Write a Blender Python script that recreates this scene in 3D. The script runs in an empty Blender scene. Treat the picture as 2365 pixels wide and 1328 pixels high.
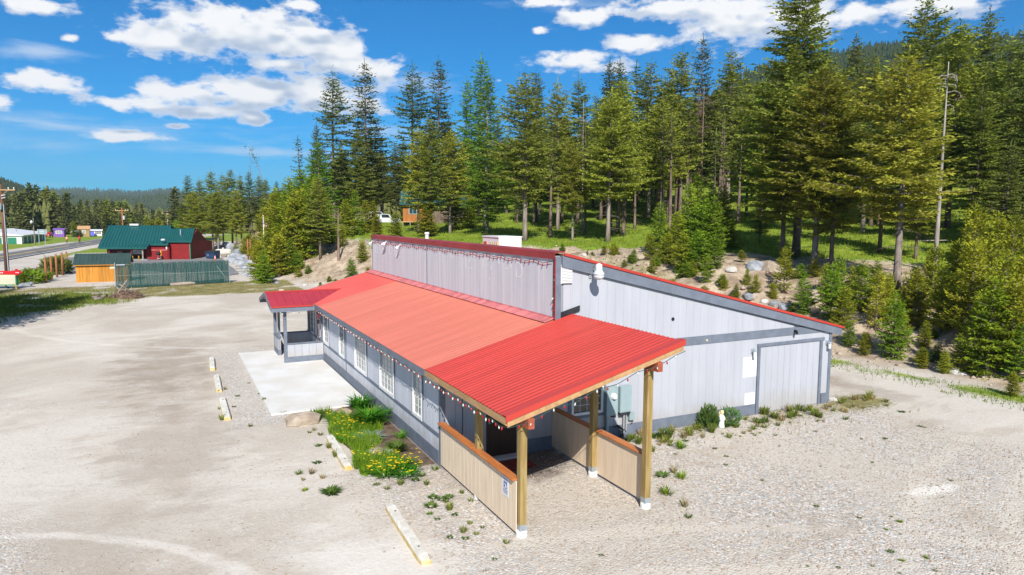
import bpy, bmesh, math, random
import numpy as np
from mathutils import Vector, Matrix, Euler
R = math.radians
random.seed(7)
RNG = np.random.default_rng(7)
scene = bpy.context.scene
COL = scene.collection

# ------------------------------------------------------------------ camera, sky, sun, exposure
CAM = np.array([-6.4141, -17.0691, 6.7532])
YAW, PIT, ROL, FPX = 0.4639, 0.1019, -0.0048, 1595.14
_f = np.array([math.sin(YAW) * math.cos(PIT), math.cos(YAW) * math.cos(PIT), -math.sin(PIT)])
_r = np.array([math.cos(YAW), -math.sin(YAW), 0.0])
_d = -np.cross(_r, _f)
_r2 = math.cos(ROL) * _r + math.sin(ROL) * _d
_d2 = -math.sin(ROL) * _r + math.cos(ROL) * _d
cam = bpy.data.cameras.new('camera')
cam.sensor_fit = 'HORIZONTAL'; cam.sensor_width = 36.0; cam.lens = FPX / 2365 * 36
cam.clip_start = 0.3; cam.clip_end = 20000
camo = bpy.data.objects.new('camera', cam); COL.objects.link(camo)
camo.matrix_world = Matrix(((_r2[0], -_d2[0], -_f[0], CAM[0]), (_r2[1], -_d2[1], -_f[1], CAM[1]),
                            (_r2[2], -_d2[2], -_f[2], CAM[2]), (0, 0, 0, 1)))
scene.camera = camo

HAZE_D = 0.00010
SUN = Vector((-0.48, -1.21, 1.0)).normalized()
SUN_EL = math.asin(SUN.z); SUN_ROT = math.atan2(SUN.x, SUN.y)
sl = bpy.data.lights.new('sun', 'SUN'); sl.energy = 4.6; sl.angle = R(0.53); sl.color = (1.0, 0.95, 0.87)
so = bpy.data.objects.new('sun', sl); COL.objects.link(so)
so.rotation_euler = SUN.to_track_quat('Z', 'Y').to_euler(); so.location = (0, 0, 60)

scene.view_settings.view_transform = 'Standard'
scene.view_settings.look = 'None'
scene.view_settings.gamma = 1.0
scene.view_settings.use_curve_mapping = False
scene.view_settings.exposure = 0.75
scene.render.resolution_x = 1024; scene.render.resolution_y = 575
scene.render.engine = 'CYCLES'
scene.cycles.max_bounces = 6
scene.cycles.transparent_max_bounces = 6

def ray(px, py):
    v = _f + _r2 * (px - 1182.5) / FPX + _d2 * (py - 664) / FPX
    return v
def azel(px, py):
    v = ray(px, py); v = v / np.linalg.norm(v)
    # direction in a frame turned to the street's bearing
    a = math.atan2(v[0], v[1]) - YAW
    return a, math.asin(v[2])

world = bpy.data.worlds.new('World'); scene.world = world; world.use_nodes = True
wn = world.node_tree; wn.nodes.clear()
def N(tree, typ, **kw):
    n = tree.nodes.new(typ)
    for k, v in kw.items():
        if k == 'inp':
            for i, x in v.items(): n.inputs[i].default_value = x
        else: setattr(n, k, v)
    return n
def link(tree, a, b): tree.links.new(a, b)
def mth(t, op, a, b=None, c=None, clamp=False):
    n = N(t, 'ShaderNodeMath', operation=op, use_clamp=clamp)
    for i, x in enumerate((a, b, c)):
        if x is None: continue
        if isinstance(x, (int, float)): n.inputs[i].default_value = x
        else: link(t, x, n.inputs[i])
    return n.outputs[0]
def vmth(t, op, a, b=None, out=0):
    n = N(t, 'ShaderNodeVectorMath', operation=op)
    for i, x in enumerate((a, b)):
        if x is None: continue
        if isinstance(x, (tuple, list)): n.inputs[i].default_value = x
        else: link(t, x, n.inputs[i])
    return n.outputs[out]
def sstep(t, x, lo, hi):
    n = N(t, 'ShaderNodeMapRange', interpolation_type='SMOOTHSTEP')
    link(t, x, n.inputs[0]); n.inputs[1].default_value = lo; n.inputs[2].default_value = hi
    return n.outputs[0]
def mixc(t, f, a, b, blend='MIX'):
    n = N(t, 'ShaderNodeMix', data_type='RGBA', blend_type=blend)
    for i, x in ((0, f), (6, a), (7, b)):
        if isinstance(x, (int, float)): n.inputs[i].default_value = x
        elif isinstance(x, (tuple, list)): n.inputs[i].default_value = (*x, 1) if len(x) == 3 else x
        else: link(t, x, n.inputs[i])
    return n.outputs[2]

# cumulus: (px x, px y, half width, half height, strength) turned into sky bearings
CUM = [(400,88,118,34,1),(555,72,150,52,1),(690,96,120,48,1),(765,112,70,34,1),(268,84,38,15,.9),(640,40,60,24,.8),
       (820,152,120,26,1),(655,148,80,20,.9),(420,216,75,26,1),(600,212,130,34,1),(735,212,120,40,1),(330,240,100,18,.9),
       (455,256,125,18,.9),(585,272,42,15,.9),(850,240,60,32,.8),(295,314,85,12,.9),(105,186,80,20,.85),(5,238,40,14,.9),
       (70,6,78,16,.9),(695,10,48,12,.8),(162,86,22,9,.8),(408,290,26,8,.8),
       (1260,4,80,14,.8),(1345,38,85,24,.85),(1560,18,135,30,.85),(1700,52,130,46,.95),(1850,40,110,46,.9),(1330,140,110,26,.85),
       (1432,150,36,26,.8),(1472,98,88,24,.85),(1955,36,80,28,.8),(2170,10,170,26,.8),(1245,70,24,9,.7),(1155,186,20,9,.7)]
CIR = [(240,302,420,26,.7),(90,120,125,16,.8),(620,352,270,14,.8),(110,330,190,40,.5),(900,300,190,30,.6),(80,420,330,16,.3),(960,190,180,40,.5),(1400,10,300,30,.4)]
def density_group(name, blobs, soft):
    g = bpy.data.node_groups.new(name, 'ShaderNodeTree')
    g.interface.new_socket('P', in_out='INPUT', socket_type='NodeSocketVector')
    g.interface.new_socket('D', in_out='OUTPUT', socket_type='NodeSocketFloat')
    gi = N(g, 'NodeGroupInput'); go = N(g, 'NodeGroupOutput')
    acc = None
    for (x, y, w, h, s) in blobs:
        a, e = azel(x, y)
        k = vmth(g, 'SUBTRACT', gi.outputs[0], (a, e, 0))
        k = vmth(g, 'MULTIPLY', k, (FPX / w * .88, FPX / h * .84, 0))
        l = vmth(g, 'LENGTH', k, None, 1)
        l = mth(g, 'SUBTRACT', s * 1.15, l)
        acc = l if acc is None else mth(g, 'SMOOTH_MAX', acc, l, soft)
    link(g, acc, go.inputs[0])
    return g
geo = N(wn, 'ShaderNodeTexCoord')
sep = N(wn, 'ShaderNodeSeparateXYZ'); link(wn, geo.outputs['Generated'], sep.inputs[0])
az = mth(wn, 'SUBTRACT', mth(wn, 'ARCTAN2', sep.outputs[0], sep.outputs[1]), YAW)
el = mth(wn, 'ARCSINE', sep.outputs[2])
cmb = N(wn, 'ShaderNodeCombineXYZ'); link(wn, az, cmb.inputs[0]); link(wn, el, cmb.inputs[1])
P0 = cmb.outputs[0]
def noise(t, vec, scale, detail=4, rough=.55, dist=0, out=0):
    n = N(t, 'ShaderNodeTexNoise'); n.inputs['Scale'].default_value = scale; n.inputs['Detail'].default_value = detail
    n.inputs['Roughness'].default_value = rough; n.inputs['Distortion'].default_value = dist
    if vec is not None: link(t, vec, n.inputs['Vector'])
    return n.outputs[out]
PS = vmth(wn, 'MULTIPLY', P0, (1.0, 1.9, 1.0))
puff = noise(wn, PS, 24, 8, .60)
puffl = noise(wn, PS, 17, 2, .5)
PSu = vmth(wn, 'ADD', PS, (0.0, 0.022, 0.0))
puffu = noise(wn, PSu, 17, 2, .5)
GC = density_group('cumulus_field', CUM, .25)
gA = N(wn, 'ShaderNodeGroup'); gA.node_tree = GC; link(wn, P0, gA.inputs[0])
P0u = vmth(wn, 'ADD', P0, (0.0, 0.024, 0.0))
gB = N(wn, 'ShaderNodeGroup'); gB.node_tree = GC; link(wn, P0u, gB.inputs[0])
# scattered clouds over the unseen rest of the sky, thickened to brighten ambient light
far = noise(wn, vmth(wn, 'MULTIPLY', P0, (1.0, 2.2, 1.0)), 5.0, 3, .5)
inview = sstep(wn, mth(wn, 'ABSOLUTE', az), .72, .95)
hi = sstep(wn, el, .40, .52)
outm = mth(wn, 'MAXIMUM', inview, hi)
gen = mth(wn, 'MULTIPLY', mth(wn, 'MULTIPLY', mth(wn, 'SUBTRACT', far, .47), 5.0), outm)
def dens(base, nz):
    b = mth(wn, 'MAXIMUM', base, mth(wn, 'SUBTRACT', mth(wn, 'MULTIPLY', outm, 1.0), 1.6))
    b = mth(wn, 'MAXIMUM', b, mth(wn, 'SUBTRACT', gen, mth(wn, 'SUBTRACT', 1.0, mth(wn, 'MULTIPLY', outm, .8))))
    return mth(wn, 'ADD', b, mth(wn, 'MULTIPLY', mth(wn, 'SUBTRACT', nz, .5), 2.6))
D0 = dens(gA.outputs[0], puff); D1 = dens(gB.outputs[0], puffu); DL = dens(gA.outputs[0], puffl)
alpha = sstep(wn, D0, .06, .66)
thick = sstep(wn, D0, .2, 1.3)
shade = sstep(wn, mth(wn, 'SUBTRACT', D1, DL), -.65, .25)
shade = mth(wn, 'MULTIPLY', shade, sstep(wn, D0, .15, .8))
cloudc = mixc(wn, shade, (1.0, 1.0, 1.0), (.46, .56, .71))
cir = density_group('cirrus_field', CIR, .3)
gC = N(wn, 'ShaderNodeGroup'); gC.node_tree = cir; link(wn, P0, gC.inputs[0])
streak = noise(wn, vmth(wn, 'MULTIPLY', P0, (1.0, 6.0, 1.0)), 9, 6, .6, .4)
cirA = mth(wn, 'MULTIPLY', sstep(wn, mth(wn, 'ADD', gC.outputs[0], mth(wn, 'MULTIPLY', mth(wn, 'SUBTRACT', streak, .5), 2.6)), -.1, 1.2), .62)
sky = N(wn, 'ShaderNodeTexSky', sky_type='NISHITA', sun_disc=False)
sky.sun_elevation = SUN_EL; sky.sun_rotation = SUN_ROT
sky.altitude = 1100; sky.air_density = 1.0; sky.dust_density = .8; sky.ozone_density = 3.0
SKY_STRENGTH = 0.1
skyc = mixc(wn, 1.0, sky.outputs[0], (.0, .42, .70), 'MULTIPLY')
CL = 6.1
c1 = mixc(wn, cirA, skyc, (CL * .72, CL * .82, CL * .95))
c2 = mixc(wn, alpha, c1, mixc(wn, 1.0, cloudc, (CL, CL, CL), 'MULTIPLY'))
bg = N(wn, 'ShaderNodeBackground'); link(wn, c2, bg.inputs[0]); bg.inputs[1].default_value = SKY_STRENGTH
wo = N(wn, 'ShaderNodeOutputWorld'); link(wn, bg.outputs[0], wo.inputs[0])

# ------------------------------------------------------------------ materials
MATS = {}
def bsdf_mat(name):
    m = bpy.data.materials.new(name); m.use_nodes = True
    t = m.node_tree
    b = t.nodes['Principled BSDF']
    return m, t, b
def mat(name, col, rough=.65, var=.12, scale=2.0, col2=None, stretch=(1, 1, 1), bump=0.0, bscale=40.0, metal=0.0, spec=.3, objrand=0.0, detail=5, coat=0, lo=.35, hi=.65, splash=0):
    m, t, b = bsdf_mat(name)
    g = N(t, 'ShaderNodeNewGeometry')
    v = vmth(t, 'MULTIPLY', g.outputs['Position'], stretch)
    n = noise(t, v, scale, detail, .6)
    f = sstep(t, n, lo, hi)
    c2 = col2 if col2 else tuple(min(1, c * (1 + var)) for c in col)
    c1 = col if col2 else tuple(c * (1 - var) for c in col)
    c = mixc(t, f, c1, c2)
    if objrand:
        oi = N(t, 'ShaderNodeObjectInfo')
        h = N(t, 'ShaderNodeHueSaturation'); link(t, c, h.inputs['Color'])
        mr = N(t, 'ShaderNodeMapRange'); link(t, oi.outputs['Random'], mr.inputs[0])
        mr.inputs[3].default_value = 1 - objrand; mr.inputs[4].default_value = 1 + objrand
        link(t, mr.outputs[0], h.inputs['Value']); c = h.outputs[0]
    if splash:
        sz = N(t, 'ShaderNodeSeparateXYZ'); link(t, g.outputs['Position'], sz.inputs[0])
        n3 = noise(t, vmth(t, 'MULTIPLY', g.outputs['Position'], (2.2, 2.2, .8)), 1.6, 5, .65)
        fs0 = sstep(t, mth(t, 'SUBTRACT', sz.outputs[2], mth(t, 'MULTIPLY', n3, 1.5)), .1, -.5)
        c = mixc(t, mth(t, 'MULTIPLY', fs0, splash), c, (.33, .29, .24))
        n4 = noise(t, vmth(t, 'MULTIPLY', g.outputs['Position'], (1.2, 1.2, .7)), .9, 4, .6)
        c = mixc(t, mth(t, 'MULTIPLY', sstep(t, n4, .62, .72), .35), c, tuple(min(1, q * 1.22) for q in col))
        n5 = noise(t, vmth(t, 'MULTIPLY', g.outputs['Position'], (7, 7, .35)), 1.1, 4, .6)
        c = mixc(t, mth(t, 'MULTIPLY', sstep(t, n5, .58, .74), .12), c, tuple(q * .75 for q in col))
    link(t, c, b.inputs['Base Color'])
    b.inputs['Roughness'].default_value = rough; b.inputs['Metallic'].default_value = metal
    b.inputs['Specular IOR Level'].default_value = spec
    if coat: b.inputs['Coat Weight'].default_value = coat
    if bump:
        bn = noise(t, v, bscale, 4, .6)
        bp = N(t, 'ShaderNodeBump'); bp.inputs['Strength'].default_value = bump; bp.inputs['Distance'].default_value = .03
        link(t, bn, bp.inputs['Height']); link(t, bp.outputs[0], b.inputs['Normal'])
    MATS[name] = m
    return m
def foliage(name, col, col2, trans=.36, rv=.22):
    m = bpy.data.materials.new(name); m.use_nodes = True; t = m.node_tree; t.nodes.clear()
    g = N(t, 'ShaderNodeNewGeometry'); oi = N(t, 'ShaderNodeObjectInfo')
    n = noise(t, g.outputs['Position'], 1.3, 3, .6)
    n2 = noise(t, g.outputs['Position'], 9.0, 2, .5)
    f = sstep(t, mth(t, 'ADD', mth(t, 'MULTIPLY', n, .6), mth(t, 'MULTIPLY', n2, .4)), .36, .64)
    c = mixc(t, f, col, col2)
    h = N(t, 'ShaderNodeHueSaturation'); link(t, c, h.inputs['Color'])
    mr = N(t, 'ShaderNodeMapRange'); link(t, oi.outputs['Random'], mr.inputs[0]); mr.inputs[3].default_value = 1 - rv; mr.inputs[4].default_value = 1 + rv
    link(t, mr.outputs[0], h.inputs['Value'])
    mr2 = N(t, 'ShaderNodeMapRange'); link(t, mth(t, 'FRACT', mth(t, 'MULTIPLY', oi.outputs['Random'], 7.31)), mr2.inputs[0]); mr2.inputs[3].default_value = .488; mr2.inputs[4].default_value = .515
    link(t, mr2.outputs[0], h.inputs['Hue'])
    d = N(t, 'ShaderNodeBsdfDiffuse'); link(t, h.outputs[0], d.inputs[0])
    tr = N(t, 'ShaderNodeBsdfTranslucent'); link(t, h.outputs[0], tr.inputs[0])
    mx = N(t, 'ShaderNodeMixShader'); mx.inputs[0].default_value = trans
    link(t, d.outputs[0], mx.inputs[1]); link(t, tr.outputs[0], mx.inputs[2])
    o = N(t, 'ShaderNodeOutputMaterial'); link(t, mx.outputs[0], o.inputs[0])
    MATS[name] = m
    return m
def glass(name, tint, rough=.05):
    m, t, b = bsdf_mat(name)
    b.inputs['Base Color'].default_value = (*tint, 1); b.inputs['Roughness'].default_value = rough
    b.inputs['Specular IOR Level'].default_value = .9
    MATS[name] = m
    return m
mat('siding', (.37, .38, .42), .7, .045, 1.2, stretch=(1.4, 1.4, .25), bump=.12, bscale=30, objrand=.006, splash=.4)  # same grey paint as the front, darkened here to offset the full sun
mat('front_siding_lifted', (.50, .515, .57), .7, .05, 1.2, stretch=(1.4, 1.4, .25), bump=.12, bscale=30, objrand=.018, splash=.5)  # same paint as the side wall, lightened to offset the grazing sun
mat('false_siding_lifted', (.47, .49, .53), .7, .05, 1.2, col2=(.56, .56, .585), stretch=(4, 4, .22), bump=.1, bscale=30, objrand=.03)  # same wall paint again, colour lightened because sun only grazes the false front
mat('siding_back', (.24, .25, .28), .8, .05)
mat('trim', (.135, .155, .195), .6, .10, 3, bump=.05)
mat('tan_siding', (.66, .53, .39), .75, .06, 2, stretch=(4, 4, .4), bump=.1, objrand=.02)
mat('tan_back', (.30, .24, .18), .8)
mat('red_roof', (.42, .042, .030), .40, .13, 1.2, spec=.45, stretch=(.22, 2.2, .22), lo=.25, hi=.75)
mat('mid_red_roof', (.60, .088, .060), .42, .06, .6, spec=.45)
mat('faded_roof', (.55, .155, .102), .5, .09, 1.2, spec=.4, stretch=(.22, 2.0, .22), lo=.25, hi=.75, objrand=.02)
mat('maroon_roof', (.36, .030, .038), .4, .08, 1, spec=.4)
mat('maroon_cap', (.27, .032, .034), .45, .15, 1.0, spec=.4)
mat('pink_flashing', (.52, .15, .15), .5, .25, 1.5, stretch=(1, 2, 1))
mat('treated_wood', (.23, .155, .052), .75, .2, 2.2, stretch=(6, 6, .6), bump=.15, bscale=18, col2=(.33, .235, .095))
mat('raw_wood', (.40, .24, .115), .7, .15, 2, stretch=(3, .8, 3), bump=.1, bscale=20)
mat('cap_wood', (.36, .115, .032), .55, .2, 2, stretch=(5, .7, 5), bump=.08, bscale=20, col2=(.44, .16, .05))
mat('red_wood', (.30, .075, .04), .7)
mat('white_paint', (.66, .66, .65), .5, .04, 3)
mat('vinyl', (.70, .70, .70), .35, .02, 3)
mat('concrete_white', (.55, .53, .49), .85, .06, .6, bump=.06, bscale=20, col2=(.62, .615, .605))
mat('galv', (.42, .47, .52), .4, .1, 6, metal=.6)
mat('box_blue', (.25, .33, .35), .5, .04, 3)
mat('conduit', (.36, .37, .38), .5, .1, 5, metal=.3)
mat('dark', (.025, .025, .03), .5, .2, 4)
mat('door_brown', (.040, .022, .016), .45, .2, 4, stretch=(3, 3, .4))
mat('black', (.012, .012, .014), .45)
mat('bulb_red', (.36, .008, .012), .25, .1)
mat('bulb_white', (.55, .57, .53), .25, .05)
mat('wire_green', (.02, .05, .04), .6)
mat('stop_white', (.52, .49, .43), .85, .1, 3, bump=.15, bscale=20, col2=(.64, .62, .57))
mat('stop_yellow', (.50, .34, .09), .85, .2, 5, bump=.15, bscale=20, col2=(.56, .47, .28))
mat('rock_grey', (.17, .18, .20), .9, .25, 1.6, bump=.4, bscale=6, col2=(.30, .32, .35), objrand=.15)
mat('rock_tan', (.28, .22, .165), .9, .2, 2, bump=.4, bscale=6, col2=(.40, .33, .26), objrand=.12)
mat('rock_white', (.44, .42, .39), .9, .1, 3, bump=.3, bscale=8)
mat('door_pink', (.55, .05, .11), .5, .1)
mat('bark', (.10, .07, .052), .95, .3, 1.5, stretch=(3, 3, .6), bump=.4, bscale=10, col2=(.19, .145, .115))
mat('bark_light', (.16, .125, .105), .95, .25, 1.5, stretch=(3, 3, .6), bump=.4, bscale=10, col2=(.28, .235, .20))
mat('snag_grey', (.30, .265, .235), .95, .2, 2, stretch=(3, 3, .5), bump=.3, bscale=10)
mat('snag_brown', (.20, .135, .10), .95, .2, 2, stretch=(3, 3, .5), bump=.3, bscale=10)
mat('pole_wood', (.13, .062, .040), .9, .25, 2, stretch=(4, 4, .4), bump=.2)
mat('pole_orange', (.27, .105, .045), .85, .2, 2, stretch=(4, 4, .4), bump=.2)
mat('shed_wood', (.38, .15, .016), .65, .15, 1.8, stretch=(4, 4, .4), bump=.1, objrand=.14, col2=(.46, .21, .032))
mat('shed_roof', (.030, .055, .050), .5, .1, 1)
mat('teal_roof', (.006, .075, .072), .42, .08, .5, spec=.4)
mat('barn_red', (.19, .009, .010), .7, .12, 1, bump=.05)
mat('barn_red_dark', (.12, .012, .012), .7, .12, 1)
mat('fence_green', (.010, .062, .055), .6, .35, 1.5, stretch=(6, 6, .5), objrand=.1)
mat('fence_rail', (.35, .42, .38), .5, .1, metal=.2)
mat('yellow', (.60, .36, .01), .5, .08)
mat('orange_plastic', (.75, .16, .03), .5, .08)
mat('navy', (.018, .045, .10), .5, .15)
mat('tank_white', (.56, .53, .47), .45, .05)
mat('asphalt', (.115, .112, .115), .9, .15, .5, bump=.1, bscale=60, col2=(.16, .155, .155))
mat('lot_asphalt', (.17, .165, .17), .9, .15, .4, bump=.1, bscale=60, col2=(.22, .21, .21))
mat('paint_yellow', (.62, .42, .08), .7, .15, 2)
mat('paint_white', (.72, .72, .70), .7, .15, 2)
mat('purple', (.20, .09, .36), .7, .08)
mat('blue_shed', (.13, .14, .55), .7, .08)
mat('tan_house', (.30, .22, .09), .75, .08)
mat('green_door', (.02, .17, .10), .6, .08)
mat('roof_white', (.60, .61, .62), .5, .03)
mat('car_red', (.40, .01, .02), .3, .05, coat=.5)
mat('car_white', (.62, .63, .64), .3, .03, coat=.5)
mat('tyre', (.02, .02, .02), .85)
mat('cabin_wood', (.30, .11, .02), .75, .2, 1.5, stretch=(4, 4, .4), bump=.1, objrand=.1)
mat('cabin_roof', (.02, .07, .07), .5, .1)
mat('soil', (.075, .050, .036), .95, .3, 3, bump=.5, bscale=15, col2=(.15, .105, .075))
mat('mulch', (.10, .07, .05), .95, .3, 6, bump=.5, bscale=20)
mat('petal', (.80, .52, .01), .6, .1)
mat('brush', (.13, .085, .06), .95, .3, 5)
mat('dead_log', (.28, .235, .195), .95, .2, 3, bump=.3)
mat('skin_tone', (.50, .30, .22), .6)
mat('cloth_orange', (.72, .28, .18), .8)
mat('cloth_dark', (.06, .07, .10), .8)
mat('cloth_teal', (.06, .18, .20), .8)
mat('sign_red', (.55, .012, .018), .5, .05)
mat('sign_cream', (.52, .49, .36), .6, .04)
mat('sign_green', (.03, .22, .10), .5)
mat('sign_grey', (.48, .53, .58), .4, .06, metal=.3)
mat('sign_blue', (.015, .05, .30), .5, .05)
mat('flag_red', (.42, .02, .03), .8)
mat('flag_white', (.70, .70, .72), .8)
mat('flag_blue', (.02, .03, .14), .8)
mat('mat_red', (.22, .045, .035), .9, .25, 6)
mat('statue', (.62, .68, .66), .7, .1)
mat('statue_gold', (.60, .48, .28), .7, .1)
mat('lamp_white', (.58, .60, .63), .35, .03)
mat('lens', (.62, .64, .64), .3, .03)
mat('ghost', (.72, .70, .66), .8, .04)
glass('pane', (.045, .055, .06)); glass('pane_light', (.27, .285, .28), .25); glass('pane_dark', (.016, .020, .022))
foliage('fir_leaf', (.125, .158, .022), (.310, .335, .060))
foliage('fir_dark', (.072, .106, .024), (.200, .224, .052))
foliage('fir_yellow', (.170, .200, .020), (.380, .385, .060))
foliage('larch_leaf', (.085, .165, .012), (.180, .285, .028), .3)
foliage('young_pine', (.175, .205, .015), (.370, .370, .036), .3)
foliage('young_green', (.125, .215, .014), (.265, .360, .032), .3)
foliage('far_leaf', (.080, .100, .034), (.160, .168, .055), .2)
foliage('hill_leaf', (.035, .055, .028), (.065, .085, .036), .2, .2)
foliage('shrub_leaf', (.060, .115, .022), (.120, .185, .040))
foliage('bush_leaf', (.07, .14, .03), (.15, .24, .06))
foliage('lily_leaf', (.045, .150, .012), (.085, .230, .020), .3)
foliage('weed_leaf', (.10, .145, .025), (.22, .235, .055), .3)
foliage('weed_dry', (.20, .15, .06), (.34, .27, .11), .2)
foliage('grass_leaf', (.115, .200, .016), (.235, .300, .036), .3)
foliage('grass_dry', (.19, .17, .06), (.30, .25, .10), .2)
foliage('sage', (.20, .26, .22), (.30, .37, .32), .2)
foliage('dead_twig', (.15, .10, .075), (.24, .17, .13), .1)

# ------------------------------------------------------------------ mesh helpers
class MB:
    def __init__(s): s.v = []; s.f = []; s.mi = []
    def add(s, vs, fs, mi=0):
        o = len(s.v); s.v += [tuple(v) for v in vs]; s.f += [tuple(i + o for i in f) for f in fs]; s.mi += [mi] * len(fs); return s
    def box(s, a, b, mi=0):
        x0, y0, z0 = (min(a[i], b[i]) for i in range(3)); x1, y1, z1 = (max(a[i], b[i]) for i in range(3))
        return s.add([(x0, y0, z0), (x1, y0, z0), (x1, y1, z0), (x0, y1, z0), (x0, y0, z1), (x1, y0, z1), (x1, y1, z1), (x0, y1, z1)],
                     [(0, 3, 2, 1), (4, 5, 6, 7), (0, 1, 5, 4), (1, 2, 6, 5), (2, 3, 7, 6), (3, 0, 4, 7)], mi)
    def prism(s, poly, axis, a, b, mi=0):
        # poly: 2-D outline in the two other axes, extruded from a to b along axis
        def p3(q, t):
            return (t, q[0], q[1]) if axis == 0 else ((q[0], t, q[1]) if axis == 1 else (q[0], q[1], t))
        n = len(poly)
        vs = [p3(q, a) for q in poly] + [p3(q, b) for q in poly]
        fs = [tuple(range(n)), tuple(range(2 * n - 1, n - 1, -1))] + [(i, i + n, (i + 1) % n + n, (i + 1) % n) for i in range(n)]
        return s.add(vs, fs, mi)
    def tube(s, pts, rad, n=8, mi=0, caps=True):
        pts = [Vector(p) for p in pts]
        if not isinstance(rad, (list, tuple)): rad = [rad] * len(pts)
        rings = []; o = len(s.v)
        for i, p in enumerate(pts):
            t = (pts[min(i + 1, len(pts) - 1)] - pts[max(i - 1, 0)]).normalized()
            a = t.cross(Vector((0, 0, 1)) if abs(t.z) < .9 else Vector((1, 0, 0))).normalized(); b = t.cross(a)
            for k in range(n):
                an = 2 * math.pi * k / n
                s.v.append(tuple(p + (a * math.cos(an) + b * math.sin(an)) * rad[i]))
        for i in range(len(pts) - 1):
            for k in range(n):
                s.f.append((o + i * n + k, o + i * n + (k + 1) % n, o + (i + 1) * n + (k + 1) % n, o + (i + 1) * n + k)); s.mi.append(mi)
        if caps:
            s.f.append(tuple(o + k for k in range(n))[::-1]); s.mi.append(mi)
            s.f.append(tuple(o + (len(pts) - 1) * n + k for k in range(n))); s.mi.append(mi)
        return s
    def lathe(s, prof, c=(0, 0, 0), n=12, mi=0):
        return s.tube([(c[0], c[1], c[2] + z) for r, z in prof], [max(r, .0005) for r, z in prof], n, mi)
    def mesh(s, name, mats, smooth=False):
        me = bpy.data.meshes.new(name); me.from_pydata(s.v, [], s.f)
        for m in (mats if isinstance(mats, (list, tuple)) else [mats]): me.materials.append(MATS[m])
        if len(set(s.mi)) > 1: me.polygons.foreach_set('material_index', s.mi)
        if smooth: me.polygons.foreach_set('use_smooth', [True] * len(me.polygons))
        bm = bmesh.new(); bm.from_mesh(me); bmesh.ops.recalc_face_normals(bm, faces=bm.faces); bm.to_mesh(me); bm.free()
        me.update(); return me
    def build(s, name, mats, parent=None, smooth=False, off=None):
        if parent is not None and off is None: off = WORLD_OFF.get(parent.name)
        if off is not None: s.v = [(x - off[0], y - off[1], z - off[2]) for x, y, z in s.v]
        return obj(name, s.mesh(name, mats, smooth), parent)
WORLD_OFF = {}
def obj(name, me, parent=None):
    o = bpy.data.objects.new(name, me); COL.objects.link(o)
    if parent is not None: o.parent = parent
    return o
def tag(o, label, cat, group=None):
    o['label'] = label; o['category'] = cat
    if group: o['group'] = group
    return o
def thing(name, loc, label, cat, group=None, rz=0, world=False):
    o = bpy.data.objects.new(name, None); COL.objects.link(o); o.location = loc; o.rotation_euler = (0, 0, rz)
    o.empty_display_size = .3
    if world: WORLD_OFF[o.name] = tuple(loc)       # parts are given in world coordinates
    return tag(o, label, cat, group)
def wpart(name, parent, mats, mb, smooth=False):
    """a part whose parent is itself a part (geometry in the frame of the thing)"""
    return mb.build(name, mats, parent, smooth)
def sub(o, root):
    WORLD_OFF[o.name] = WORLD_OFF.get(root.name); return o
def copy_tree(o, parent=None):
    c = o.copy(); COL.objects.link(c)
    if parent is not None: c.parent = parent
    for ch in list(o.children): copy_tree(ch, c)
    return c
def structure(o): o['kind'] = 'structure'; return o
def stuff(o): o['kind'] = 'stuff'; return o
def np_mesh(name, V, F, mats, mi=None, smooth=False):
    """V (n,3) array, F (m,3|4) array"""
    me = bpy.data.meshes.new(name)
    V = np.asarray(V, np.float32); F = np.asarray(F, np.int32); k = F.shape[1]
    me.vertices.add(len(V)); me.vertices.foreach_set('co', V.ravel())
    me.loops.add(F.size); me.loops.foreach_set('vertex_index', F.ravel())
    me.polygons.add(len(F)); me.polygons.foreach_set('loop_start', np.arange(len(F), dtype=np.int32) * k)
    try: me.polygons.foreach_set('loop_total', np.full(len(F), k, np.int32))
    except Exception: pass
    for m in (mats if isinstance(mats, (list, tuple)) else [mats]): me.materials.append(MATS[m])
    if mi is not None: me.polygons.foreach_set('material_index', np.asarray(mi, np.int32))
    if smooth: me.polygons.foreach_set('use_smooth', np.ones(len(F), bool))
    me.update(calc_edges=True); me.validate(); return me
def hash2(ix, iy, s=0):
    h = np.sin(ix * 127.1 + iy * 311.7 + s * 74.7) * 43758.5453
    return h - np.floor(h)
def vnoise(x, y, s=0):
    ix = np.floor(x); iy = np.floor(y); fx = x - ix; fy = y - iy
    fx = fx * fx * (3 - 2 * fx); fy = fy * fy * (3 - 2 * fy)
    a = hash2(ix, iy, s); b = hash2(ix + 1, iy, s); c = hash2(ix, iy + 1, s); d = hash2(ix + 1, iy + 1, s)
    return (a * (1 - fx) + b * fx) * (1 - fy) + (c * (1 - fx) + d * fx) * fy
def fbm(x, y, s=0, o=4):
    r = 0; a = .5
    for i in range(o): r = r + a * vnoise(x * 2 ** i, y * 2 ** i, s + i); a *= .5
    return r / (1 - .5 ** o)
def smooth(x, a, b):
    t = np.clip((x - a) / (b - a), 0, 1); return t * t * (3 - 2 * t)
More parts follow.
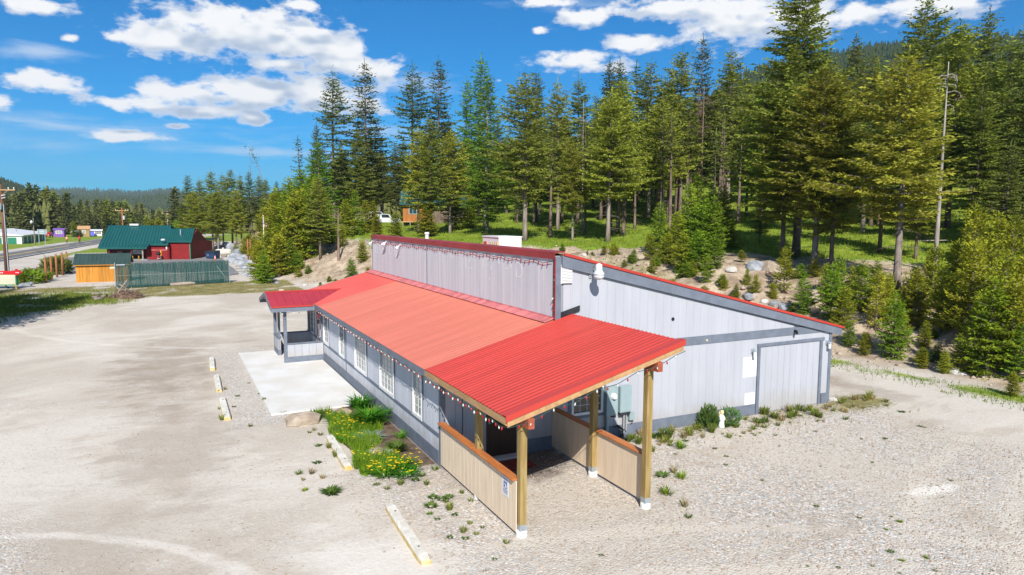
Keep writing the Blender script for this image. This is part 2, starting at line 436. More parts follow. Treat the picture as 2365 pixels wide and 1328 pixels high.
# ------------------------------------------------------------------ terrain  (x = towards the wooded slope, y = along the building's front)
TU = np.array([-60, -40, -15, -3, 5, 15, 25, 38, 49, 64, 98, 118, 130, 170, 250, 400.])
TV = np.array([30, 27, 24.5, 23, 22.3, 19.8, 16.2, 10.5, 7.0, 3.4, 2.3, 3.0, 3.6, 8.0, 26, 60.])
KU = np.array([-60, -5, 5, 15, 25, 60, 100, 130, 170, 260.])
KV = np.array([1.0, 1.2, 1.7, 2.7, 3.3, 3.5, 4.2, 4.2, 2.2, 1.5])
WU = np.array([-60, 0, 10, 20, 60, 100, 130, 200]); WV = np.array([16, 16, 14, 11, 10, 8, 9, 16.])
def toe_s(x, y):
    vt = np.interp(y, TU, TV); sl = (np.interp(y + 2, TU, TV) - np.interp(y - 2, TU, TV)) / 4
    return (x - vt) / np.sqrt(1 + sl * sl)
def terr(x, y):
    x = np.asarray(x, float); y = np.asarray(y, float)
    s = toe_s(x, y); k = np.interp(y, KU, KV); w = np.interp(y, WU, WV)
    t = np.clip(s / w, 0, 1)
    prof = k * (t ** 1.15 * (1.6 - .6 * t))
    prof = k * (1 - (1 - t) ** 1.5) * .55 + k * smooth(t, 0, 1) * .45
    beyond = np.clip(s - w * .8, 0, None)
    up = .075 * beyond + .0011 * np.clip(beyond - 12, 0, 160) ** 2 * .55
    flat = 1 - smooth(y, 190, 330)
    z = (prof + up * (.35 + .65 * flat)) 
    rough = (fbm(x * .35, y * .35, 3, 4) - .5) * 1.6 * smooth(s, .5, 5) * (1 - .55 * smooth(s, w, w + 8))
    rough2 = (fbm(x * 1.1, y * 1.1, 9, 3) - .5) * .95 * smooth(s, .5, 4) * (1 - .7 * smooth(s, w, w + 6))
    lot = (fbm(x * .08, y * .08, 5, 3) - .5) * .10 * (1 - smooth(np.abs(s), 0, 1) * (s > 0)) * smooth(np.hypot(x - 5, y - 8), 14, 30)
    # shallow hollow with the green bushes left of the posts
    return z + rough + rough2 + lot
def tz(x, y): return float(terr(x, y))
def spot(px, py, tmax=900):
    v = ray(px, py); t = 8.0
    while t < tmax:
        p = CAM + v * t
        if p[2] <= tz(p[0], p[1]): break
        t += max(.25, t * .004)
    lo, hi2 = t - max(.25, t * .004), t
    for _ in range(14):
        m = (lo + hi2) / 2; p = CAM + v * m
        if p[2] <= tz(p[0], p[1]): hi2 = m
        else: lo = m
    p = CAM + v * hi2
    return float(p[0]), float(p[1]), tz(p[0], p[1])
def at(px, dist):
    v = ray(px, 664); p = CAM + v * dist
    return float(p[0]), float(p[1]), tz(p[0], p[1])
def height_to(py, p):
    """height above p of the point seen at row py on the vertical through p"""
    q = np.array(p) - CAM; t = float(q @ _f); x = float(q @ _r2)
    # solve for z: (664 + F*(q.d2)/(q.f)) = py
    z0, z1 = p[2] - 5, p[2] + 120
    for _ in range(50):
        m = (z0 + z1) / 2; qq = np.array([p[0], p[1], m]) - CAM
        yy = 664 + FPX * float(qq @ _d2) / float(qq @ _f)
        if yy > py: z0 = m
        else: z1 = m
    return z0 - p[2]
def onplane(px, py, axis, val):
    v = ray(px, py); t = (val - CAM[axis]) / v[axis]; return CAM + v * t

def grid_axis(a, b, step, ext, grow):
    c = list(np.arange(a, b + 1e-6, step)); s = step; x = c[-1]
    while x < ext[1]: s *= grow; x += s; c.append(x)
    s = step; x = c[0]; pre = []
    while x > ext[0]: s *= grow; x -= s; pre.append(x)
    return np.array(pre[::-1] + c)
gx = grid_axis(-34, 76, .8, (-4200, 4200), 1.09); gy = grid_axis(-24, 128, .8, (-600, 7000), 1.07)
GX, GY = np.meshgrid(gx, gy)
S = toe_s(GX, GY); Wd = np.interp(GY, WU, WV)
GZ = terr(np.clip(GX, -500, 330), np.clip(GY, -300, 420))
GZ = np.where(GY > 330, GZ * np.clip(1 - (GY - 330) / 160, 0, 1), GZ)
GZ = GZ - 9.0 * smooth(GY, 330, 900) * (1 - smooth(GX, 60, 200))
nx, ny = len(gx), len(gy)
V = np.stack([GX.ravel(), GY.ravel(), GZ.ravel()], 1)
ii = (np.arange(ny - 1)[:, None] * nx + np.arange(nx - 1)[None, :]).ravel()
F = np.stack([ii, ii + 1, ii + nx + 1, ii + nx], 1)
# ground cover weights: r = grass, g = bare bank dirt, b = pebbles, a = dry grass
nz = fbm(GX * .12, GY * .12, 21, 4); nz2 = fbm(GX * .5, GY * .5, 33, 3)
crest = S - Wd * .78
grass = smooth(S - Wd * np.interp(GY, [0, 20, 45, 70], [1.55, 1.55, 1.30, .8]) + (nz - .5) * 9, -1, 3)
bank = smooth(S + (nz2 - .5) * 2.5, -.2, 1.2) * (1 - grass)
verge = smooth(S, -1.9 - .8 * nz2, -1.0) * (1 - smooth(S, -.4, .8)) * smooth(nz2, .18, .52) * (GY < 20)
grass = np.maximum(grass, verge * .75)
# grass on the bank in patches
grass = np.maximum(grass, smooth(nz + (nz2 - .5) * .6, .58, .72) * smooth(S, 1, 3) * .40)
edge = np.interp(GX, [-40, -16, -12, -9, -5, 0, 6], [30, 34.5, 41.5, 44.5, 46, 47.0, 47])
left = smooth(GY - edge + (nz2 - .5) * 5, -1, 2.5) * (1 - smooth(GY, 57.5 + (nz - .5) * 3, 60.5)) * (GX < 5)
dense = left * (.35 + .65 * smooth(nz2, .3, .52)) * (1 - smooth(GX + (nz - .5) * 4, -11.5, -8.5)) * (1 - smooth(GY, 52.0, 55.5))
dry = left * (1 - dense) * (.35 + .65 * smooth(nz2, .2, .5))
grass = np.maximum(grass, dense * .95)
farm = smooth(GY, 150, 165) * (GX < 30) * smooth(fbm(GX * .03, GY * .03, 5, 3), .3, .5)
roadd = np.abs(GX - (-29.8 + .112 * (GY - 118)))
rgrass = smooth(roadd, 6.0, 7.5) * smooth(GY, 100, 112) * (1 - smooth(GX, -30, -10) * 0) * (GX < 2)
lotm = smooth(GX, -22, -19) * (GY < 126)
rgrass = rgrass * (1 - lotm)
grass = np.maximum(grass, np.maximum(rgrass * .85, farm * .8))
grass = np.maximum(grass, smooth(GY, 240, 300) * .9)
grass = np.maximum(grass, smooth(np.abs(GX), 140, 200))
# weeds by the long side wall and past its far corner
wz = (1 - smooth(np.abs(GY + .6), .5, 1.5)) * (GX > 4) * (GX < 17.5)
dry = np.maximum(dry, wz * smooth(nz2, .3, .55) * .55)
dry = np.maximum(dry, (1 - smooth(np.hypot((GX - 16.3) / 1.6, (GY + .4) / 1.2), .6, 1.3)) * .8)
peb = smooth(GX + (nz2 - .5) * .8 + .12 * (GY + 2), -2.3, -1.5) * (1 - smooth(GY, .6, 2.2))
peb = np.maximum(peb, (1 - smooth(np.hypot((GX + 12.5) / 4.2, (GY + 3.5) / 8.5), .62, 1.05)))
peb = np.maximum(peb, smooth(GX, -5.0, -4.6) * (1 - smooth(GX, -.3, .2)) * smooth(GY, 5.5, 6.3) * (1 - smooth(GY, 20.5, 21.5)) * .8)
peb = np.maximum(peb, smooth(GY, 57, 60) * .6)
drive = (1 - smooth(np.abs(GX - 19.0 + .02 * GY), 1.6, 3.4)) * (GY > -9) * smooth(-GY, -40, -1)
peb = peb * (1 - drive * .55)
colv = np.stack([grass, bank, peb, dry], -1).reshape(-1, 4).astype(np.float32)

m, t, b = bsdf_mat('ground')
g = N(t, 'ShaderNodeNewGeometry'); pos = g.outputs['Position']
at_ = N(t, 'ShaderNodeAttribute', attribute_name='cover'); sp = N(t, 'ShaderNodeSeparateColor'); link(t, at_.outputs['Color'], sp.inputs[0])
w_grass, w_bank, w_peb, w_dry = sp.outputs[0], sp.outputs[1], sp.outputs[2], at_.outputs['Alpha']
n_big = noise(t, vmth(t, 'MULTIPLY', pos, (.16, .13, .2)), 1.0, 6, .62, .6)
n_mid = noise(t, pos, .9, 5, .65)
mpv = N(t, 'ShaderNodeMapping'); link(t, pos, mpv.inputs[0]); mpv.inputs['Rotation'].default_value = (0, 0, YAW); mpv.inputs['Scale'].default_value = (.42, .95, 1)
n_str = noise(t, mpv.outputs[0], .75, 6, .66, .7)
n_fine = noise(t, pos, 9, 4, .7)
n_vf = noise(t, pos, 42, 2, .6)
packed = mixc(t, sstep(t, n_big, .40, .62), (.455, .40, .335), (.585, .54, .48))
packed = mixc(t, mth(t, 'MULTIPLY', sstep(t, n_str, .50, .70), .55), packed, (.40, .325, .255))
packed = mixc(t, mth(t, 'MULTIPLY', sstep(t, n_mid, .55, .75), .45), packed, (.66, .63, .58))
packed = mixc(t, mth(t, 'MULTIPLY', sstep(t, n_fine, .50, .66), .45), packed, (.36, .315, .27))
packed = mixc(t, mth(t, 'MULTIPLY', sstep(t, n_vf, .56, .70), .40), packed, (.30, .27, .24))
# damp brown patch in the lot in front of the parking blocks
def patch(cx, cy, rx, ry, rot=0):
    v = vmth(t, 'SUBTRACT', pos, (cx, cy, 0))
    mp = N(t, 'ShaderNodeMapping'); link(t, v, mp.inputs[0]); mp.inputs['Rotation'].default_value = (0, 0, rot); mp.inputs['Scale'].default_value = (1 / rx, 1 / ry, 0)
    l = vmth(t, 'LENGTH', mp.outputs[0], None, 1)
    return sstep(t, mth(t, 'ADD', mth(t, 'ADD', l, mth(t, 'MULTIPLY', mth(t, 'SUBTRACT', n_str, .5), 3.2)), mth(t, 'MULTIPLY', mth(t, 'SUBTRACT', n_mid, .5), 1.4)), 1.25, .45)
brown = mth(t, 'MAXIMUM', patch(-6.6, 16.5, 2.2, 6.0), mth(t, 'MULTIPLY', patch(-5.6, 23.0, 2.5, 2.0), .8))
brown = mth(t, 'MAXIMUM', brown, mth(t, 'MULTIPLY', patch(-6.5, 5.0, 1.9, 5.0, .2), .75))
brown = mth(t, 'MAXIMUM', brown, mth(t, 'MULTIPLY', patch(-8.0, -1.0, 2.4, 4.0, -.3), .5))
brown = mth(t, 'MAXIMUM', brown, mth(t, 'MULTIPLY', patch(18.2, 2.5, .8, 5.0, 0.05), 1.0))
packed = mixc(t, mth(t, 'MULTIPLY', brown, .66), packed, (.26, .205, .155))
white = mth(t, 'MAXIMUM', patch(10.8, -6.9, 1.1, .32, .55), mth(t, 'MULTIPLY', patch(-3.2, -5.0, 1.6, 2.2, .3), .6))
# pale wheel tracks sweeping across the lot
def arc(cx, cy, rad, wd, seed):
    v = vmth(t, 'SUBTRACT', pos, (cx, cy, 0)); l = vmth(t, 'LENGTH', vmth(t, 'MULTIPLY', v, (1, 1, 0)), None, 1)
    dd = mth(t, 'ABSOLUTE', mth(t, 'SUBTRACT', mth(t, 'ADD', l, mth(t, 'MULTIPLY', mth(t, 'SUBTRACT', n_mid, .5), .5)), rad))
    return mth(t, 'MULTIPLY', sstep(t, dd, wd, wd * .3), sstep(t, n_big, .30, .55))
trk = mth(t, 'MAXIMUM', arc(-12.54, -7.53, 8.17, .24, 1), mth(t, 'MULTIPLY', arc(-10.66, 15.9, 6.1, .14, 2), .0))
trk = mth(t, 'MAXIMUM', trk, mth(t, 'MULTIPLY', arc(3.92, 38.75, 19.67, .3, 2), .6))
packed = mixc(t, mth(t, 'MULTIPLY', trk, .42), packed, (.76, .72, .66))
vo = N(t, 'ShaderNodeTexVoronoi'); vo.inputs['Scale'].default_value = 23; link(t, pos, vo.inputs['Vector'])
vc = N(t, 'ShaderNodeSeparateColor'); link(t, vo.outputs['Color'], vc.inputs[0])
peb1 = mixc(t, vc.outputs[0], (.25, .215, .18), (.60, .555, .49))
peb1 = mixc(t, mth(t, 'MULTIPLY', sstep(t, vc.outputs[1], .62, .8), .8), peb1, (.34, .37, .40))
peb1 = mixc(t, mth(t, 'MULTIPLY', sstep(t, vc.outputs[2], .70, .85), .8), peb1, (.54, .43, .35))
peb1 = mixc(t, mth(t, 'MULTIPLY', sstep(t, vc.outputs[1], .16, .05), .9), peb1, (.72, .69, .65))
peb1 = mixc(t, mth(t, 'MULTIPLY', sstep(t, n_big, .42, .62), .65), peb1, (.50, .45, .385))
ruts = mth(t, 'MAXIMUM', mth(t, 'MAXIMUM', arc(21.5, -30, 24.0, .35, 1), arc(21.5, -30, 25.9, .35, 1)), mth(t, 'MAXIMUM', arc(-3.0, -22, 15.6, .3, 1), arc(-3.0, -22, 17.4, .3, 1)))
peb1 = mixc(t, mth(t, 'MULTIPLY', ruts, .7), peb1, (.55, .50, .435))
peb1 = mixc(t, mth(t, 'MULTIPLY', sstep(t, n_str, .54, .70), .45), peb1, (.33, .27, .205))
stone_mix = mth(t, 'MAXIMUM', w_peb, mth(t, 'MULTIPLY', sstep(t, n_mid, .40, .62), .34))
base = mixc(t, stone_mix, packed, peb1)
soil_shade = patch(1.7, -.75, 2.6, 1.15)  # dark soil by the door, also deepening the canopy shade in the colour
base = mixc(t, mth(t, 'MULTIPLY', soil_shade, .85), base, (.13, .105, .09))
base = mixc(t, mth(t, 'MULTIPLY', white, .75), base, (.70, .67, .62))
base = mixc(t, brown, base, mixc(t, .25, base, (.19, .15, .11))) if False else base
dirt = mixc(t, sstep(t, n_mid, .35, .65), (.25, .185, .13), (.46, .37, .275))
dirt = mixc(t, mth(t, 'MULTIPLY', sstep(t, n_fine, .5, .7), .6), dirt, (.12, .09, .065))
dirt = mixc(t, mth(t, 'MULTIPLY', sstep(t, n_big, .5, .7), .55), dirt, (.50, .395, .27))
base = mixc(t, w_bank, base, dirt)
gr = mixc(t, sstep(t, n_mid, .35, .65), (.12, .195, .016), (.245, .295, .04))
gr = mixc(t, mth(t, 'MULTIPLY', sstep(t, n_fine, .50, .68), .5), gr, (.055, .075, .016))
dr = mixc(t, sstep(t, n_mid, .38, .62), (.16, .15, .05), (.30, .245, .12))
dr = mixc(t, mth(t, 'MULTIPLY', sstep(t, n_fine, .50, .62), .7), dr, (.11, .13, .035))
wd = sstep(t, mth(t, 'ADD', w_dry, mth(t, 'MULTIPLY', mth(t, 'SUBTRACT', n_fine, .5), 1.3)), .35, .75)
wg = sstep(t, mth(t, 'ADD', w_grass, mth(t, 'MULTIPLY', mth(t, 'SUBTRACT', n_fine, .5), 1.1)), .35, .70)
base = mixc(t, wd, base, dr)
base = mixc(t, wg, base, gr)
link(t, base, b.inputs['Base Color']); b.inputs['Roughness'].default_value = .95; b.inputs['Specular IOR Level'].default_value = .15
bh = mth(t, 'ADD', mth(t, 'MULTIPLY', vo.outputs['Distance'], mth(t, 'MULTIPLY', w_peb, -.55)), mth(t, 'ADD', mth(t, 'MULTIPLY', n_fine, .5), mth(t, 'MULTIPLY', n_vf, .25)))
bp = N(t, 'ShaderNodeBump'); bp.inputs['Strength'].default_value = .55; bp.inputs['Distance'].default_value = .07
link(t, bh, bp.inputs['Height']); link(t, bp.outputs[0], b.inputs['Normal'])
MATS['ground'] = m
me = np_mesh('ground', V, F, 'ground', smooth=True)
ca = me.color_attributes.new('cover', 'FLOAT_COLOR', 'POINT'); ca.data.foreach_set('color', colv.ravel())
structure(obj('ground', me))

# ---- far hills (each its own heightfield, wooded)
def hill_mat(name, a, b2, c3):
    m, t, bs = bsdf_mat(name); g = N(t, 'ShaderNodeNewGeometry')
    n1 = noise(t, g.outputs['Position'], .012, 6, .65); n2 = noise(t, g.outputs['Position'], .09, 4, .7)
    c = mixc(t, sstep(t, n2, .42, .60), a, b2); c = mixc(t, mth(t, 'MULTIPLY', sstep(t, n1, .52, .66), .8), c, c3)
    link(t, c, bs.inputs['Base Color']); bs.inputs['Roughness'].default_value = 1; bs.inputs['Specular IOR Level'].default_value = 0
    bp = N(t, 'ShaderNodeBump'); bp.inputs['Distance'].default_value = 9; link(t, n2, bp.inputs['Height']); link(t, bp.outputs[0], bs.inputs['Normal'])
    MATS[name] = m
hill_mat('ridge_wood', (.016, .034, .022), (.040, .062, .034), (.085, .115, .05))
hill_mat('hill_wood', (.030, .052, .022), (.070, .090, .035), (.13, .14, .06))
HILLP = {}
def hill(name, d0, d1, prof, nn=(160, 40), material='hill_wood', base=-12, amp=6, pw=.8, sink=0):
    """heightfield between ground distances d0 and d1 over the given bearings; prof = [(px x, px y of its skyline)]"""
    px = np.linspace(prof[0][0], prof[-1][0], nn[0]); sky_y = np.interp(px, [p[0] for p in prof], [p[1] for p in prof])
    Vs = []; tt = np.linspace(0, 1, nn[1])
    for j, tq in enumerate(tt):
        d = d0 + (d1 - d0) * tq
        for i, x in enumerate(px):
            v = ray(x, 664); dirn = np.array([v[0], v[1]])
            top = CAM[2] + d1 * (ray(x, sky_y[i] + sink)[2])
            if j == nn[1] - 1: pass
            p = CAM[:2] + dirn * d
            z = base + (top - base) * (tq ** pw)
            z += (fbm(p[0] * .006, p[1] * .006, 4, 4) - .5) * amp * 4 * math.sin(math.pi * min(1, tq * 1.0)) 
            Vs.append((p[0], p[1], z))
    # back side
    for i, x in enumerate(px):
        v = ray(x, 664); p = CAM[:2] + np.array([v[0], v[1]]) * (d1 * 1.25); Vs.append((p[0], p[1], base))
    Vs = np.array(Vs); r = nn[1] + 1; c = nn[0]
    ii = (np.arange(r - 1)[:, None] * c + np.arange(c - 1)[None, :]).ravel()
    Fs = np.stack([ii, ii + 1, ii + c + 1, ii + c], 1)
    HILLP[name] = Vs
    structure(obj(name, np_mesh(name, Vs, Fs, material, smooth=True)))
    return Vs[:nn[0] * nn[1]].reshape(nn[1], nn[0], 3)
ridge = hill('far_ridge', 1500, 3000, [(-300, 420), (0, 440), (90, 441), (150, 434), (210, 433), (270, 437), (330, 441), (380, 436), (430, 437), (520, 452), (700, 446), (900, 455), (1100, 440)], material='ridge_wood', amp=10, sink=8)
ridge2 = hill('middle_ridge', 1000, 1500, [(-300, 470), (0, 470), (200, 462), (330, 468), (400, 458), (450, 462), (560, 476), (800, 482), (1000, 480)], material='ridge_wood', amp=6, nn=(140, 24))
hleft = hill('left_hill', 500, 900, [(-420, 330), (-200, 360), (-60, 392), (0, 408), (40, 424), (80, 440), (120, 452), (180, 478), (240, 497)], amp=4, sink=16)
hright = hill('right_hill', 330, 760, [(1180, 440), (1400, 380), (1560, 270), (1700, 165), (1800, 140), (1900, 122), (1990, 104), (2080, 98), (2190, 88), (2300, 82), (2365, 76), (2700, 60), (3000, 90)], amp=5, base=20, sink=40)

# ---- highway, lot by the red building
def strip(name, material, pts, z, kind=True, th=None):
    """flat sheet over a list of (left, right) edge points"""
    Vs = []; Fs = []
    for (a, b2) in pts: Vs += [(a[0], a[1], tz(*a) + z), (b2[0], b2[1], tz(*b2) + z)]
    for i in range(len(pts) - 1): Fs.append((2 * i, 2 * i + 1, 2 * i + 3, 2 * i + 2))
    o = obj(name, np_mesh(name, Vs, Fs, material)); 
    if kind: structure(o)
    return o
def road_x(y, off): return -29.8 + .112 * (y - 118) + off
ys = np.arange(40, 420, 6.0)
strip('road', 'asphalt', [((road_x(y, -3.4), y), (road_x(y, 3.4), y)) for y in ys], .10)
strip('road_centre_line', 'paint_yellow', [((road_x(y, -.12), y), (road_x(y, .22), y)) for y in ys], .106)
strip('road_edge_line', 'paint_white', [((road_x(y, -3.0), y), (road_x(y, -2.85), y)) for y in ys], .106)
strip('road_edge_line', 'paint_white', [((road_x(y, 2.85), y), (road_x(y, 3.0), y)) for y in ys], .106)
lotpts = [(-17.5, 79.5), (-9, 78), (-2.0, 70), (-.6, 66), (1.0, 68.5), (1.2, 78), (.9, 88), (1.4, 98), (.5, 112), (-6, 121), (-16, 121), (-21, 110), (-22, 95), (-20, 84)]
mb = MB(); mb.prism(lotpts, 2, -.06, .05)
structure(mb.build('asphalt_lot', 'lot_asphalt'))
# concrete patio slab
mb = MB(); mb.box((-3.47, 7.05, -.1), (-.075, 15.3, .05)); mb.box((-3.47, 15.31, -.1), (-.075, 18.75, .05))
structure(mb.build('patio_slab', 'concrete_white'))
# soil of the planting bed
bedpts = [(-.07, .3), (-.07, 7.0), (-1.1, 6.95), (-1.75, 6.2), (-2.05, 4.6), (-1.9, 2.6), (-1.75, 1.2), (-1.2, .15)]
mb = MB(); mb.prism(bedpts, 2, -.06, .035)
structure(mb.build('planting_bed', 'soil'))
# ------------------------------------------------------------------ the grey building with the red metal roofs
L, W = 19.7, 15.19
FX, FT = 3.51, 5.68          # false front plane and top
EZ, EXO, SL = 2.73, -.42, .268
def roofz(x): return EZ + SL * (x - EXO)
RS = (5.78 - 2.83) / (15.6 - 3.51)
def shedz(x): return 5.74 - RS * (x - FX)
B = thing('commercial_building', (0, 0, 0), 'long light grey building with red metal roofs and a tall blank false front', 'building', world=True)
def board_set(parent, name, mats, spans, plane, axis, depth, gap=.0045):
    """one mesh object per board. spans: (a, b, zlo0, zlo1, zhi0, zhi1); plane = outer face coordinate, depth inwards sign"""
    cache = {}
    for (a, b2, l0, l1, h0, h1) in spans:
        w = b2 - a - gap; key = (round(w, 3), round(l1 - l0, 3), round(h0 - l0, 3), round(h1 - l0, 3))
        if key not in cache:
            mb = MB()
            q = [(0, 0), (w, l1 - l0), (w, h1 - l0), (0, h0 - l0)]
            if axis == 0:   # board runs along x, faces -y
                mb.prism(q, 1, 0, depth)
            else:
                mb.prism(q, 0, 0, depth)
            cache[key] = mb.mesh(name, mats)
        o = obj(name, cache[key], parent)
        o.location = (a + gap / 2, plane, l0) if axis == 0 else (plane, a + gap / 2, l0)
        o.rotation_euler = (0, 0, 0)
def holes(a, b2, lo, hi, hs):
    """split a board a..b2 (lo..hi) round rectangular openings (x0,x1,z0,z1)"""
    segs = [(lo, hi)]
    for (x0, x1, z0, z1) in hs:
        if b2 <= x0 + .01 or a >= x1 - .01: continue
        ns = []
        for (s0, s1) in segs:
            if z1 <= s0 or z0 >= s1: ns.append((s0, s1)); continue
            if z0 > s0 + .03: ns.append((s0, z0))
            if z1 < s1 - .03: ns.append((z1, s1))
        segs = ns
    return segs
def cuts(a, b2, step, hs):
    c = set([a, b2]); x = a
    while x < b2 - .05: c.add(round(x, 4)); x += step
    for (x0, x1, z0, z1) in hs:
        for q in (x0, x1):
            if a < q < b2: c.add(q)
    c = sorted(c); out = [c[0]]
    for q in c[1:]:
        if q - out[-1] > .035: out.append(q)
        else: out[-1] = out[-1] if any(abs(out[-1] - h[i]) < 1e-6 for h in hs for i in (0, 1)) else q
    return out

# side wall that faces the camera (plane y = 0)
sw = MB().prism([(.02, .0), (W - .02, .0), (W - .02, shedz(W) - .1), (FX, shedz(FX) - .1), (FX, roofz(FX) - .05), (.02, roofz(0) - .05)], 1, .022, .14).build('side_wall', 'siding_back', B)
sub(sw, B)
SWH = [(11.52, 14.74, 0, 2.46), (4.02, 5.30, .78, 1.98), (1.28, 2.34, 0, 2.10)]
spans = []
cs = cuts(.12, W - .12, .305, SWH)
def topline(x): return (roofz(x) - .06) if x < FX else (shedz(x) - .10)
for a, b2 in zip(cs[:-1], cs[1:]):
    base = .39 if a > 2.3 else .02
    if a < FX < b2: pass
    hi0 = 2.66 if a >= FX - .2 else min(2.66, roofz(a) - .06); hi1 = 2.66 if a >= FX - .2 else min(2.66, roofz(b2) - .06)
    for (l, h) in holes(a, b2, base, 2.66, SWH):
        if h >= 2.659: spans.append((a, b2, l, l, hi0, hi1))
        else: spans.append((a, b2, l, l, h, h))
    l2 = 2.935
    if a >= FX + .1:
        t0, t1 = shedz(a) - .36, shedz(b2) - .36
        if t1 > l2 + .03: spans.append((a, b2, l2, l2, t0, t1))
board_set(sw, 'siding_board', 'siding', spans, 0, 0, .02)
# trim on it
mb = MB()
mb.box((2.36, -.022, 0), (11.5, .018, .39)); mb.box((14.78, -.022, 0), (W, .018, .39))
mb.build('base_trim', 'trim', B)
MB().box((FX + .2, -.02, 2.665), (W - .14, .018, 2.93)).build('band_board', 'trim', B)
MB().box((W - .13, -.026, .0), (W + .01, .10, 2.80)).build('corner_board', 'trim', B)
MB().box((-.02, -.024, 0), (.12, .10, roofz(0) - .06)).build('corner_board', 'trim', B)
MB().box((FX - .004, -.028, roofz(FX) + .02), (FX + .18, .02, FT - .06)).build('corner_board', 'trim', B)
# rake board under the shed roof
rk = MB().prism([(FX + .18, shedz(FX + .18) - .36), (15.62, shedz(15.62) - .30), (15.62, shedz(15.62) - .03), (FX + .18, shedz(FX + .18) - .03)], 1, -.10, -.03)
rk.build('rake_board', 'trim', B)
# garage door
gd = MB().box((11.66, .035, .04), (14.60, .06, 2.36)).build('garage_door', 'siding_back', B); sub(gd, B)
xs = np.linspace(11.66, 14.60, 11)
board_set(gd, 'door_board', 'siding', [(a, b2, .04, .04, 2.36, 2.36) for a, b2 in zip(xs[:-1], xs[1:])], .012, 0, .02, .008)
for q in (((11.54, -.03, 0), (11.655, .02, 2.36)), ((14.605, -.03, 0), (14.72, .02, 2.36)), ((11.50, -.034, 2.365), (14.80, .02, 2.47))):
    MB().box(*q).build('door_trim', 'trim', gd, off=(0, 0, 0))
# dark entrance door under the carport roof
dr = MB().box((1.34, -.006, .06), (2.28, .02, 2.04)).build('entrance_door', 'door_brown', B); sub(dr, B)
MB().lathe([(0, 0), (.035, .0), (.04, .03), (.02, .06)], (1.42, -.03, 1.02), 8).build('door_handle', 'galv', dr)
for q in (((1.28, -.012, 0), (1.335, .02, 2.1)), ((2.285, -.012, 0), (2.34, .02, 2.1))):
    MB().box(*q).build('door_frame', 'siding', dr)
MB().box((1.2, -.28, -.02), (2.42, -.002, .055)).build('threshold', 'concrete_white', B)
def window(parent, axis, a, b2, z0, z1, plane, cols, rows, frame='vinyl', pane='pane', curtain=False, fw=.075, surround='trim', sw_=.10, sill=False):
    """a window set in a wall: axis 0 = wall along x facing -y, axis 1 = wall along y facing -x"""
    def bx(u0, u1, d0, d1, q0, q1):
        return ((u0, plane + d0, q0), (u1, plane + d1, q1)) if axis == 0 else ((plane + d0, u0, q0), (plane + d1, u1, q1))
    wf = MB()
    wf.box(*bx(a, a + fw, -.035, .05, z0, z1)); wf.box(*bx(b2 - fw, b2, -.035, .05, z0, z1))
    wf.box(*bx(a + fw, b2 - fw, -.035, .05, z0, z0 + fw)); wf.box(*bx(a + fw, b2 - fw, -.035, .05, z1 - fw, z1))
    w = wf.build('window', frame, parent, off=(0, 0, 0))
    MB().box(*bx(a + fw, b2 - fw, .018, .026, z0 + fw, z1 - fw)).build('pane', pane, w, off=(0, 0, 0))
    mm = MB(); g0, g1, h0, h1 = a + fw, b2 - fw, z0 + fw, z1 - fw
    for i in range(1, cols):
        u = g0 + (g1 - g0) * i / cols; mm.box(*bx(u - .006, u + .006, .008, .0175, h0, h1))
    for j in range(1, rows):
        q = h0 + (h1 - h0) * j / rows
        for i in range(cols):
            u0 = g0 + (g1 - g0) * i / cols + (0.0062 if i else 0); u1 = g0 + (g1 - g0) * (i + 1) / cols - (0.0062 if i < cols - 1 else 0)
            mm.box(*bx(u0, u1, .008, .0175, q - .006, q + .006))
    if cols > 1 or rows > 1: mm.build('muntins', frame, w, off=(0, 0, 0))
    if surround:
        s = MB()
        s.box(*bx(a - sw_, a - .002, -.022, .018, z0 - sw_, z1 + sw_)); s.box(*bx(b2 + .002, b2 + sw_, -.022, .018, z0 - sw_, z1 + sw_))
        s.box(*bx(a - .002, b2 + .002, -.022, .018, z0 - sw_, z0 - .002)); s.box(*bx(a - .002, b2 + .002, -.022, .018, z1 + .002, z1 + sw_))
        s.build('window_trim', surround, w, off=(0, 0, 0))
    return w
window(B, 0, 4.10, 5.22, .88, 1.90, 0, 4, 4, pane='pane_dark')
# louvred gable vent
lv = MB().box((3.68, -.03, 4.84), (4.06, -.004, 5.40)).build('gable_vent', 'white_paint', B); sub(lv, B)
for i in range(12):
    z = 4.87 + i * .0435
    MB().prism([(-.075, z - .004), (-.033, z + .022), (-.033, z + .034), (-.075, z + .006)], 0, 3.70, 4.04).build('louvre', 'white_paint', lv)
MB().prism([(4.3 - .64, 3.93), (4.3, 4.10), (4.3, 4.0), (4.3 - .64, 3.83)], 1, -.10, -.03).build('step_flashing', 'dark', B) if False else MB().prism([(FX + .18, roofz(FX + .18) + .03), (4.32, roofz(4.32) + .03), (4.32, roofz(4.32) + .19), (FX + .18, roofz(FX + .18) + .19)], 1, -.06, -.03).build('step_flashing', 'dark', B)
# small round hole, unpainted patches, sockets
MB().tube([(6.92 + .9, -.012, 3.56), (6.92 + .9, .0, 3.56)], .06, 10).build('pipe_hole', 'black', B)
MB().box((10.90, -.006, 1.36), (11.515, -.002, 2.05)).build('unpainted_patch', 'white_paint', B)
MB().box((11.02, -.006, .25), (11.49, -.002, .80)).build('unpainted_patch', 'white_paint', B)
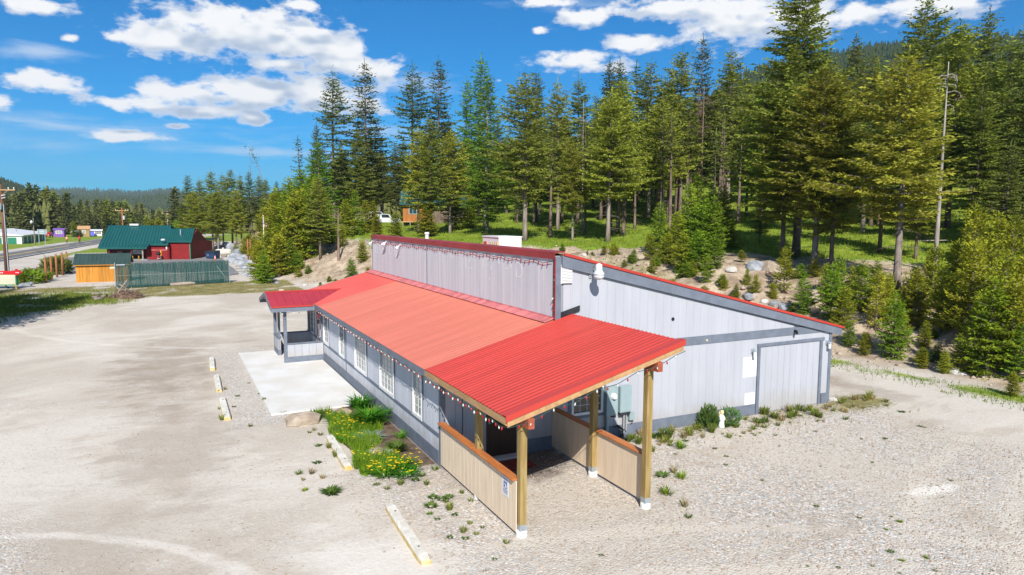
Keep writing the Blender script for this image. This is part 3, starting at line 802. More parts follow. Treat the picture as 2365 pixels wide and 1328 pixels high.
# front wall (plane x = 0)
fw_ = MB().box((.022, .14, 0), (.14, L - .02, roofz(0) - .10)).build('front_wall', 'siding_back', B); sub(fw_, B)
WIN = [(14.27, 15.40), (11.18, 12.14), (7.63, 9.43), (4.20, 5.92), (1.46, 2.35), (17.65, 18.75)]
FH = [(a, b2, .80, 2.36) for a, b2 in WIN] + [(15.93, 16.95, 0, 2.12)]
spans = []
for (lo, hi, hs) in ((.40, .785, FH[-1:]), (.885, 2.40, FH)):
    cs = cuts(.12, L - .12, .305, hs)
    for a, b2 in zip(cs[:-1], cs[1:]):
        for (l, h) in holes(a, b2, lo, hi, hs): spans.append((a, b2, l, l, h, h))
board_set(fw_, 'siding_board', 'front_siding_lifted', spans, 0, 1, .02)
for i, (a, b2) in enumerate(WIN):
    window(B, 1, a, b2, .87, 2.27, 0, {1.13: 2}.get(0, 4 if b2 - a > 1.5 else 2), 6 if b2 - a > 1.5 else 5, pane='pane_light' if i in (2, 3, 4) else 'pane', fw=.10 if b2 - a > 1 else .09, sw_=.075)
mb = MB()
for a, b2 in ((.12, 15.90), (16.97, L - .12)): mb.box((-.026, a, 0), (.018, b2, .40))
mb.build('base_trim', 'trim', B)
mb = MB()
edges = [.12] + [q for w in sorted(WIN) for q in (w[0] - .08, w[1] + .08)] + [L - .12]
for a, b2 in zip(edges[::2], edges[1::2]):
    if a > 15.5 and a < 17: continue
    MB().box((-.024, a, .79), (.018, b2, .88)).build('belt_board', 'trim', B)
mb = MB(); mb.box((-.026, .12, 2.41), (.018, L - .12, roofz(0) - .10)); mb.build('frieze_board', 'trim', B)
for y in (10.9,): MB().box((-.022, y - .03, .41), (.018, y + .03, .78)).build('seam_batten', 'trim', B); MB().box((-.022, y - .03, .89), (.018, y + .03, 2.40)).build('seam_batten', 'trim', B)
# pink door on the porch
pd = MB().box((-.008, 15.99, .06), (.02, 16.89, 2.05)).build('porch_door', 'door_pink', B); sub(pd, B)
MB().box((-.02, 16.17, .75), (-.0085, 16.71, 1.85)).build('door_window', 'vinyl', pd)
MB().box((-.024, 16.24, .82), (-.0205, 16.64, 1.78)).build('pane', 'pane_light', pd)
MB().lathe([(0, 0), (.03, 0), (.035, .03), (.015, .06)], (-.045, 16.06, 1.0), 8).build('door_handle', 'galv', pd)
for q in (((-.024, 15.92, 0), (.018, 15.985, 2.12)), ((-.024, 16.895, 0), (.018, 16.96, 2.12)), ((-.024, 15.92, 2.121), (.018, 16.96, 2.20))):
    MB().box(*q).build('door_frame', 'trim', pd)
# rear and far walls
MB().box((W - .12, .16, 0), (W, L, 2.74)).build('rear_wall', 'siding', B)
MB().prism([(.02, 0), (W - .13, 0), (W - .13, shedz(W) - .1), (FX, shedz(FX) - .1), (FX, roofz(FX) - .05), (.02, roofz(0) - .05)], 1, L - .12, L).build('end_wall', 'siding', B)
# false front
ff = MB().box((FX + .02, .02, roofz(FX) - .05), (FX + .16, L, FT - .03)).build('false_front', 'siding_back', B); sub(ff, B)
spans = []
ys_ = list(np.arange(.09, 10.84, .2985)) + [10.85]
for a, b2 in zip(ys_[:-1], ys_[1:]): spans.append((a, b2, roofz(FX) + .1, roofz(FX) + .1, FT - .12, FT - .12))
ys_ = list(np.linspace(10.93, L - .02, 30))
for a, b2 in zip(ys_[:-1], ys_[1:]): spans.append((a, b2, roofz(FX) + .1, roofz(FX) + .1, FT - .12, FT - .12))
board_set(ff, 'siding_board', 'false_siding_lifted', spans, FX, 1, .02, .007)
MB().box((FX - .012, 10.86, roofz(FX) + .1), (FX + .018, 10.92, FT - .12)).build('seam_batten', 'trim', ff)
MB().box((FX - .02, -.032, roofz(FX) + .03), (FX - .006, .085, FT - .13)).build('corner_strip', 'maroon_cap', ff)
MB().box((FX - .006, L + .002, roofz(FX) + .03), (FX + .10, L + .03, FT - .13)).build('corner_strip', 'white_paint', ff)
# faint traces of removed letters, slightly proud paint ridges
gh = MB()
def stroke(y0, z0, y1, z1, w=.022):
    d = Vector((0, y1 - y0, z1 - z0)); n = Vector((0, -d.z, d.y)).normalized() * w / 2
    p = [Vector((FX - .003, y0, z0)) - n, Vector((FX - .003, y1, z1)) - n, Vector((FX - .003, y1, z1)) + n, Vector((FX - .003, y0, z0)) + n]
    gh.add(p + [q + Vector((.0025, 0, 0)) for q in p], [(0, 1, 2, 3), (7, 6, 5, 4), (0, 4, 5, 1), (1, 5, 6, 2), (2, 6, 7, 3), (3, 7, 4, 0)])
def gl(px, py, qx, qy, w=.02):
    a = onplane(850 + px * .18605, 530 + py * .18605, 0, FX); c = onplane(850 + qx * .18605, 530 + qy * .18605, 0, FX)
    stroke(a[1], a[2], c[1], c[2], w)
for s in ((75,172,110,168),(92,180,95,290),(118,172,120,292),(150,178,165,300),(165,300,182,230),(182,230,205,312),(205,312,215,190),(262,205,290,200),(290,200,292,235),(262,205,262,300),(330,210,338,335),(338,335,415,345),(350,230,354,330),(75,172,160,170),(268,300,292,296),
          (1215,332,1212,470),(1266,335,1262,410),(1225,478,1262,478),(1262,478,1300,486),(1430,372,1430,480),(1430,372,1575,368),(1450,440,1480,450),(1520,450,1535,500),(1465,560,1462,590),(1840,490,1842,580),(1842,580,1890,585),(1890,585,1912,540),(1912,540,1908,460),(1908,460,1880,420),(1880,420,1815,408),(1705,485,1740,490),(1508,590,1506,630),(1620,350,1625,430),(1770,395,1775,480),(1055,320,1150,312),(1030,300,1035,350)):
    gl(*s)
gh.build('letter_traces', 'ghost', ff, off=(0, 0, 0))
# cap flashing along its top
for k in range(6):
    y0 = -.04 + k * (L + .08) / 6; y1 = -.04 + (k + 1) * (L + .08) / 6 - .004
    MB().prism([(FX - .045, FT - .125), (FX - .032, FT - .125), (FX - .032, FT + .055), (FX + .30, FT + .085 - .02), (FX + .30, FT + .10), (FX - .045, FT + .075)], 1, y0, y1).build('cap_flashing', 'maroon_cap' if k < 4 else 'maroon_cap', ff, off=(0, 0, 0))
# base flashing where the low roof meets it
for k in range(7):
    y0 = .05 + k * (L + .3) / 7; y1 = y0 + (L + .3) / 7 - .004
    MB().prism([(FX - .30, roofz(FX - .30) + .034), (FX - .004, roofz(FX) + .05), (FX - .004, roofz(FX) + .10), (FX - .016, roofz(FX) + .10), (FX - .025, roofz(FX) + .06), (FX - .30, roofz(FX - .30) + .044)], 1, y0, y1).build('base_flashing', 'pink_flashing', ff, off=(0, 0, 0))
# ribbed metal roof sheets
def sheet(x0, z0, x1, z1, w, ribs, rh=.022, rw=.026, th=.006, name='roof_panel', mats='red_roof', overlap=0):
    """sheet from (x0,z0) low edge to (x1,z1) high edge, spanning w along y, ribs up the slope"""
    prof = []
    p = w / ribs
    for i in range(ribs):
        c = p * (i + .5)
        prof += [(c - rw * 1.25, 0), (c - rw * .6, rh), (c + rw * .6, rh), (c + rw * 1.25, 0)]
    prof = [(0, 0)] + prof + [(w, 0)]
    up = Vector((-(z1 - z0), 0, x1 - x0)).normalized()
    mb = MB(); vs = []; n = len(prof)
    for (x, z) in ((x0, z0), (x1, z1)):
        for hh in (0, -th):
            for (y, h) in prof:
                q = Vector((x, y, z)) + up * (h + hh); vs.append(tuple(q))
    fs = []
    for i in range(n - 1):
        fs.append((i, i + 1, 2 * n + i + 1, 2 * n + i)); fs.append((n + i, 3 * n + i, 3 * n + i + 1, n + i + 1))
        fs.append((i, n + i, n + i + 1, i + 1)); fs.append((2 * n + i, 2 * n + i + 1, 3 * n + i + 1, 3 * n + i))
    fs += [(0, 2 * n, 3 * n, n), (n - 1, 2 * n - 1, 4 * n - 1, 3 * n - 1)]
    mb.add(vs, fs); return mb.mesh(name, mats)
def lay(parent, name, me, y0, n, w):
    for i in range(n):
        o = obj(name, me, parent); o.location = (0, y0 + i * w, 0)
lr = MB().prism([(EXO + .02, roofz(EXO + .02) - .09), (FX - .03, roofz(FX - .03) - .09), (FX - .03, roofz(FX - .03) - .012), (EXO + .02, roofz(EXO + .02) - .012)], 1, .03, 20.08).build('low_roof', 'raw_wood', B); sub(lr, B)
wA = 14.35 / 16
me1 = sheet(EXO - .03, roofz(EXO - .03) + .004, FX - .02, roofz(FX - .02) + .004, wA - .002, 4, rh=.007, rw=.02, mats='faded_roof')
lay(lr, 'roof_panel', me1, 0.0, 16, wA)
wB = (20.12 - 14.35) / 6
me2 = sheet(EXO - .03, roofz(EXO - .03) + .006, FX - .02, roofz(FX - .02) + .006, wB - .002, 4, rh=.007, rw=.02, mats='mid_red_roof')
lay(lr, 'roof_panel', me2, 14.352, 6, wB)
MB().box((EXO - .022, .02, EZ - .20), (EXO + .018, 20.06, EZ - .012)).build('eave_fascia', 'trim', B)
MB().box((EXO + .02, .02, EZ - .19), (-.03, 20.06, EZ - .17)).build('soffit', 'trim', B)
MB().prism([(EXO - .02, roofz(EXO) - .2), (FX, roofz(FX) - .2), (FX, roofz(FX) + .01), (EXO - .02, roofz(EXO) + .01)], 1, 20.085, 20.12).build('rake_board', 'trim', B)
mr = MB().prism([(FX + .2, shedz(FX + .2) - .09), (15.6, shedz(15.6) - .09), (15.6, shedz(15.6) - .014), (FX + .2, shedz(FX + .2) - .014)], 1, -.02, 20.0).build('main_roof', 'raw_wood', B); sub(mr, B)
me3 = sheet(15.66, shedz(15.66) + .004, FX + .18, shedz(FX + .18) + .004, .908, 4, mats='red_roof')
lay(mr, 'roof_panel', me3, -.08, 22, .912)
MB().prism([(FX + .22, shedz(FX + .22) - .025), (15.70, shedz(15.70) - .025), (15.70, shedz(15.70) + .055), (FX + .22, shedz(FX + .22) + .055)], 1, -.135, -.101).build('rake_trim', 'red_roof', mr)
MB().box((15.60, -.08, shedz(15.64) - .22), (15.65, 20, shedz(15.64) - .02)).build('eave_fascia', 'trim', B)
# rooftop cooler and vent pipe behind the false front
q = onplane(1115, 560, 0, 6.4); q2 = onplane(1152, 549, 0, 6.4)
ac = thing('rooftop_cooler', (6.4, (q[1] + q2[1]) / 2, shedz(6.4)), 'white boxy rooftop cooler with orange and blue grille showing above the false front', 'cooler', world=True)
yc0, yc1, zt = min(q[1], q2[1]), max(q[1], q2[1]), q2[2]
bd = MB().box((6.4, yc0, shedz(6.4) - .1), (7.5, yc1, zt)).build('cabinet', 'white_paint', ac); sub(bd, ac)
MB().box((6.37, yc0 - .02, zt), (7.53, yc1 + .02, zt + .05)).build('lid', 'white_paint', ac)
wy = yc1 - yc0
for k, (u, cmat) in enumerate(((.05, 'orange_plastic'), (.13, 'navy'), (.20, 'orange_plastic'), (.47, 'sign_cream'), (.60, 'paint_yellow'), (.72, 'sign_grey'), (.84, 'paint_yellow'))):
    MB().box((6.385, yc1 - wy * (u + .075), zt - .75), (6.398, yc1 - wy * u, zt - .2)).build('grille_panel', cmat, ac)
q = onplane(986, 545, 0, 5.2); zt = onplane(986, 541, 0, 5.2)[2]
vp = MB().lathe([(.0, -.6), (.09, -.6), (.09, zt - q[2] + .0), (.12, zt - q[2]), (.12, zt - q[2] + .1), (.0, zt - q[2] + .1)], (0, 0, 0), 12).build('vent_pipe', 'white_paint'); vp.location = q
tag(vp, 'short white vent pipe poking up behind the left half of the false front', 'vent pipe')

# ---- carport
CP = thing('carport', (0, -2.4, 0), 'open carport with a bright red ribbed roof on four timber posts', 'carport', world=True)
cy0 = -4.91; cxt = 4.08
cr = MB().prism([(EXO + .03, roofz(EXO + .03) - .055), (cxt - .02, roofz(cxt - .02) - .055), (cxt - .02, roofz(cxt - .02) - .012), (EXO + .03, roofz(EXO + .03) - .012)], 1, cy0 + .05, -.035).build('carport_roof', 'raw_wood', CP); sub(cr, CP)
wC = (-.002 - cy0) / 6
me4 = sheet(EXO - .03, roofz(EXO - .03) + .012, cxt, roofz(cxt) + .012, wC - .002, 5, rh=.018, rw=.03, mats='red_roof')
for i in range(6):
    o = obj('roof_panel', me4, cr); o.location = (0, cy0 + i * wC - CP.location.y, 0)
MB().prism([(EXO - .04, roofz(EXO - .04) + .045), (cxt + .02, roofz(cxt + .02) + .045), (cxt + .02, roofz(cxt + .02) - .075), (EXO - .04, roofz(EXO - .04) - .075)], 1, cy0 - .03, cy0 - .004).build('rake_trim', 'red_roof', cr)
MB().prism([(EXO - .04, roofz(EXO - .04) + .045), (cxt + .02, roofz(cxt + .02) + .045), (cxt + .02, roofz(cxt + .02) + .05), (EXO - .04, roofz(EXO - .04) + .05)], 1, cy0 - .03, cy0 + .16).build('rake_cap', 'red_roof', cr)
MB().prism([(EXO, roofz(EXO) - .20), (cxt - .02, roofz(cxt - .02) - .20), (cxt - .02, roofz(cxt - .02) - .08), (EXO, roofz(EXO) - .08)], 1, cy0 - .012, cy0 + .03).build('rake_fascia', 'raw_wood', CP)
MB().box((EXO - .022, cy0 + .032, EZ - .17), (EXO + .018, .0, EZ - .012)).build('eave_fascia', 'raw_wood', CP)
for y in np.linspace(-4.3, -.4, 5):
    MB().prism([(EXO + .03, roofz(EXO + .03) - .2), (cxt - .03, roofz(cxt - .03) - .2), (cxt - .03, roofz(cxt - .03) - .06), (EXO + .03, roofz(EXO + .03) - .06)], 1, y - .02, y + .02).build('rafter', 'raw_wood', CP)
PX = (.10, 3.36)
for x in PX:
    zt = roofz(x) - .20
    MB().box((x - .07, cy0 - .06, zt - .23), (x + .07, -.04, zt - .01)).build('beam', 'red_wood', CP)
    for y in (-4.56, -2.33):
        p = MB().box((x - .078, y - .078, .14), (x + .078, y + .078, zt - .232)).build('post', 'treated_wood', CP); sub(p, CP)
        MB().box((x - .082, y - .082, .10), (x + .082, y + .082, .26)).build('post_bracket', 'galv', p)
        MB().lathe([(0, -.1), (.125, -.1), (.125, .10), (.11, .13), (0, .13)], (x, y, 0), 14).build('footing', 'white_paint', p)
for x, sgn in ((0.0, -1), (3.47, 1)):
    xo = x
    hw = MB().box((min(xo, xo - sgn * .02), -4.50, .08), (max(xo, xo - sgn * .02), -.03, 1.20)).build('half_wall', 'tan_back', CP); sub(hw, CP)
    ysb = np.linspace(-4.53, -.03, 20)
    mbd = MB().box((0, 0, 0), (.018, ysb[1] - ysb[0] - .010, 1.115)).mesh('siding_board', 'tan_siding')
    for face in (0, 1):
        for yb in ysb[:-1]:
            o = obj('siding_board', mbd, hw)
            xx = xo + (sgn * .002 if sgn > 0 else -.020) if face == 0 else (xo - .04 if sgn > 0 else xo + .022)
            o.location = (xx, yb + .005 - CP.location.y, .082)
    MB().box((xo - .028 if sgn < 0 else xo - .02, -4.49, 1.155), (xo + .02 if sgn < 0 else xo + .028, -.03, 1.198)).build('top_rail', 'tan_siding', hw) if False else None
    mid = -2.33
    for (a, b2) in ((-4.485, mid - .075), (mid + .075, -.005)):
        MB().prism([(xo - .10, 1.205), (xo + .11, 1.205), (xo + .11, 1.238), (xo + .09, 1.245), (xo - .08, 1.245), (xo - .10, 1.238)], 1, a, b2).build('cap_board', 'cap_wood', hw)
    MB().box((xo - .105 if sgn < 0 else xo - .02, mid - .0745, 1.206), (xo + .02 if sgn < 0 else xo + .11, mid + .0745, 1.236)).build('cap_board', 'cap_wood', hw)

# ---- entry porch
PO = thing('entry_porch', (-.9, 17.1, 0), 'small gabled entry porch with maroon roof and low grey half walls', 'porch', world=True)
RZ, PZ, PY, PH = 3.17, 2.70, 17.1, 2.06
XF = -2.36
pslope = (RZ - PZ) / PH
for sgn in (-1, 1):
    ye = PY + sgn * PH
    nm = 'porch_roof'
    xr_r = EXO + (RZ - EZ) / SL; xr_e = EXO + (PZ - EZ) / SL
    deck = MB().add([(XF + .02, PY, RZ - .02), (xr_r, PY, RZ - .02), (xr_e + .02, ye - sgn * .02, PZ - .02), (XF + .02, ye - sgn * .02, PZ - .02),
                     (XF + .02, PY, RZ - .10), (xr_r, PY, RZ - .10), (xr_e + .02, ye - sgn * .02, PZ - .10), (XF + .02, ye - sgn * .02, PZ - .10)],
                    [(0, 1, 2, 3), (7, 6, 5, 4), (0, 4, 5, 1), (1, 5, 6, 2), (2, 6, 7, 3), (3, 7, 4, 0)])
    pr = deck.build(nm, 'raw_wood', PO); sub(pr, PO)
    n = 11
    for i in range(n):
        x0 = XF + (3.9) * i / n; x1 = XF + 3.9 * (i + 1) / n - .004
        # valley line: from (xr_e, ye) to (xr_r, PY)
        def yv(x):
            tq = min(1, max(0, (x - xr_e) / (xr_r - xr_e))); return ye + (PY - ye) * tq
        if x0 >= xr_r: break
        x1 = min(x1, xr_r)
        def zz(y): return RZ - pslope * abs(y - PY)
        a0, a1 = yv(x0), yv(x1)
        pl = MB()
        def P3(x, y, h): return (x, y, zz(y) + h)
        top = [P3(x0, a0, .002), P3(x1, a1, .002), P3(x1, PY, .002), P3(x0, PY, .002)]
        bot = [P3(x0, a0, -.012), P3(x1, a1, -.012), P3(x1, PY, -.012), P3(x0, PY, -.012)]
        pl.add(top + bot, [(0, 1, 2, 3), (7, 6, 5, 4), (0, 4, 5, 1), (1, 5, 6, 2), (2, 6, 7, 3), (3, 7, 4, 0)])
        xm = x0 + .02
        am = yv(xm + .03)
        rib = [P3(xm - .02, am, .0), P3(xm + .045, am, .0), P3(xm + .03, am, .028), P3(xm - .005, am, .028)]
        rb2 = [P3(xm - .02, PY, .0), P3(xm + .045, PY, .0), P3(xm + .03, PY, .028), P3(xm - .005, PY, .028)]
        pl.add(rib + rb2, [(0, 1, 2, 3), (7, 6, 5, 4), (0, 4, 5, 1), (1, 5, 6, 2), (2, 6, 7, 3), (3, 7, 4, 0)])
        pl.build('roof_panel', 'maroon_roof', pr)
    MB().box((XF + .01, min(ye, ye + sgn * .03), PZ - .05), (xr_e + .0, max(ye, ye + sgn * .03), PZ + .014)).build('drip_edge', 'red_roof', pr)
    MB().box((XF, min(ye - sgn * .004, ye - sgn * .04), PZ - .25), (-.46, max(ye - sgn * .004, ye - sgn * .04), PZ - .052)).build('fascia', 'trim', PO)
    MB().prism([(ye, PZ - .19), (PY, RZ - .17), (PY, RZ + .0), (ye, PZ - .02)], 0, XF - .03, XF + .018).build('gable_rake', 'trim', PO)
MB().prism([(PY - .13, RZ - .01), (PY, RZ + .035), (PY + .13, RZ - .01), (PY + .13, RZ - .018), (PY, RZ + .025), (PY - .13, RZ - .018)], 0, XF - .02, 1.2).build('ridge_cap', 'red_roof', PO)
PA, PB, PD = 15.45, 18.72, -1.74
for (x, y) in ((PD, PA), (PD, PB)):
    MB().box((x - .05, y - .07, 0.05), (x + .09, y + .07, PZ - .25)).build('post', 'trim', PO)
MB().box((PD - .04, 17.05 + .30, .9), (PD + .07, 17.05 + .41, PZ - .25)).build('post', 'trim', PO)
for y in (PA, PB):
    MB().box((-.12, y - .07, .96), (-.03, y + .07, PZ - .25)).build('post', 'trim', PO)
MB().box((PD - .05, PA - .06, PZ - .40), (PD + .09, PB + .06, PZ - .252)).build('header', 'trim', PO)
def lowwall(name, x0, x1, y0, y1):
    w = MB().box((x0 + .022, y0 + .022, .05), (x1 - .022, y1 - .022, .88)).build(name, 'siding_back', PO); sub(w, PO)
    lx = x1 - x0 > y1 - y0
    a, b2 = (x0, x1) if lx else (y0, y1)
    n = max(2, int(round((b2 - a) / .305))); cs = np.linspace(a, b2, n + 1)
    me_ = MB().box((0, 0, 0), (cs[1] - cs[0] - .01, .02, .56) if lx else (.02, cs[1] - cs[0] - .01, .56)).mesh('siding_board', 'siding')
    for c in cs[:-1]:
        for side in (0, 1):
            o = obj('siding_board', me_, w)
            wx, wy_ = (c + .005, y0 if side == 0 else y1 - .02) if lx else (x0 if side == 0 else x1 - .02, c + .005)
            o.location = (wx - PO.location.x, wy_ - PO.location.y, .31)
    MB().box((x0 - .012, y0 - .012, .05), (x1 + .012, y1 + .012, .305)).build('base_trim', 'trim', w)
    MB().box((x0 - .03, y0 - .03, .885), (x1 + .03, y1 + .03, .935)).build('cap_board', 'trim', w)
    return w
lowwall('half_wall', PD + .09, -.03, PA - .055, PA + .055)
lowwall('half_wall', PD + .09, -.03, PB - .055, PB + .055)
lowwall('half_wall', PD - .05, PD + .075, 17.32, PB - .07)

# ---- things fixed to the building
def on_wall(name, loc, label, cat, group=None): return thing(name, loc, label, cat, group)
# yard light on a curved arm
yl = on_wall('yard_light', (4.679, -.03, 5.03), 'white barn style yard light on a curved arm under the sloping roof edge', 'light'); yl.scale = (.64, .82, .68)
MB().tube([(0, 0, 0), (0, -.04, .10), (-.02, -.2, .42), (-.06, -.45, .52), (-.1, -.56, .50)], .03, 8).build('arm', 'conduit', yl)
MB().box((-.07, -.01, -.08), (.07, .02, .08)).build('mounting_plate', 'galv', yl)
hd = MB().lathe([(.0, .62), (.055, .62), (.06, .58), (.13, .57), (.14, .36), (.15, .30), (.23, .20), (.235, .13), (.0, .12)], (-.1, -.66, 0), 16).build('housing', 'lamp_white', yl, True)
MB().lathe([(.0, .12), (.22, .12), (.215, .05), (.16, -.04), (.08, -.08), (0, -.09)], (-.1, -.66, 0), 16).build('lens', 'lens', yl, True)
# flood lights on the false front
FLD = [((19.41, 5.36), 'white flood light at the far left corner of the false front', 1), ((16.89, 5.42), 'twin white flood light second from the left end of the false front', 0), ((14.59, 5.34), 'white flood light nearest the middle of the false front', 0)]
for (y, z), lab, k in FLD:
    f = on_wall('flood_light', (FX - .015, y, z), lab, 'light', 'flood lights on the false front'); f.scale = (.68, .68, .68)
    MB().lathe([(0, -.05), (.07, -.05), (.07, .05), (0, .05)], (0, 0, .1), 8).build('mounting_box', 'lamp_white', f)
    for sg in ((-1, 1) if '2' and 'twin' in lab else (0,)):
        hb = MB().tube([(-.03, sg * .05, .08), (-.10, sg * .10, .02)], .022, 6); hb.build('arm', 'dark', f)
        MB().tube([(-.08, sg * .10, .05), (-.16, sg * .13, -.02), (-.27, sg * .17, -.14), (-.30, sg * .18, -.17)], [.04, .07, .115, .10], 12).build('lamp_head', 'lamp_white', f, True)
# meters
mt = on_wall('electric_meter_box', (5.45, -.02, .78), 'pale blue electric meter box with a round glass meter', 'meter box')
bd = MB().box((-.20, -.16, 0), (.20, 0, .88)).build('cabinet', 'box_blue', mt)
MB().tube([(.03, -.16, .60), (.03, -.20, .60), (.03, -.205, .60), (.03, -.26, .60)], [.10, .10, .08, .075], 16).build('meter_dial', 'lens', mt)
MB().box((-.02, -.167, .22), (.06, -.161, .24)).build('name_plate', 'sign_grey', mt)
MB().tube([(-.12, -.07, -.78), (-.12, -.07, 0)], .055, 10).build('conduit', 'box_blue', mt)
MB().box((.03, -.12, -.07), (.14, -.02, -.002)).build('junction_box', 'dark', mt)
bb = on_wall('breaker_box', (5.94, -.02, .78), 'taller pale blue breaker cabinet just right of the electric meter', 'breaker box')
MB().box((-.21, -.17, .05), (.21, 0, .86)).build('cabinet', 'box_blue', bb)
MB().box((-.19, -.182, .08), (.19, -.172, .83)).build('door', 'box_blue', bb)
MB().box((-.20, -.16, -.02), (.18, -.01, .048)).build('gutter_box', 'dark', bb)
MB().tube([(.0, -.08, -.78), (.0, -.08, -.02)], .03, 8).build('conduit', 'conduit', bb)
MB().tube([(.09, -.08, -.55), (.09, -.08, -.02)], .025, 8).build('conduit', 'conduit', bb)
cb = MB()
for k in range(4):
    cb.tube([(-.42 + .1 * k, -.07, -.4), (-.30, -.14, -.36 + .02 * k), (-.12 + .03 * k, -.16, -.5), (-.06, -.14, -.66 + .03 * k), (-.2, -.15, -.72)], .009, 5)
cb.build('loose_cable', 'black', bb)
sb = on_wall('junction_box', (6.24, -.02, .52), 'small pale blue socket box with a cable right of the breaker cabinet', 'socket box')
MB().box((-.09, -.09, 0), (.09, 0, .24)).build('cabinet', 'box_blue', sb); MB().tube([(.0, -.05, 0), (.06, -.06, -.08), (-.03, -.06, -.12)], .014, 6).build('cable', 'dark', sb)
# wall lanterns by the garage door
for x, lab in ((11.28, 'bronze wall lantern left of the garage door'), (14.95, 'bronze wall lantern right of the garage door near the rear corner')):
    ln = on_wall('wall_lantern', (x, -.005, 2.20), lab, 'lantern', 'wall lanterns by the garage door')
    MB().box((-.06, -.02, -.02), (.06, 0, .14)).build('back_plate', 'galv', ln)
    MB().tube([(0, -.02, .10), (0, -.10, .13), (0, -.13, .10)], .015, 6).build('arm', 'galv', ln)
    MB().lathe([(0, .10), (.05, .09), (.075, .06), (.06, .055), (.05, -.12), (.06, -.13), (.0, -.15)], (0, -.13, 0), 8).build('lantern_glass', 'lens', ln)
    MB().lathe([(0, .11), (.05, .10), (.085, .062), (.085, .058), (0, .058)], (0, -.13, 0), 8).build('lantern_cap', 'galv', ln)
sc = on_wall('security_camera', (13.25, -.02, 2.79), 'small black security camera on the dark band above the garage door', 'camera')
MB().box((-.03, -.02, -.03), (.03, 0, .06)).build('bracket', 'black', sc); MB().tube([(0, -.02, .04), (-.04, -.10, .02), (-.10, -.20, -.03)], [.03, .05, .045], 8).build('camera_body', 'black', sc)
fs_ = on_wall('floodlight_socket', (9.22, -.021, 2.78), 'tiny round brass outlet on the dark band above the grey side wall', 'outlet')
MB().tube([(0, 0, 0), (0, -.03, 0)], .035, 8).build('cover', 'statue_gold', fs_)
sc2 = on_wall('wall_lamp', (.62, -.005, 1.95), 'small black wall lamp with a dangling cord beside the carport wall', 'lamp')
MB().box((-.05, -.09, -.10), (.05, 0, .10)).build('lamp_body', 'black', sc2); MB().tube([(0, -.01, -.1), (.01, -.012, -.7), (.0, -.012, -1.2)], .008, 5).build('cord', 'black', sc2)
pl_ = on_wall('porch_lantern', (-.03, 15.78, 1.80), 'black wall lantern beside the pink porch door', 'lantern')
MB().tube([(0, 0, .1), (-.10, 0, .16), (-.14, 0, .1)], .015, 6).build('arm', 'black', pl_); MB().lathe([(0, .12), (.07, .08), (.06, -.08), (0, -.12)], (-.14, 0, 0), 8).build('lantern_glass', 'dark', pl_)
dm = MB().box((1.25, -1.15, .012), (2.35, -.42, .03)).build('door_mat', 'mat_red', None, off=(1.8, -.8, 0)); dm.location = (1.8, -.8, tz(1.8, -.8) + .004)
tag(dm, 'reddish brown door mat in front of the dark door under the carport', 'door mat')

# ---- strings of big coloured bulbs
def bulb_mesh(m, s=1.0):
    mb = MB(); mb.lathe([(.0, 0), (.014 * s, 0), (.014 * s, -.03 * s), (.028 * s, -.05 * s), (.032 * s, -.075 * s), (.022 * s, -.11 * s), (.004 * s, -.135 * s)], (0, 0, 0), 7)
    return mb.mesh('bulb', m, True)
BM = {c: bulb_mesh(c) for c in ('bulb_red', 'bulb_white')}
def light_string(pts, step, label, cols=('bulb_red', 'bulb_white'), sag=.05, scale=1.0, group='strings of red and white bulbs', clipn=2, tilt=0):
    pts = [Vector(p) for p in pts]
    t = thing('string_lights', tuple(pts[0]), label, 'string lights', group)
    path = []; bulbs = []
    k = 0
    for a, b2 in zip(pts[:-1], pts[1:]):
        n = max(1, int((b2 - a).length / step))
        for i in range(n):
            p = a.lerp(b2, i / n); sg = sag * (1 - abs((k % (clipn * 2)) - clipn) / clipn)
            p = p - Vector((0, 0, sg)); path.append(p); bulbs.append(p); k += 1
    path.append(pts[-1])
    o = pts[0]
    MB().tube([p - o for p in path], .008, 5).build('wire', 'wire_green', t)
    for i, p in enumerate(bulbs[1:]):
        c = cols[i % len(cols)]
        scale_ = scale * .62; b2 = obj('bulb', BM[c], t); b2.location = p - o; b2.rotation_euler = (random.uniform(-.25, .25) + tilt, random.uniform(-.25, .25), random.uniform(0, 6)); b2.scale = (scale_,) * 3
    return t
light_string([(EXO - .04, cy0, EZ - .19), (EXO - .04, 0, EZ - .20)], .155, 'red and white bulb string along the low eave of the carport')
light_string([(EXO - .02, cy0 - .045, roofz(EXO) - .20), (cxt, cy0 - .045, roofz(cxt) - .21)], .27, 'red and white bulb string along the sloping edge of the carport roof', sag=.08)
light_string([(EXO - .035, .05, EZ - .20), (EXO - .035, 14.95, EZ - .20)], .20, 'red and white bulb string along the eave above the front windows', sag=.03)
light_string([(FX - .04, .1, FT - .19), (FX - .04, L - .1, FT - .19)], .285, 'red bulb string on green wire along the top of the false front', cols=('bulb_red',), sag=.08, scale=1.1)
light_string([(FX - .04, .03, FT - .2), (FX - .04, .03, roofz(FX) + .15)], .17, 'red bulb string hanging down the near corner of the false front', cols=('bulb_red', 'bulb_red', 'bulb_white'), sag=0, tilt=-.9)
light_string([(XF + .02, PY - PH - .05, PZ - .26), (-.46, PY - PH - .05, PZ - .26)], .22, 'red and white bulb string under the porch eave', sag=.03)
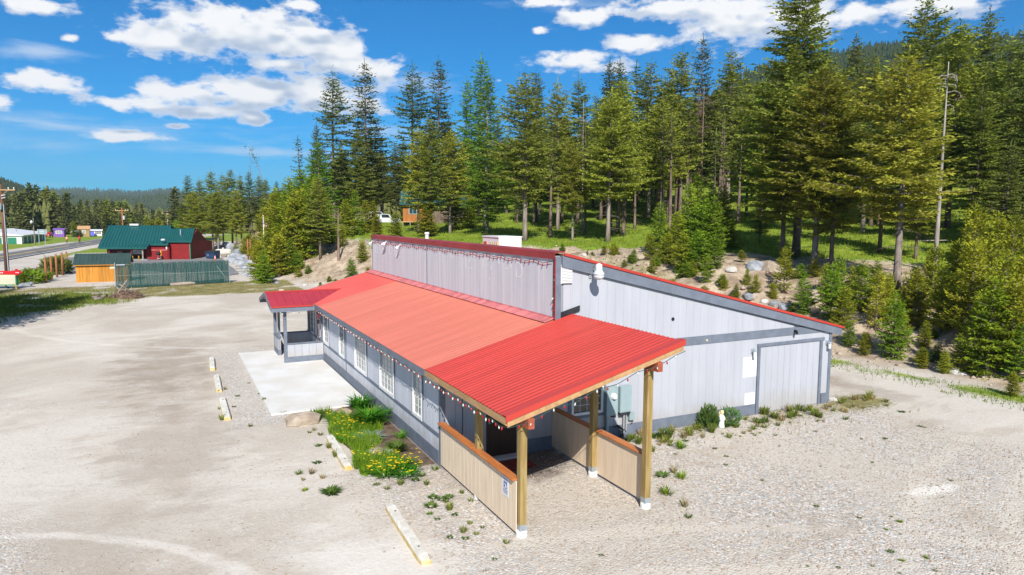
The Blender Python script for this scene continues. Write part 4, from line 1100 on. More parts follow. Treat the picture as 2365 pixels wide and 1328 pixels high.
# reserved parking sign on the half wall
sg = thing('parking_sign', (-.024, -4.03, .98), 'white reserved parking sign with blue wheelchair symbol on the tan half wall', 'sign')
pn = MB().box((-.006, -.16, -.28), (-.001, .16, .22)).build('sign_panel', 'white_paint', sg)
def text(body, size, mname, parent, loc, rot, ext=.0008, name='lettering'):
    cu = bpy.data.curves.new('lettering', 'FONT'); cu.body = body; cu.size = size; cu.align_x = 'CENTER'; cu.align_y = 'CENTER'; cu.extrude = ext; cu.resolution_u = 2
    to = bpy.data.objects.new('lettering_source', cu); COL.objects.link(to)
    dg = bpy.context.evaluated_depsgraph_get(); dg.update()
    me = bpy.data.meshes.new_from_object(to.evaluated_get(dg)); bpy.data.objects.remove(to); bpy.data.curves.remove(cu)
    me.materials.clear(); me.materials.append(MATS[mname])
    o = obj(name, me, parent); o.location = loc; o.rotation_euler = rot; return o
FR = (R(90), 0, R(-90))
text('RESERVED', .060, 'sign_blue', pn, (-.0075, 0, .165), FR); text('PARKING', .060, 'sign_blue', pn, (-.0075, 0, .095), FR)
MB().box((-.009, -.075, -.105), (-.0065, .075, .05)).build('symbol_field', 'sign_blue', pn)
sy = MB()
sy.tube([(-.0105, .01, .030), (-.0095, .01, .030)], .013, 10)
for a, c in (((.012, .012), (.006, -.028)), ((.006, -.028), (-.035, -.030)), ((-.035, -.030), (-.052, -.075)), ((.012, -.008), (-.028, -.010))):
    sy.tube([(-.0105, a[0], a[1]), (-.0105, c[0], c[1])], .0055, 5)
ring = [(-.0105, .005 + .038 * math.cos(q), -.055 + .034 * math.sin(q)) for q in np.linspace(R(100), R(360 - 35), 14)]
sy.tube(ring, .0055, 5)
sy.build('wheelchair_symbol', 'white_paint', pn)
text('VIOLATORS SUBJECT\nTO FINE', .026, 'sign_blue', pn, (-.0075, 0, -.155), FR) if False else None
for z in (-.14, -.175, -.21): MB().box((-.0072, -.11 + .02 * (z < -.2), z - .007), (-.0065, .11 - .02 * (z < -.2), z + .007)).build('small_print', 'sign_blue', pn)
# ------------------------------------------------------------------ trees
def quads_from(cent, axis, side, ln, wd):
    """elongated leaf sprays: centre base point, axis (unit), side (unit), length, width"""
    a = cent; b = cent + axis * (ln * .45)[:, None] + side * (wd * .5)[:, None]
    c = cent + axis * ln[:, None]; d = cent + axis * (ln * .45)[:, None] - side * (wd * .5)[:, None]
    V = np.stack([a, b, c, d], 1).reshape(-1, 3)
    F = np.arange(len(V)).reshape(-1, 4)
    return V, F
def norm(v): return v / np.maximum(np.linalg.norm(v, axis=-1, keepdims=True), 1e-9)
def conifer(seed, H, base, Rm, whorl=.42, nb=5, spray=.34, sw=.15, up=.35, droop=.35, shape=.85, gap=.1, twig=.30, kink=0, tipw=.0, dead=0, maxd=1.0):
    """returns crown (V,F) and trunk MB with bare limbs"""
    r = np.random.default_rng(seed)
    hb = H * base; C = []; A = []; Sd = []; Ln = []; Wd_ = []
    tr = MB()
    lean = r.uniform(-.012, .012, 2) * H; ph = r.uniform(0, 6)
    def tp(h):
        q = h / H; return np.array([lean[0] * q * q + kink * math.sin(q * 5 + ph) * .2, lean[1] * q * q + kink * math.cos(q * 4 + ph) * .2, h])
    r0 = H * .0105 + .035
    hs = np.linspace(-.6, H * .985, 11)
    tr.tube([tp(h) if h >= 0 else tp(0) + np.array([0, 0, h]) for h in hs], [max(.012, r0 * (1 - .96 * max(h, 0) / H) * (1.28 if h < .2 else 1)) for h in hs], 8)
    h = hb; side_bias = r.uniform(.75, 1.0)
    lobes = r.uniform(.72, 1.12, 7); bias_a = r.uniform(0, 6.28)
    while h < H * .985:
        q = (h - hb) / (H - hb)
        n = max(3, int(round(nb * (1 - .35 * q) + r.uniform(-1, 1)))); a0 = r.uniform(0, 6.28)
        for i in range(n):
            if r.random() < gap: continue
            az_ = a0 + 6.283 * i / n + r.uniform(-.35, .35)
            prof = (1 - q) ** shape * (.55 + .45 * min(1, q / .14)) 
            Lb = Rm * prof * r.uniform(.62, 1.1) * lobes[int(q * 6.99)] * (1 - (1 - side_bias) * math.cos(az_ - bias_a)) + .12 + tipw
            el0 = -droop * (1 - q) * r.uniform(.5, 1.3) + up * q + r.uniform(-.1, .1)
            o = tp(h + r.uniform(-.15, .15)); d = np.array([math.cos(az_) * math.cos(el0), math.sin(az_) * math.cos(el0), math.sin(el0)])
            lift = np.array([0, 0, .22 * Lb * r.uniform(.2, 1)])
            def bp_(tq): return o + d * Lb * tq + lift * tq * tq
            if Lb > .7:
                tr.tube([bp_(0), bp_(.5), bp_(.92)], [.010 + .010 * Lb, .008 + .006 * Lb, .005], 4, caps=False)
            m = max(2, int(Lb / (twig * .62)))
            ts = np.linspace(.12 if Lb > 1.0 else .05, 1.0, m + 1)
            hz = norm(np.cross(d, [0, 0, 1.0]))
            for tq in ts:
                p = bp_(tq)
                for sgn in ((-1, 1) if tq < .97 else (0,)):
                    if r.random() < gap * .8: continue
                    l = (.16 + .38 * Lb * (1 - tq) * min(1, tq * 2.4)) * r.uniform(.7, 1.25) if sgn else twig
                    td = norm(d * (.75 if sgn else 1) + hz * sgn * .8 + np.array([0, 0, r.uniform(-.32, .18)]))
                    k = max(1, int(l / (spray * .38)))
                    for j in range(k):
                        c = p + td * (l * j / k)
                        ax = norm(td + r.normal(0, .33, 3)); 
                        roll = r.normal(0, .8)
                        s0 = norm(np.cross(ax, [0, 0, 1.0]) + 1e-6); s1 = np.cross(s0, ax)
                        C.append(c); A.append(ax); Sd.append(s0 * math.cos(roll) + s1 * math.sin(roll)); Ln.append(spray * r.uniform(.65, 1.3)); Wd_.append(sw * r.uniform(.7, 1.35))
        h += whorl * (1 - .45 * q) * r.uniform(.75, 1.25)
    # leader
    for k in range(6):
        C.append(tp(H * .96) + np.array([0, 0, k * .012 * H])); ax = norm(np.array([r.normal(0, .3), r.normal(0, .3), 1.0])); A.append(ax); Sd.append(norm(np.cross(ax, [1, .3, 0]))); Ln.append(spray * 1.2); Wd_.append(sw)
    V, F = quads_from(np.array(C), np.array(A), np.array(Sd), np.array(Ln), np.array(Wd_))
    # dead stubs below the crown
    for k in range(int(6 + H * .5)):
        hh = r.uniform(H * .08, max(hb * 1.25, H * .12)); an = r.uniform(0, 6.28); ll = r.uniform(.3, 1.1) * min(1, H / 15)
        p0 = tp(hh); p1 = p0 + np.array([math.cos(an) * ll, math.sin(an) * ll, -.18 * ll]); p2 = p1 + np.array([math.cos(an) * ll * .4, math.sin(an) * ll * .4, -.3 * ll])
        tr.tube([p0, p1, p2], [.022, .014, .006], 4, caps=False)
    return V, F, tr
KIND = {}
def make_kind(key, leaf, bark, **kw):
    H = kw['H']
    if H > 14 and not key.startswith('far'):
        for q_, f_ in (('spray', .80), ('sw', .78), ('twig', .86)):
            if q_ in kw: kw[q_] *= f_
    V, F, tr = conifer(**kw)
    KIND[key] = (np_mesh('crown', V, F, leaf), tr.mesh('trunk', bark, True), H)
make_kind('fir0', 'fir_leaf', 'bark', seed=11, H=20, base=.24, Rm=4.1, nb=7, whorl=.50, droop=.28, shape=.72, spray=.40, sw=.175, twig=.36)
make_kind('fir1', 'fir_leaf', 'bark_light', seed=12, H=20, base=.26, Rm=4.0, nb=7, whorl=.50, droop=.2, shape=.62, spray=.40, sw=.175, twig=.36)
make_kind('fir2', 'fir_yellow', 'bark_light', seed=13, H=18, base=.30, Rm=4.2, nb=7, whorl=.48, droop=.12, shape=.58, spray=.39, sw=.17, twig=.34)
make_kind('fir3', 'fir_dark', 'bark', seed=14, H=22, base=.22, Rm=4.3, nb=7, whorl=.54, droop=.34, shape=.72, spray=.42, sw=.185, twig=.38)
make_kind('fir4', 'fir_yellow', 'bark', seed=15, H=17, base=.25, Rm=4.0, nb=7, whorl=.46, droop=.22, shape=.62, spray=.39, sw=.17, twig=.34)
make_kind('tall0', 'fir_dark', 'bark', seed=21, H=27, base=.20, Rm=4.6, nb=6, whorl=.66, gap=.18, droop=.28, shape=.62, spray=.50, sw=.22, twig=.42)
make_kind('tall1', 'fir_dark', 'bark', seed=22, H=27, base=.14, Rm=4.5, nb=6, whorl=.62, gap=.14, droop=.34, shape=.66, spray=.50, sw=.22, twig=.42)
make_kind('big0', 'fir_leaf', 'bark', seed=25, H=24, base=.20, Rm=5.6, nb=8, whorl=.50, droop=.15, shape=.50, spray=.42, sw=.19, twig=.36)
make_kind('larch0', 'larch_leaf', 'bark_light', seed=31, H=21, base=.20, Rm=3.4, nb=6, gap=.16, droop=.12, up=.25, spray=.44, sw=.16, shape=.72, twig=.36)
make_kind('larch1', 'larch_leaf', 'bark_light', seed=32, H=16, base=.15, Rm=3.2, nb=6, gap=.14, droop=.2, up=.2, spray=.42, sw=.16, twig=.34, shape=.72)
make_kind('spire', 'fir_dark', 'bark', seed=41, H=16, base=.10, Rm=2.0, nb=5, gap=.2, droop=.5, whorl=.6, spray=.44, sw=.2)
make_kind('pole', 'fir_dark', 'bark', seed=42, H=17, base=.55, Rm=1.5, nb=4, gap=.3, droop=.2, whorl=.5)
make_kind('young0', 'young_pine', 'bark_light', seed=51, H=4.5, base=.05, Rm=1.5, nb=6, whorl=.30, up=.75, droop=-.25, spray=.20, sw=.07, twig=.15, gap=.06, shape=.66)
make_kind('young1', 'young_pine', 'bark_light', seed=52, H=4.5, base=.08, Rm=1.3, nb=6, whorl=.34, up=.8, droop=-.3, spray=.21, sw=.072, twig=.16, gap=.12, shape=.7)
make_kind('young2', 'young_green', 'bark_light', seed=53, H=4.5, base=.03, Rm=1.4, nb=7, whorl=.26, up=.5, droop=.05, spray=.19, sw=.065, twig=.15, gap=.06, shape=.72)
make_kind('young3', 'young_pine', 'bark', seed=54, H=8, base=.03, Rm=2.5, nb=7, whorl=.36, up=.5, droop=.05, spray=.28, sw=.11, twig=.22, gap=.05, shape=.66)
make_kind('young4', 'young_green', 'bark', seed=55, H=8, base=.03, Rm=2.2, nb=7, whorl=.36, up=.4, droop=.1, spray=.27, sw=.10, twig=.22, gap=.06, shape=.7)
make_kind('far0', 'far_leaf', 'bark', seed=61, H=16, base=.06, Rm=3.4, nb=6, whorl=.9, spray=.95, sw=.55, twig=.7, gap=.05, shape=.7)
make_kind('far1', 'far_leaf', 'bark', seed=62, H=16, base=.10, Rm=3.1, nb=6, whorl=.9, spray=.95, sw=.55, twig=.7, gap=.08, shape=.62)
make_kind('far2', 'fir_leaf', 'bark', seed=63, H=16, base=.20, Rm=3.6, nb=6, whorl=.9, spray=.95, sw=.55, twig=.7, gap=.10, shape=.58)
print('leaf quads', sum(len(k[0].polygons) for k in KIND.values()))
HAS = []
WF = 1.30
def tree(kind, p, h, label, group=None, name='fir_tree', wide=1.0, cat='tree', rz=None):
    crown, trunk, H = KIND[kind]
    o = thing(name, (p[0], p[1], p[2] - .05), label, cat, group, random.uniform(0, 6.28) if rz is None else rz)
    s = h / H; wide *= WF; o.scale = (s * wide, s * wide, s)
    obj('trunk', trunk, o); obj('crown', crown, o)
    HAS.append((p[0], p[1])); return o
def tree_px(kind, px, top, label, dist=None, base=None, group=None, name='fir_tree', wide=1.0):
    p = spot(px, base) if base else at(px, dist)
    return tree(kind, p, max(1.0, height_to(top, p)), label, group, name, wide)
T = tree_px
# tall open firs on the skyline left of centre
T('tall0', 775, 160, 'tall sparse dark fir, leftmost of the very tall trees on the skyline', dist=122, wide=.95)
T('tall1', 850, 145, 'tall sparse dark fir second from the left among the skyline giants', dist=126)
T('pole', 884, 330, 'thin nearly bare young fir between the second and third skyline giants', dist=135)
T('fir0', 832, 296, 'shorter full fir standing close in front of the second tall skyline fir', dist=118, wide=.8)
T('tall0', 955, 145, 'tall dark skyline fir with a ragged top left of the pair with narrow tips', dist=128)
T('tall1', 1015, 138, 'narrow pointed tall fir, right one of the skyline pair above the cabin', dist=130, wide=.92)
T('larch0', 1106, 133, 'tallest pale green larch on the skyline right of the two pointed firs', dist=112, name='larch_tree', wide=.95)
T('larch0', 1076, 184, 'slim pale green larch directly left of the tallest larch', dist=116, name='larch_tree', wide=.75)
T('larch0', 1122, 172, 'bright green larch standing in front of the tallest larch', dist=98, name='larch_tree')
T('spire', 700, 320, 'small isolated spire shaped fir at the left end of the hill trees', dist=122)
T('fir3', 738, 288, 'dark fir close behind the bright larch at the left end of the hill', dist=128, wide=.7)
T('larch1', 742, 330, 'bright green feathery larch low on the slope left of the tallest firs', dist=104, name='larch_tree', wide=1.1)
T('fir0', 740, 405, 'bushy dark fir above the bare bank between the flagpole and the false front', base=598, wide=1.05)
T('fir4', 968, 300, 'full olive fir standing just left of the wooden cabin', dist=92, wide=.95)
T('fir0', 995, 268, 'full olive fir with its trunk across the wooden cabin wall', base=545, wide=.85)
T('fir2', 1040, 305, 'rounded olive fir right of the cabin window', dist=88)
T('young3', 1052, 440, 'young spreading fir hiding the right end of the cabin', dist=92, wide=1.1)
T('young3', 1086, 452, 'second young fir right of the cabin, under the bright larch', dist=95, wide=1.1)
T('larch1', 1125, 300, 'bright larch with long bare pale trunk right of the cabin', base=540, name='larch_tree', wide=1.05)
T('fir1', 1212, 165, 'broad tall fir with a straight pale trunk above the middle of the false front', base=556, wide=1.05)
T('fir3', 1236, 165, 'dark fir top showing just behind the broad tall fir', dist=98, wide=.8)
T('fir1', 1288, 186, 'tall fir right of the broad tall fir, its lower trunk bare', base=530, wide=.85)
T('fir2', 1322, 330, 'short leaning fir with a curved trunk in front of the grove', base=555, wide=.85)
T('fir0', 1332, 178, 'dark pointed fir in the middle row above the gable vent', dist=92, wide=.8)
T('fir3', 1398, 142, 'left one of twin brown topped firs on the skyline', dist=108, wide=.8)
T('fir3', 1424, 142, 'right one of twin brown topped firs on the skyline', dist=110, wide=.8)
T('fir2', 1404, 212, 'yellowish wide fir with long slightly bent trunk above the yard light', base=558, wide=1.0)
T('fir4', 1427, 182, 'yellow green fir close behind the bent trunk fir', base=538, wide=.9)
T('spire', 1463, 150, 'narrow bluish spire poking up between the grove firs', dist=112)
T('fir1', 1493, 142, 'dense fir with rounded top right of the narrow spire', dist=96, wide=.9)
T('fir2', 1527, 228, 'yellow green fir with drooping lower boughs standing at the front of the grove', base=520, wide=.92)
T('fir0', 1562, 112, 'tall brownish fir behind the drooping yellow green fir', base=500, wide=.95)
T('tall1', 1606, 88, 'long needled bluish pine top rising above the grove', dist=104, name='pine_tree', wide=.85)
T('fir1', 1680, 113, 'tall fir with leaning reddish trunk right of the dead brown tree', base=475, wide=.95)
T('larch1', 1752, 188, 'vivid green larch among darker firs right of the leaning trunk', dist=82, name='larch_tree', wide=1.15)
T('big0', 1838, -20, 'huge broad fir reaching the top of the photo, twin dark trunks below', base=592, wide=1.0)
T('fir4', 1806, 205, 'full yellowish fir in front of the huge broad fir', base=600, wide=.95)
T('fir3', 1945, 84, 'dark brown topped fir right of the huge broad fir', dist=86, wide=.8)
T('fir2', 1880, 150, 'wide light olive fir with paired thin trunks', base=622, wide=1.05)
T('fir4', 1918, 215, 'light olive fir leaning slightly, its pale trunk curving at the foot', base=632, wide=.85)
T('fir1', 1985, 125, 'tall fir with broken dead limbs between two full crowns', dist=66, wide=.8)
T('fir1', 2095, -8, 'tall fir with open top touching the upper edge of the photo', dist=82, wide=.95)
T('fir2', 2070, 120, 'large olive fir with a thick pale trunk on the right slope', base=662, wide=1.05)
T('fir4', 2178, 58, 'brownish tapering fir just right of the grey snag', dist=66, wide=.95)
T('fir3', 2236, 28, 'tall pointed fir second from the right edge', dist=70, wide=.9)
T('fir0', 2300, 78, 'dense fir near the right edge above the young pines', dist=62, wide=1.0)
T('fir3', 2352, 15, 'dark fir cut by the right edge of the photo', dist=56, wide=1.0)
T('fir0', 2240, 200, 'dense lower fir between the pointed fir and the young pines', dist=55, wide=1.0)
T('fir4', 2110, 330, 'mid height olive fir right of the thick pale trunk', dist=52, wide=.9)
T('fir3', 2310, 330, 'dark lower fir at the right edge with deep shade beneath', dist=48, wide=1.0)
T('fir3', 1750, 440, 'low dark fir in the shade behind the bank right of centre', dist=62, wide=1.0)
T('young3', 985, 470, 'small dark spreading fir in front of the white vehicles by the cabin', base=545, wide=1.3)
# far group of firs left of centre
KN = []; grp = 'firs on the knoll behind the red building'
for k, (px, top, d, kd) in enumerate(((412, 438, 170, 'far0'), (443, 404, 150, 'fir3'), (470, 412, 142, 'fir0'), (496, 392, 136, 'fir0'), (520, 402, 146, 'fir1'), (541, 388, 140, 'fir0'), (562, 404, 148, 'fir1'), (582, 396, 138, 'fir3'),
                                     (604, 404, 144, 'fir1'), (622, 412, 134, 'fir0'), (645, 418, 146, 'fir3'), (660, 424, 138, 'fir1'), (678, 414, 150, 'fir0'), (455, 440, 132, 'fir2'), (508, 436, 130, 'fir2'), (550, 440, 128, 'fir4'), (636, 440, 128, 'fir2'), (700, 400, 140, 'fir3'), (430, 470, 150, 'fir2'))):
    KN.append((T(kd, px, top, 'olive fir with bare lower trunk in the row behind the red building', dist=d, group=grp, wide=.85), px, d))
WF = 1.12
# left treeline across the road
grp = 'conifers in the tree line across the road'
for k in range(92):
    px = 8 + k * 4.75 + random.uniform(-3, 3); d = random.uniform(226, 280) if px < 330 else random.uniform(205, 250)
    sk = np.interp(px, [0, 40, 70, 130, 200, 260, 300, 340, 380, 430, 480], [462, 458, 438, 446, 468, 470, 474, 486, 492, 505, 505])
    p = at(px, d); p = (p[0], p[1], p[2])
    tree(random.choice(['far0', 'far1', 'far2', 'far0']), p, max(4, height_to(sk + random.uniform(-14, 34), p)), 'dark conifer in the dense tree line across the road on the far left', grp, 'conifer_tree', wide=random.uniform(.8, 1.15))
T('young3', 352, 506, 'yellow green bushy pine behind the teal roof ridge', dist=150, name='pine_tree')
T('young3', 372, 502, 'second yellow green bushy pine behind the teal roof ridge', dist=152, name='pine_tree')
T('young4', 412, 508, 'yellow green young tree right of the far utility pole', dist=140, name='pine_tree')
T('young3', 178, 512, 'small olive tree beside the tan house across the road', dist=212, name='pine_tree')
# random wood filling the slope behind
grp = 'firs filling the wood on the slope'
cands = []
for _ in range(9000):
    x = random.uniform(10, 160); y = random.uniform(-14, 175)
    s = float(toe_s(x, y)); 
    if s < np.interp(y, [-20, 0, 20, 60, 120, 170], [16, 17, 17, 20, 16, 12]): continue
    q = np.array([x, y, 0]) - CAM; t_ = float(q @ _f); 
    if t_ < 40 or t_ > 200: continue
    px = 1182.5 + FPX * float(q @ _r2) / t_
    if px < 700 or px > 2750: continue
    if px < 940 and t_ < 118: continue
    if 930 < px < 1180 and t_ < 112: continue
    if 1180 <= px < 1950 and t_ < np.interp(px, [1180, 1500, 1700, 1950], [80, 78, 70, 60]): continue
    if any((x - a) ** 2 + (y - b_) ** 2 < 3.5 ** 2 for a, b_ in HAS): continue
    sk = np.interp(px, [700, 900, 1000, 1180, 1300, 1500, 1700, 1850, 1950, 2100, 2365], [330, 300, 290, 250, 220, 190, 165, 140, 150, 110, 110])
    HAS.append((x, y)); cands.append((x, y, px, t_, sk))
    if len(cands) > 225: break
for (x, y, px, t_, sk) in cands:
    p = (x, y, tz(x, y)); h = min(random.uniform(13, 23), max(8, height_to(sk + random.uniform(-5, 90), p)))
    kd = random.choices(['fir0', 'fir1', 'fir2', 'fir3', 'fir4', 'tall1', 'larch1'], [3, 3, 2, 4, 2, 1, .6])[0]
    tree(kd, p, h, 'fir in the close wood on the slope behind the front row of trees', grp, wide=random.uniform(.85, 1.1))
SLIM = []; grp = 'slim bare trunked firs inside the grove'
for k in range(26):
    px = random.uniform(1190, 1720); d = random.uniform(72, 100); p = at(px, d)
    SLIM.append((px, d, tree('pole', p, random.uniform(9, 15), 'slim fir with a long bare trunk inside the grove above the roof', grp, 'slim_fir', wide=random.uniform(1.0, 1.5))))
# trees behind and left of the camera side that throw the shade over the left verge
grp = 'roadside firs shading the left verge'
for (x, y, h) in ((-20.6, 29.0, 17), (-21.0, 34, 14), (-23.2, 37, 14), (-24.5, 31, 17), (-22.5, 26, 18), (-26, 41, 15)):
    tree('fir3', (x, y, tz(x, y)), h, 'dense dark fir beside the lot, casting shade on the left verge', grp, wide=1.3)

# dead and bent trees
def snag(name, p, h, label, m, limbs, bend=0, tuft=None, seed=0, r0=.14):
    r = np.random.default_rng(seed); o = thing(name, (p[0], p[1], p[2] - .1), label, 'tree')
    ax = r.uniform(-.012, .012, 2)
    def tp(hh):
        q = hh / h; return np.array([_r[0], _r[1], 0]) * (bend * q ** 2.2) + np.array([ax[0] * hh, ax[1] * hh, hh - abs(bend) * .22 * q ** 3])
    hs = np.linspace(-.4, h, 12)
    mb = MB(); mb.tube([tp(max(0, q)) + np.array([0, 0, min(q, 0)]) for q in hs], [max(.018, r0 * (1 - .85 * max(q, 0) / h)) for q in hs], 8); mb.build('trunk', m, o, True)
    lb = MB()
    for k in range(limbs[0]):
        hh = h * r.uniform(limbs[1], limbs[2]); an = r.uniform(0, 6.28); ll = r.uniform(.5, 1) * limbs[3]
        p0 = tp(hh); d = np.array([math.cos(an), math.sin(an), 0])
        pts = [p0, p0 + d * ll * .5 + [0, 0, .12 * ll], p0 + d * ll * .9 + [0, 0, -.02 * ll], p0 + d * ll * 1.0 + [0, 0, -.35 * ll], p0 + d * ll * .8 + [0, 0, -.55 * ll]]
        lb.tube(pts, [.035, .028, .022, .016, .008], 4, caps=False)
        if limbs[4]:
            for j in range(6):
                c = p0 + d * ll * r.uniform(.3, 1); e = c + r.normal(0, .3, 3); lb.tube([c, (c + e) / 2 + [0, 0, .05], e], [.012, .009, .004], 3, caps=False)
    lb.build('limbs', m, o, False)
    if tuft:
        C = []; 
        for k in range(tuft[0]):
            C.append(tp(h * r.uniform(tuft[1], 1.0)) + r.normal(0, tuft[2], 3))
        C = np.array(C); A = norm(r.normal(0, 1, C.shape)); Sd = norm(np.cross(A, r.normal(0, 1, C.shape)))
        V, F = quads_from(C, A, Sd, r.uniform(.3, .6, len(C)), r.uniform(.12, .22, len(C)))
        obj('needles', np_mesh('needles', V, F, 'fir_dark'), o)
    return o
p = spot(2158, 636); snag('dead_tree', p, height_to(140, p), 'tall bare grey snag with curling dead limbs at its top on the right', 'snag_grey', (14, .80, .99, 1.1, 0), seed=3, r0=.17)
p = spot(1617, 490); snag('dead_tree', p, height_to(195, p), 'dead brown tree with reddish bare trunk and twiggy crown in the grove', 'snag_brown', (26, .62, .98, 1.5, 1), seed=5, r0=.16)
p = at(2020, 72); snag('dead_tree', p, height_to(185, p), 'dead forked trunk with grey broken limbs showing between the right hand firs', 'snag_brown', (16, .6, .95, 1.4, 1), seed=6, r0=.18)
p = at(1342, 84); snag('dead_tree', p, height_to(230, p), 'bare grey leaning stick of a tree inside the grove left of the yellowish fir', 'snag_grey', (8, .5, .95, .9, 1), seed=7, r0=.10)
p = at(588, 150); snag('bent_tree', p, height_to(345, p), 'thin bare vertical stem beside the curved leaning tree on the skyline', 'snag_brown', (3, .7, .98, .5, 0), seed=8, r0=.12)
p = at(626, 150); snag('bent_tree', p, height_to(330, p), 'thin leaning tree curving left with a sparse drooping tip on the skyline', 'snag_brown', (8, .75, .98, .7, 0), bend=-4.0, tuft=(60, .80, .45), seed=9, r0=.13)
p = spot(782, 600); snag('dead_tree', p, height_to(478, p), 'short broken trunk with a side stub on the bank left of the false front', 'snag_brown', (3, .5, .9, .7, 0), seed=10, r0=.16)
# fallen stick caught level between trunks on the right
q0 = at(2106, 52); q1 = at(2182, 52)
fl = MB().tube([(0, 0, 0), tuple(Vector(q1) - Vector(q0)) if False else (q1[0] - q0[0], q1[1] - q0[1], .05)], [.05, .035], 6).build('fallen_pole', 'snag_grey'); fl.location = (q0[0], q0[1], q0[2] + max(.3, height_to(556, q0)))
tag(fl, 'thin pale pole lying level between the trunks on the right slope', 'pole')

# ---- young pines
YG = {}
def young(px, base, h, kd, label, group, wide=1.0, nm='young_pine'):
    wide *= .84 if group and 'hand bank' in group else 1; h *= .90 if group and 'hand bank' in group else 1; p = spot(px, base); o = tree(kd, p, h, label, group, nm, wide, 'young tree'); YG.setdefault(group, []).append((o, px, base, h)); return o
lab = 'young yellow green pine on the bank right of the building'; gA_ = 'young pines on the right hand bank'
for (px, b_, h, kd, w) in ((1918, 735, 3.4, 'young2', 1.1), (1905, 690, 2.4, 'young0', 1.1), (1948, 760, 2.6, 'young0', 1.2), (1985, 720, 3.4, 'young2', 1.1), (2022, 760, 3.6, 'young1', 1), (2062, 830, 3.5, 'young2', 1.05), (2040, 745, 3.0, 'young0', 1), (2085, 745, 2.4, 'young0', 1.2), (2110, 760, 3.6, 'young0', 1.05),
        (2150, 720, 4.2, 'young1', 1.1), (2168, 770, 3.8, 'young0', 1), (2196, 760, 3.2, 'young1', 1), (2235, 780, 5.2, 'young0', 1.0), (2262, 830, 3.4, 'young1', 1.1), (2290, 775, 3.8, 'young0', 1.1), (2280, 870, 4.6, 'young2', 1.1), (2330, 860, 4.4, 'young0', 1.1), (2312, 800, 4.8, 'young1', 1), (2352, 790, 4.4, 'young0', 1.1), (2352, 880, 2.6, 'young2', 1.1),
        (2215, 860, 1.9, 'young0', 1.3), (2180, 862, 1.2, 'young3', 1.3), (2130, 850, 1.1, 'young3', 1.4), (1995, 820, 1.3, 'young0', 1.1), (1960, 800, 1.5, 'young2', 1.2), (2240, 650, 5.5, 'young1', 1), (2295, 655, 5.0, 'young0', 1.0), (2330, 690, 5.2, 'young1', 1), (2205, 690, 3.8, 'young0', 1.1), (2145, 668, 2.4, 'young0', 1.1), (2020, 690, 2.6, 'young2', 1.2), (2052, 700, 2.0, 'young0', 1.2),
        (2245, 735, 6.6, 'young1', 1), (2310, 720, 3.4, 'young2', 1), (2110, 700, 2.4, 'young0', 1.2), (2190, 725, 2.6, 'young2', 1.1), (2338, 915, 1.1, 'young3', 1.3), (2085, 800, 1.8, 'young0', 1), (2135, 805, 1.6, 'young3', 1.2), (1935, 700, 3.2, 'young2', 1), (1968, 680, 2.0, 'young0', 1)):
    young(px, b_, h, kd, lab, gA_, w)
lab = 'light green young tree on the bare bank behind the sloping roof edge'; gB_ = 'young trees on the bank behind the sloping roof edge'
for (px, b_, h, kd, w) in ((1810, 672, 2.8, 'young1', 1), (1808, 640, 2.0, 'young0', .9), (1855, 722, 2.2, 'young2', 1.1), (1745, 680, 1.3, 'young0', 1), (1700, 690, 1.0, 'young3', 1.2), (1632, 650, 1.9, 'young2', 1.0), (1600, 640, 1.2, 'young3', 1.3), (1670, 672, 1.1, 'young0', 1.1), (1506, 628, 1.0, 'young3', 1.5), (1464, 606, 1.1, 'young2', 1), (1415, 590, .8, 'young3', 1.3), (1880, 640, 1.3, 'young0', 1.3), (1838, 600, 1.8, 'spire', 1.4), (1785, 690, 1.1, 'young3', 1.3), (1725, 662, 1.2, 'young0', 1)):
    young(px, b_, h, kd, lab, gB_, w)
lab = 'bright green young larch in the clump above the sloping roof'; gC_ = 'bright clump of young trees above the sloping roof'
for (px, b_, h, kd, w) in ((1522, 590, 4.2, 'young2', .8), (1500, 600, 2.0, 'young0', 1.1), (1540, 610, 2.4, 'young0', 1.2), (1586, 590, 5.6, 'young4', .9), (1606, 575, 6.4, 'young4', .9), (1622, 600, 4.6, 'young2', 1.1), (1645, 590, 4.4, 'young2', .9), (1578, 622, 2.6, 'young0', 1.2), (1612, 625, 2.8, 'young2', 1.3), (1560, 600, 3.6, 'young0', 1), (1650, 615, 2.2, 'young2', 1.2), (1668, 560, 5.2, 'young3', .9), (1640, 550, 5.5, 'young4', .8), (1686, 575, 2.4, 'young0', 1.2), (1596, 605, 4.0, 'young4', .9)):
    young(px, b_, h, kd, lab, gC_, w)
lab = 'yellow green young pine in the thicket around the flagpole'; gD_ = 'thicket of young pines around the flagpole'
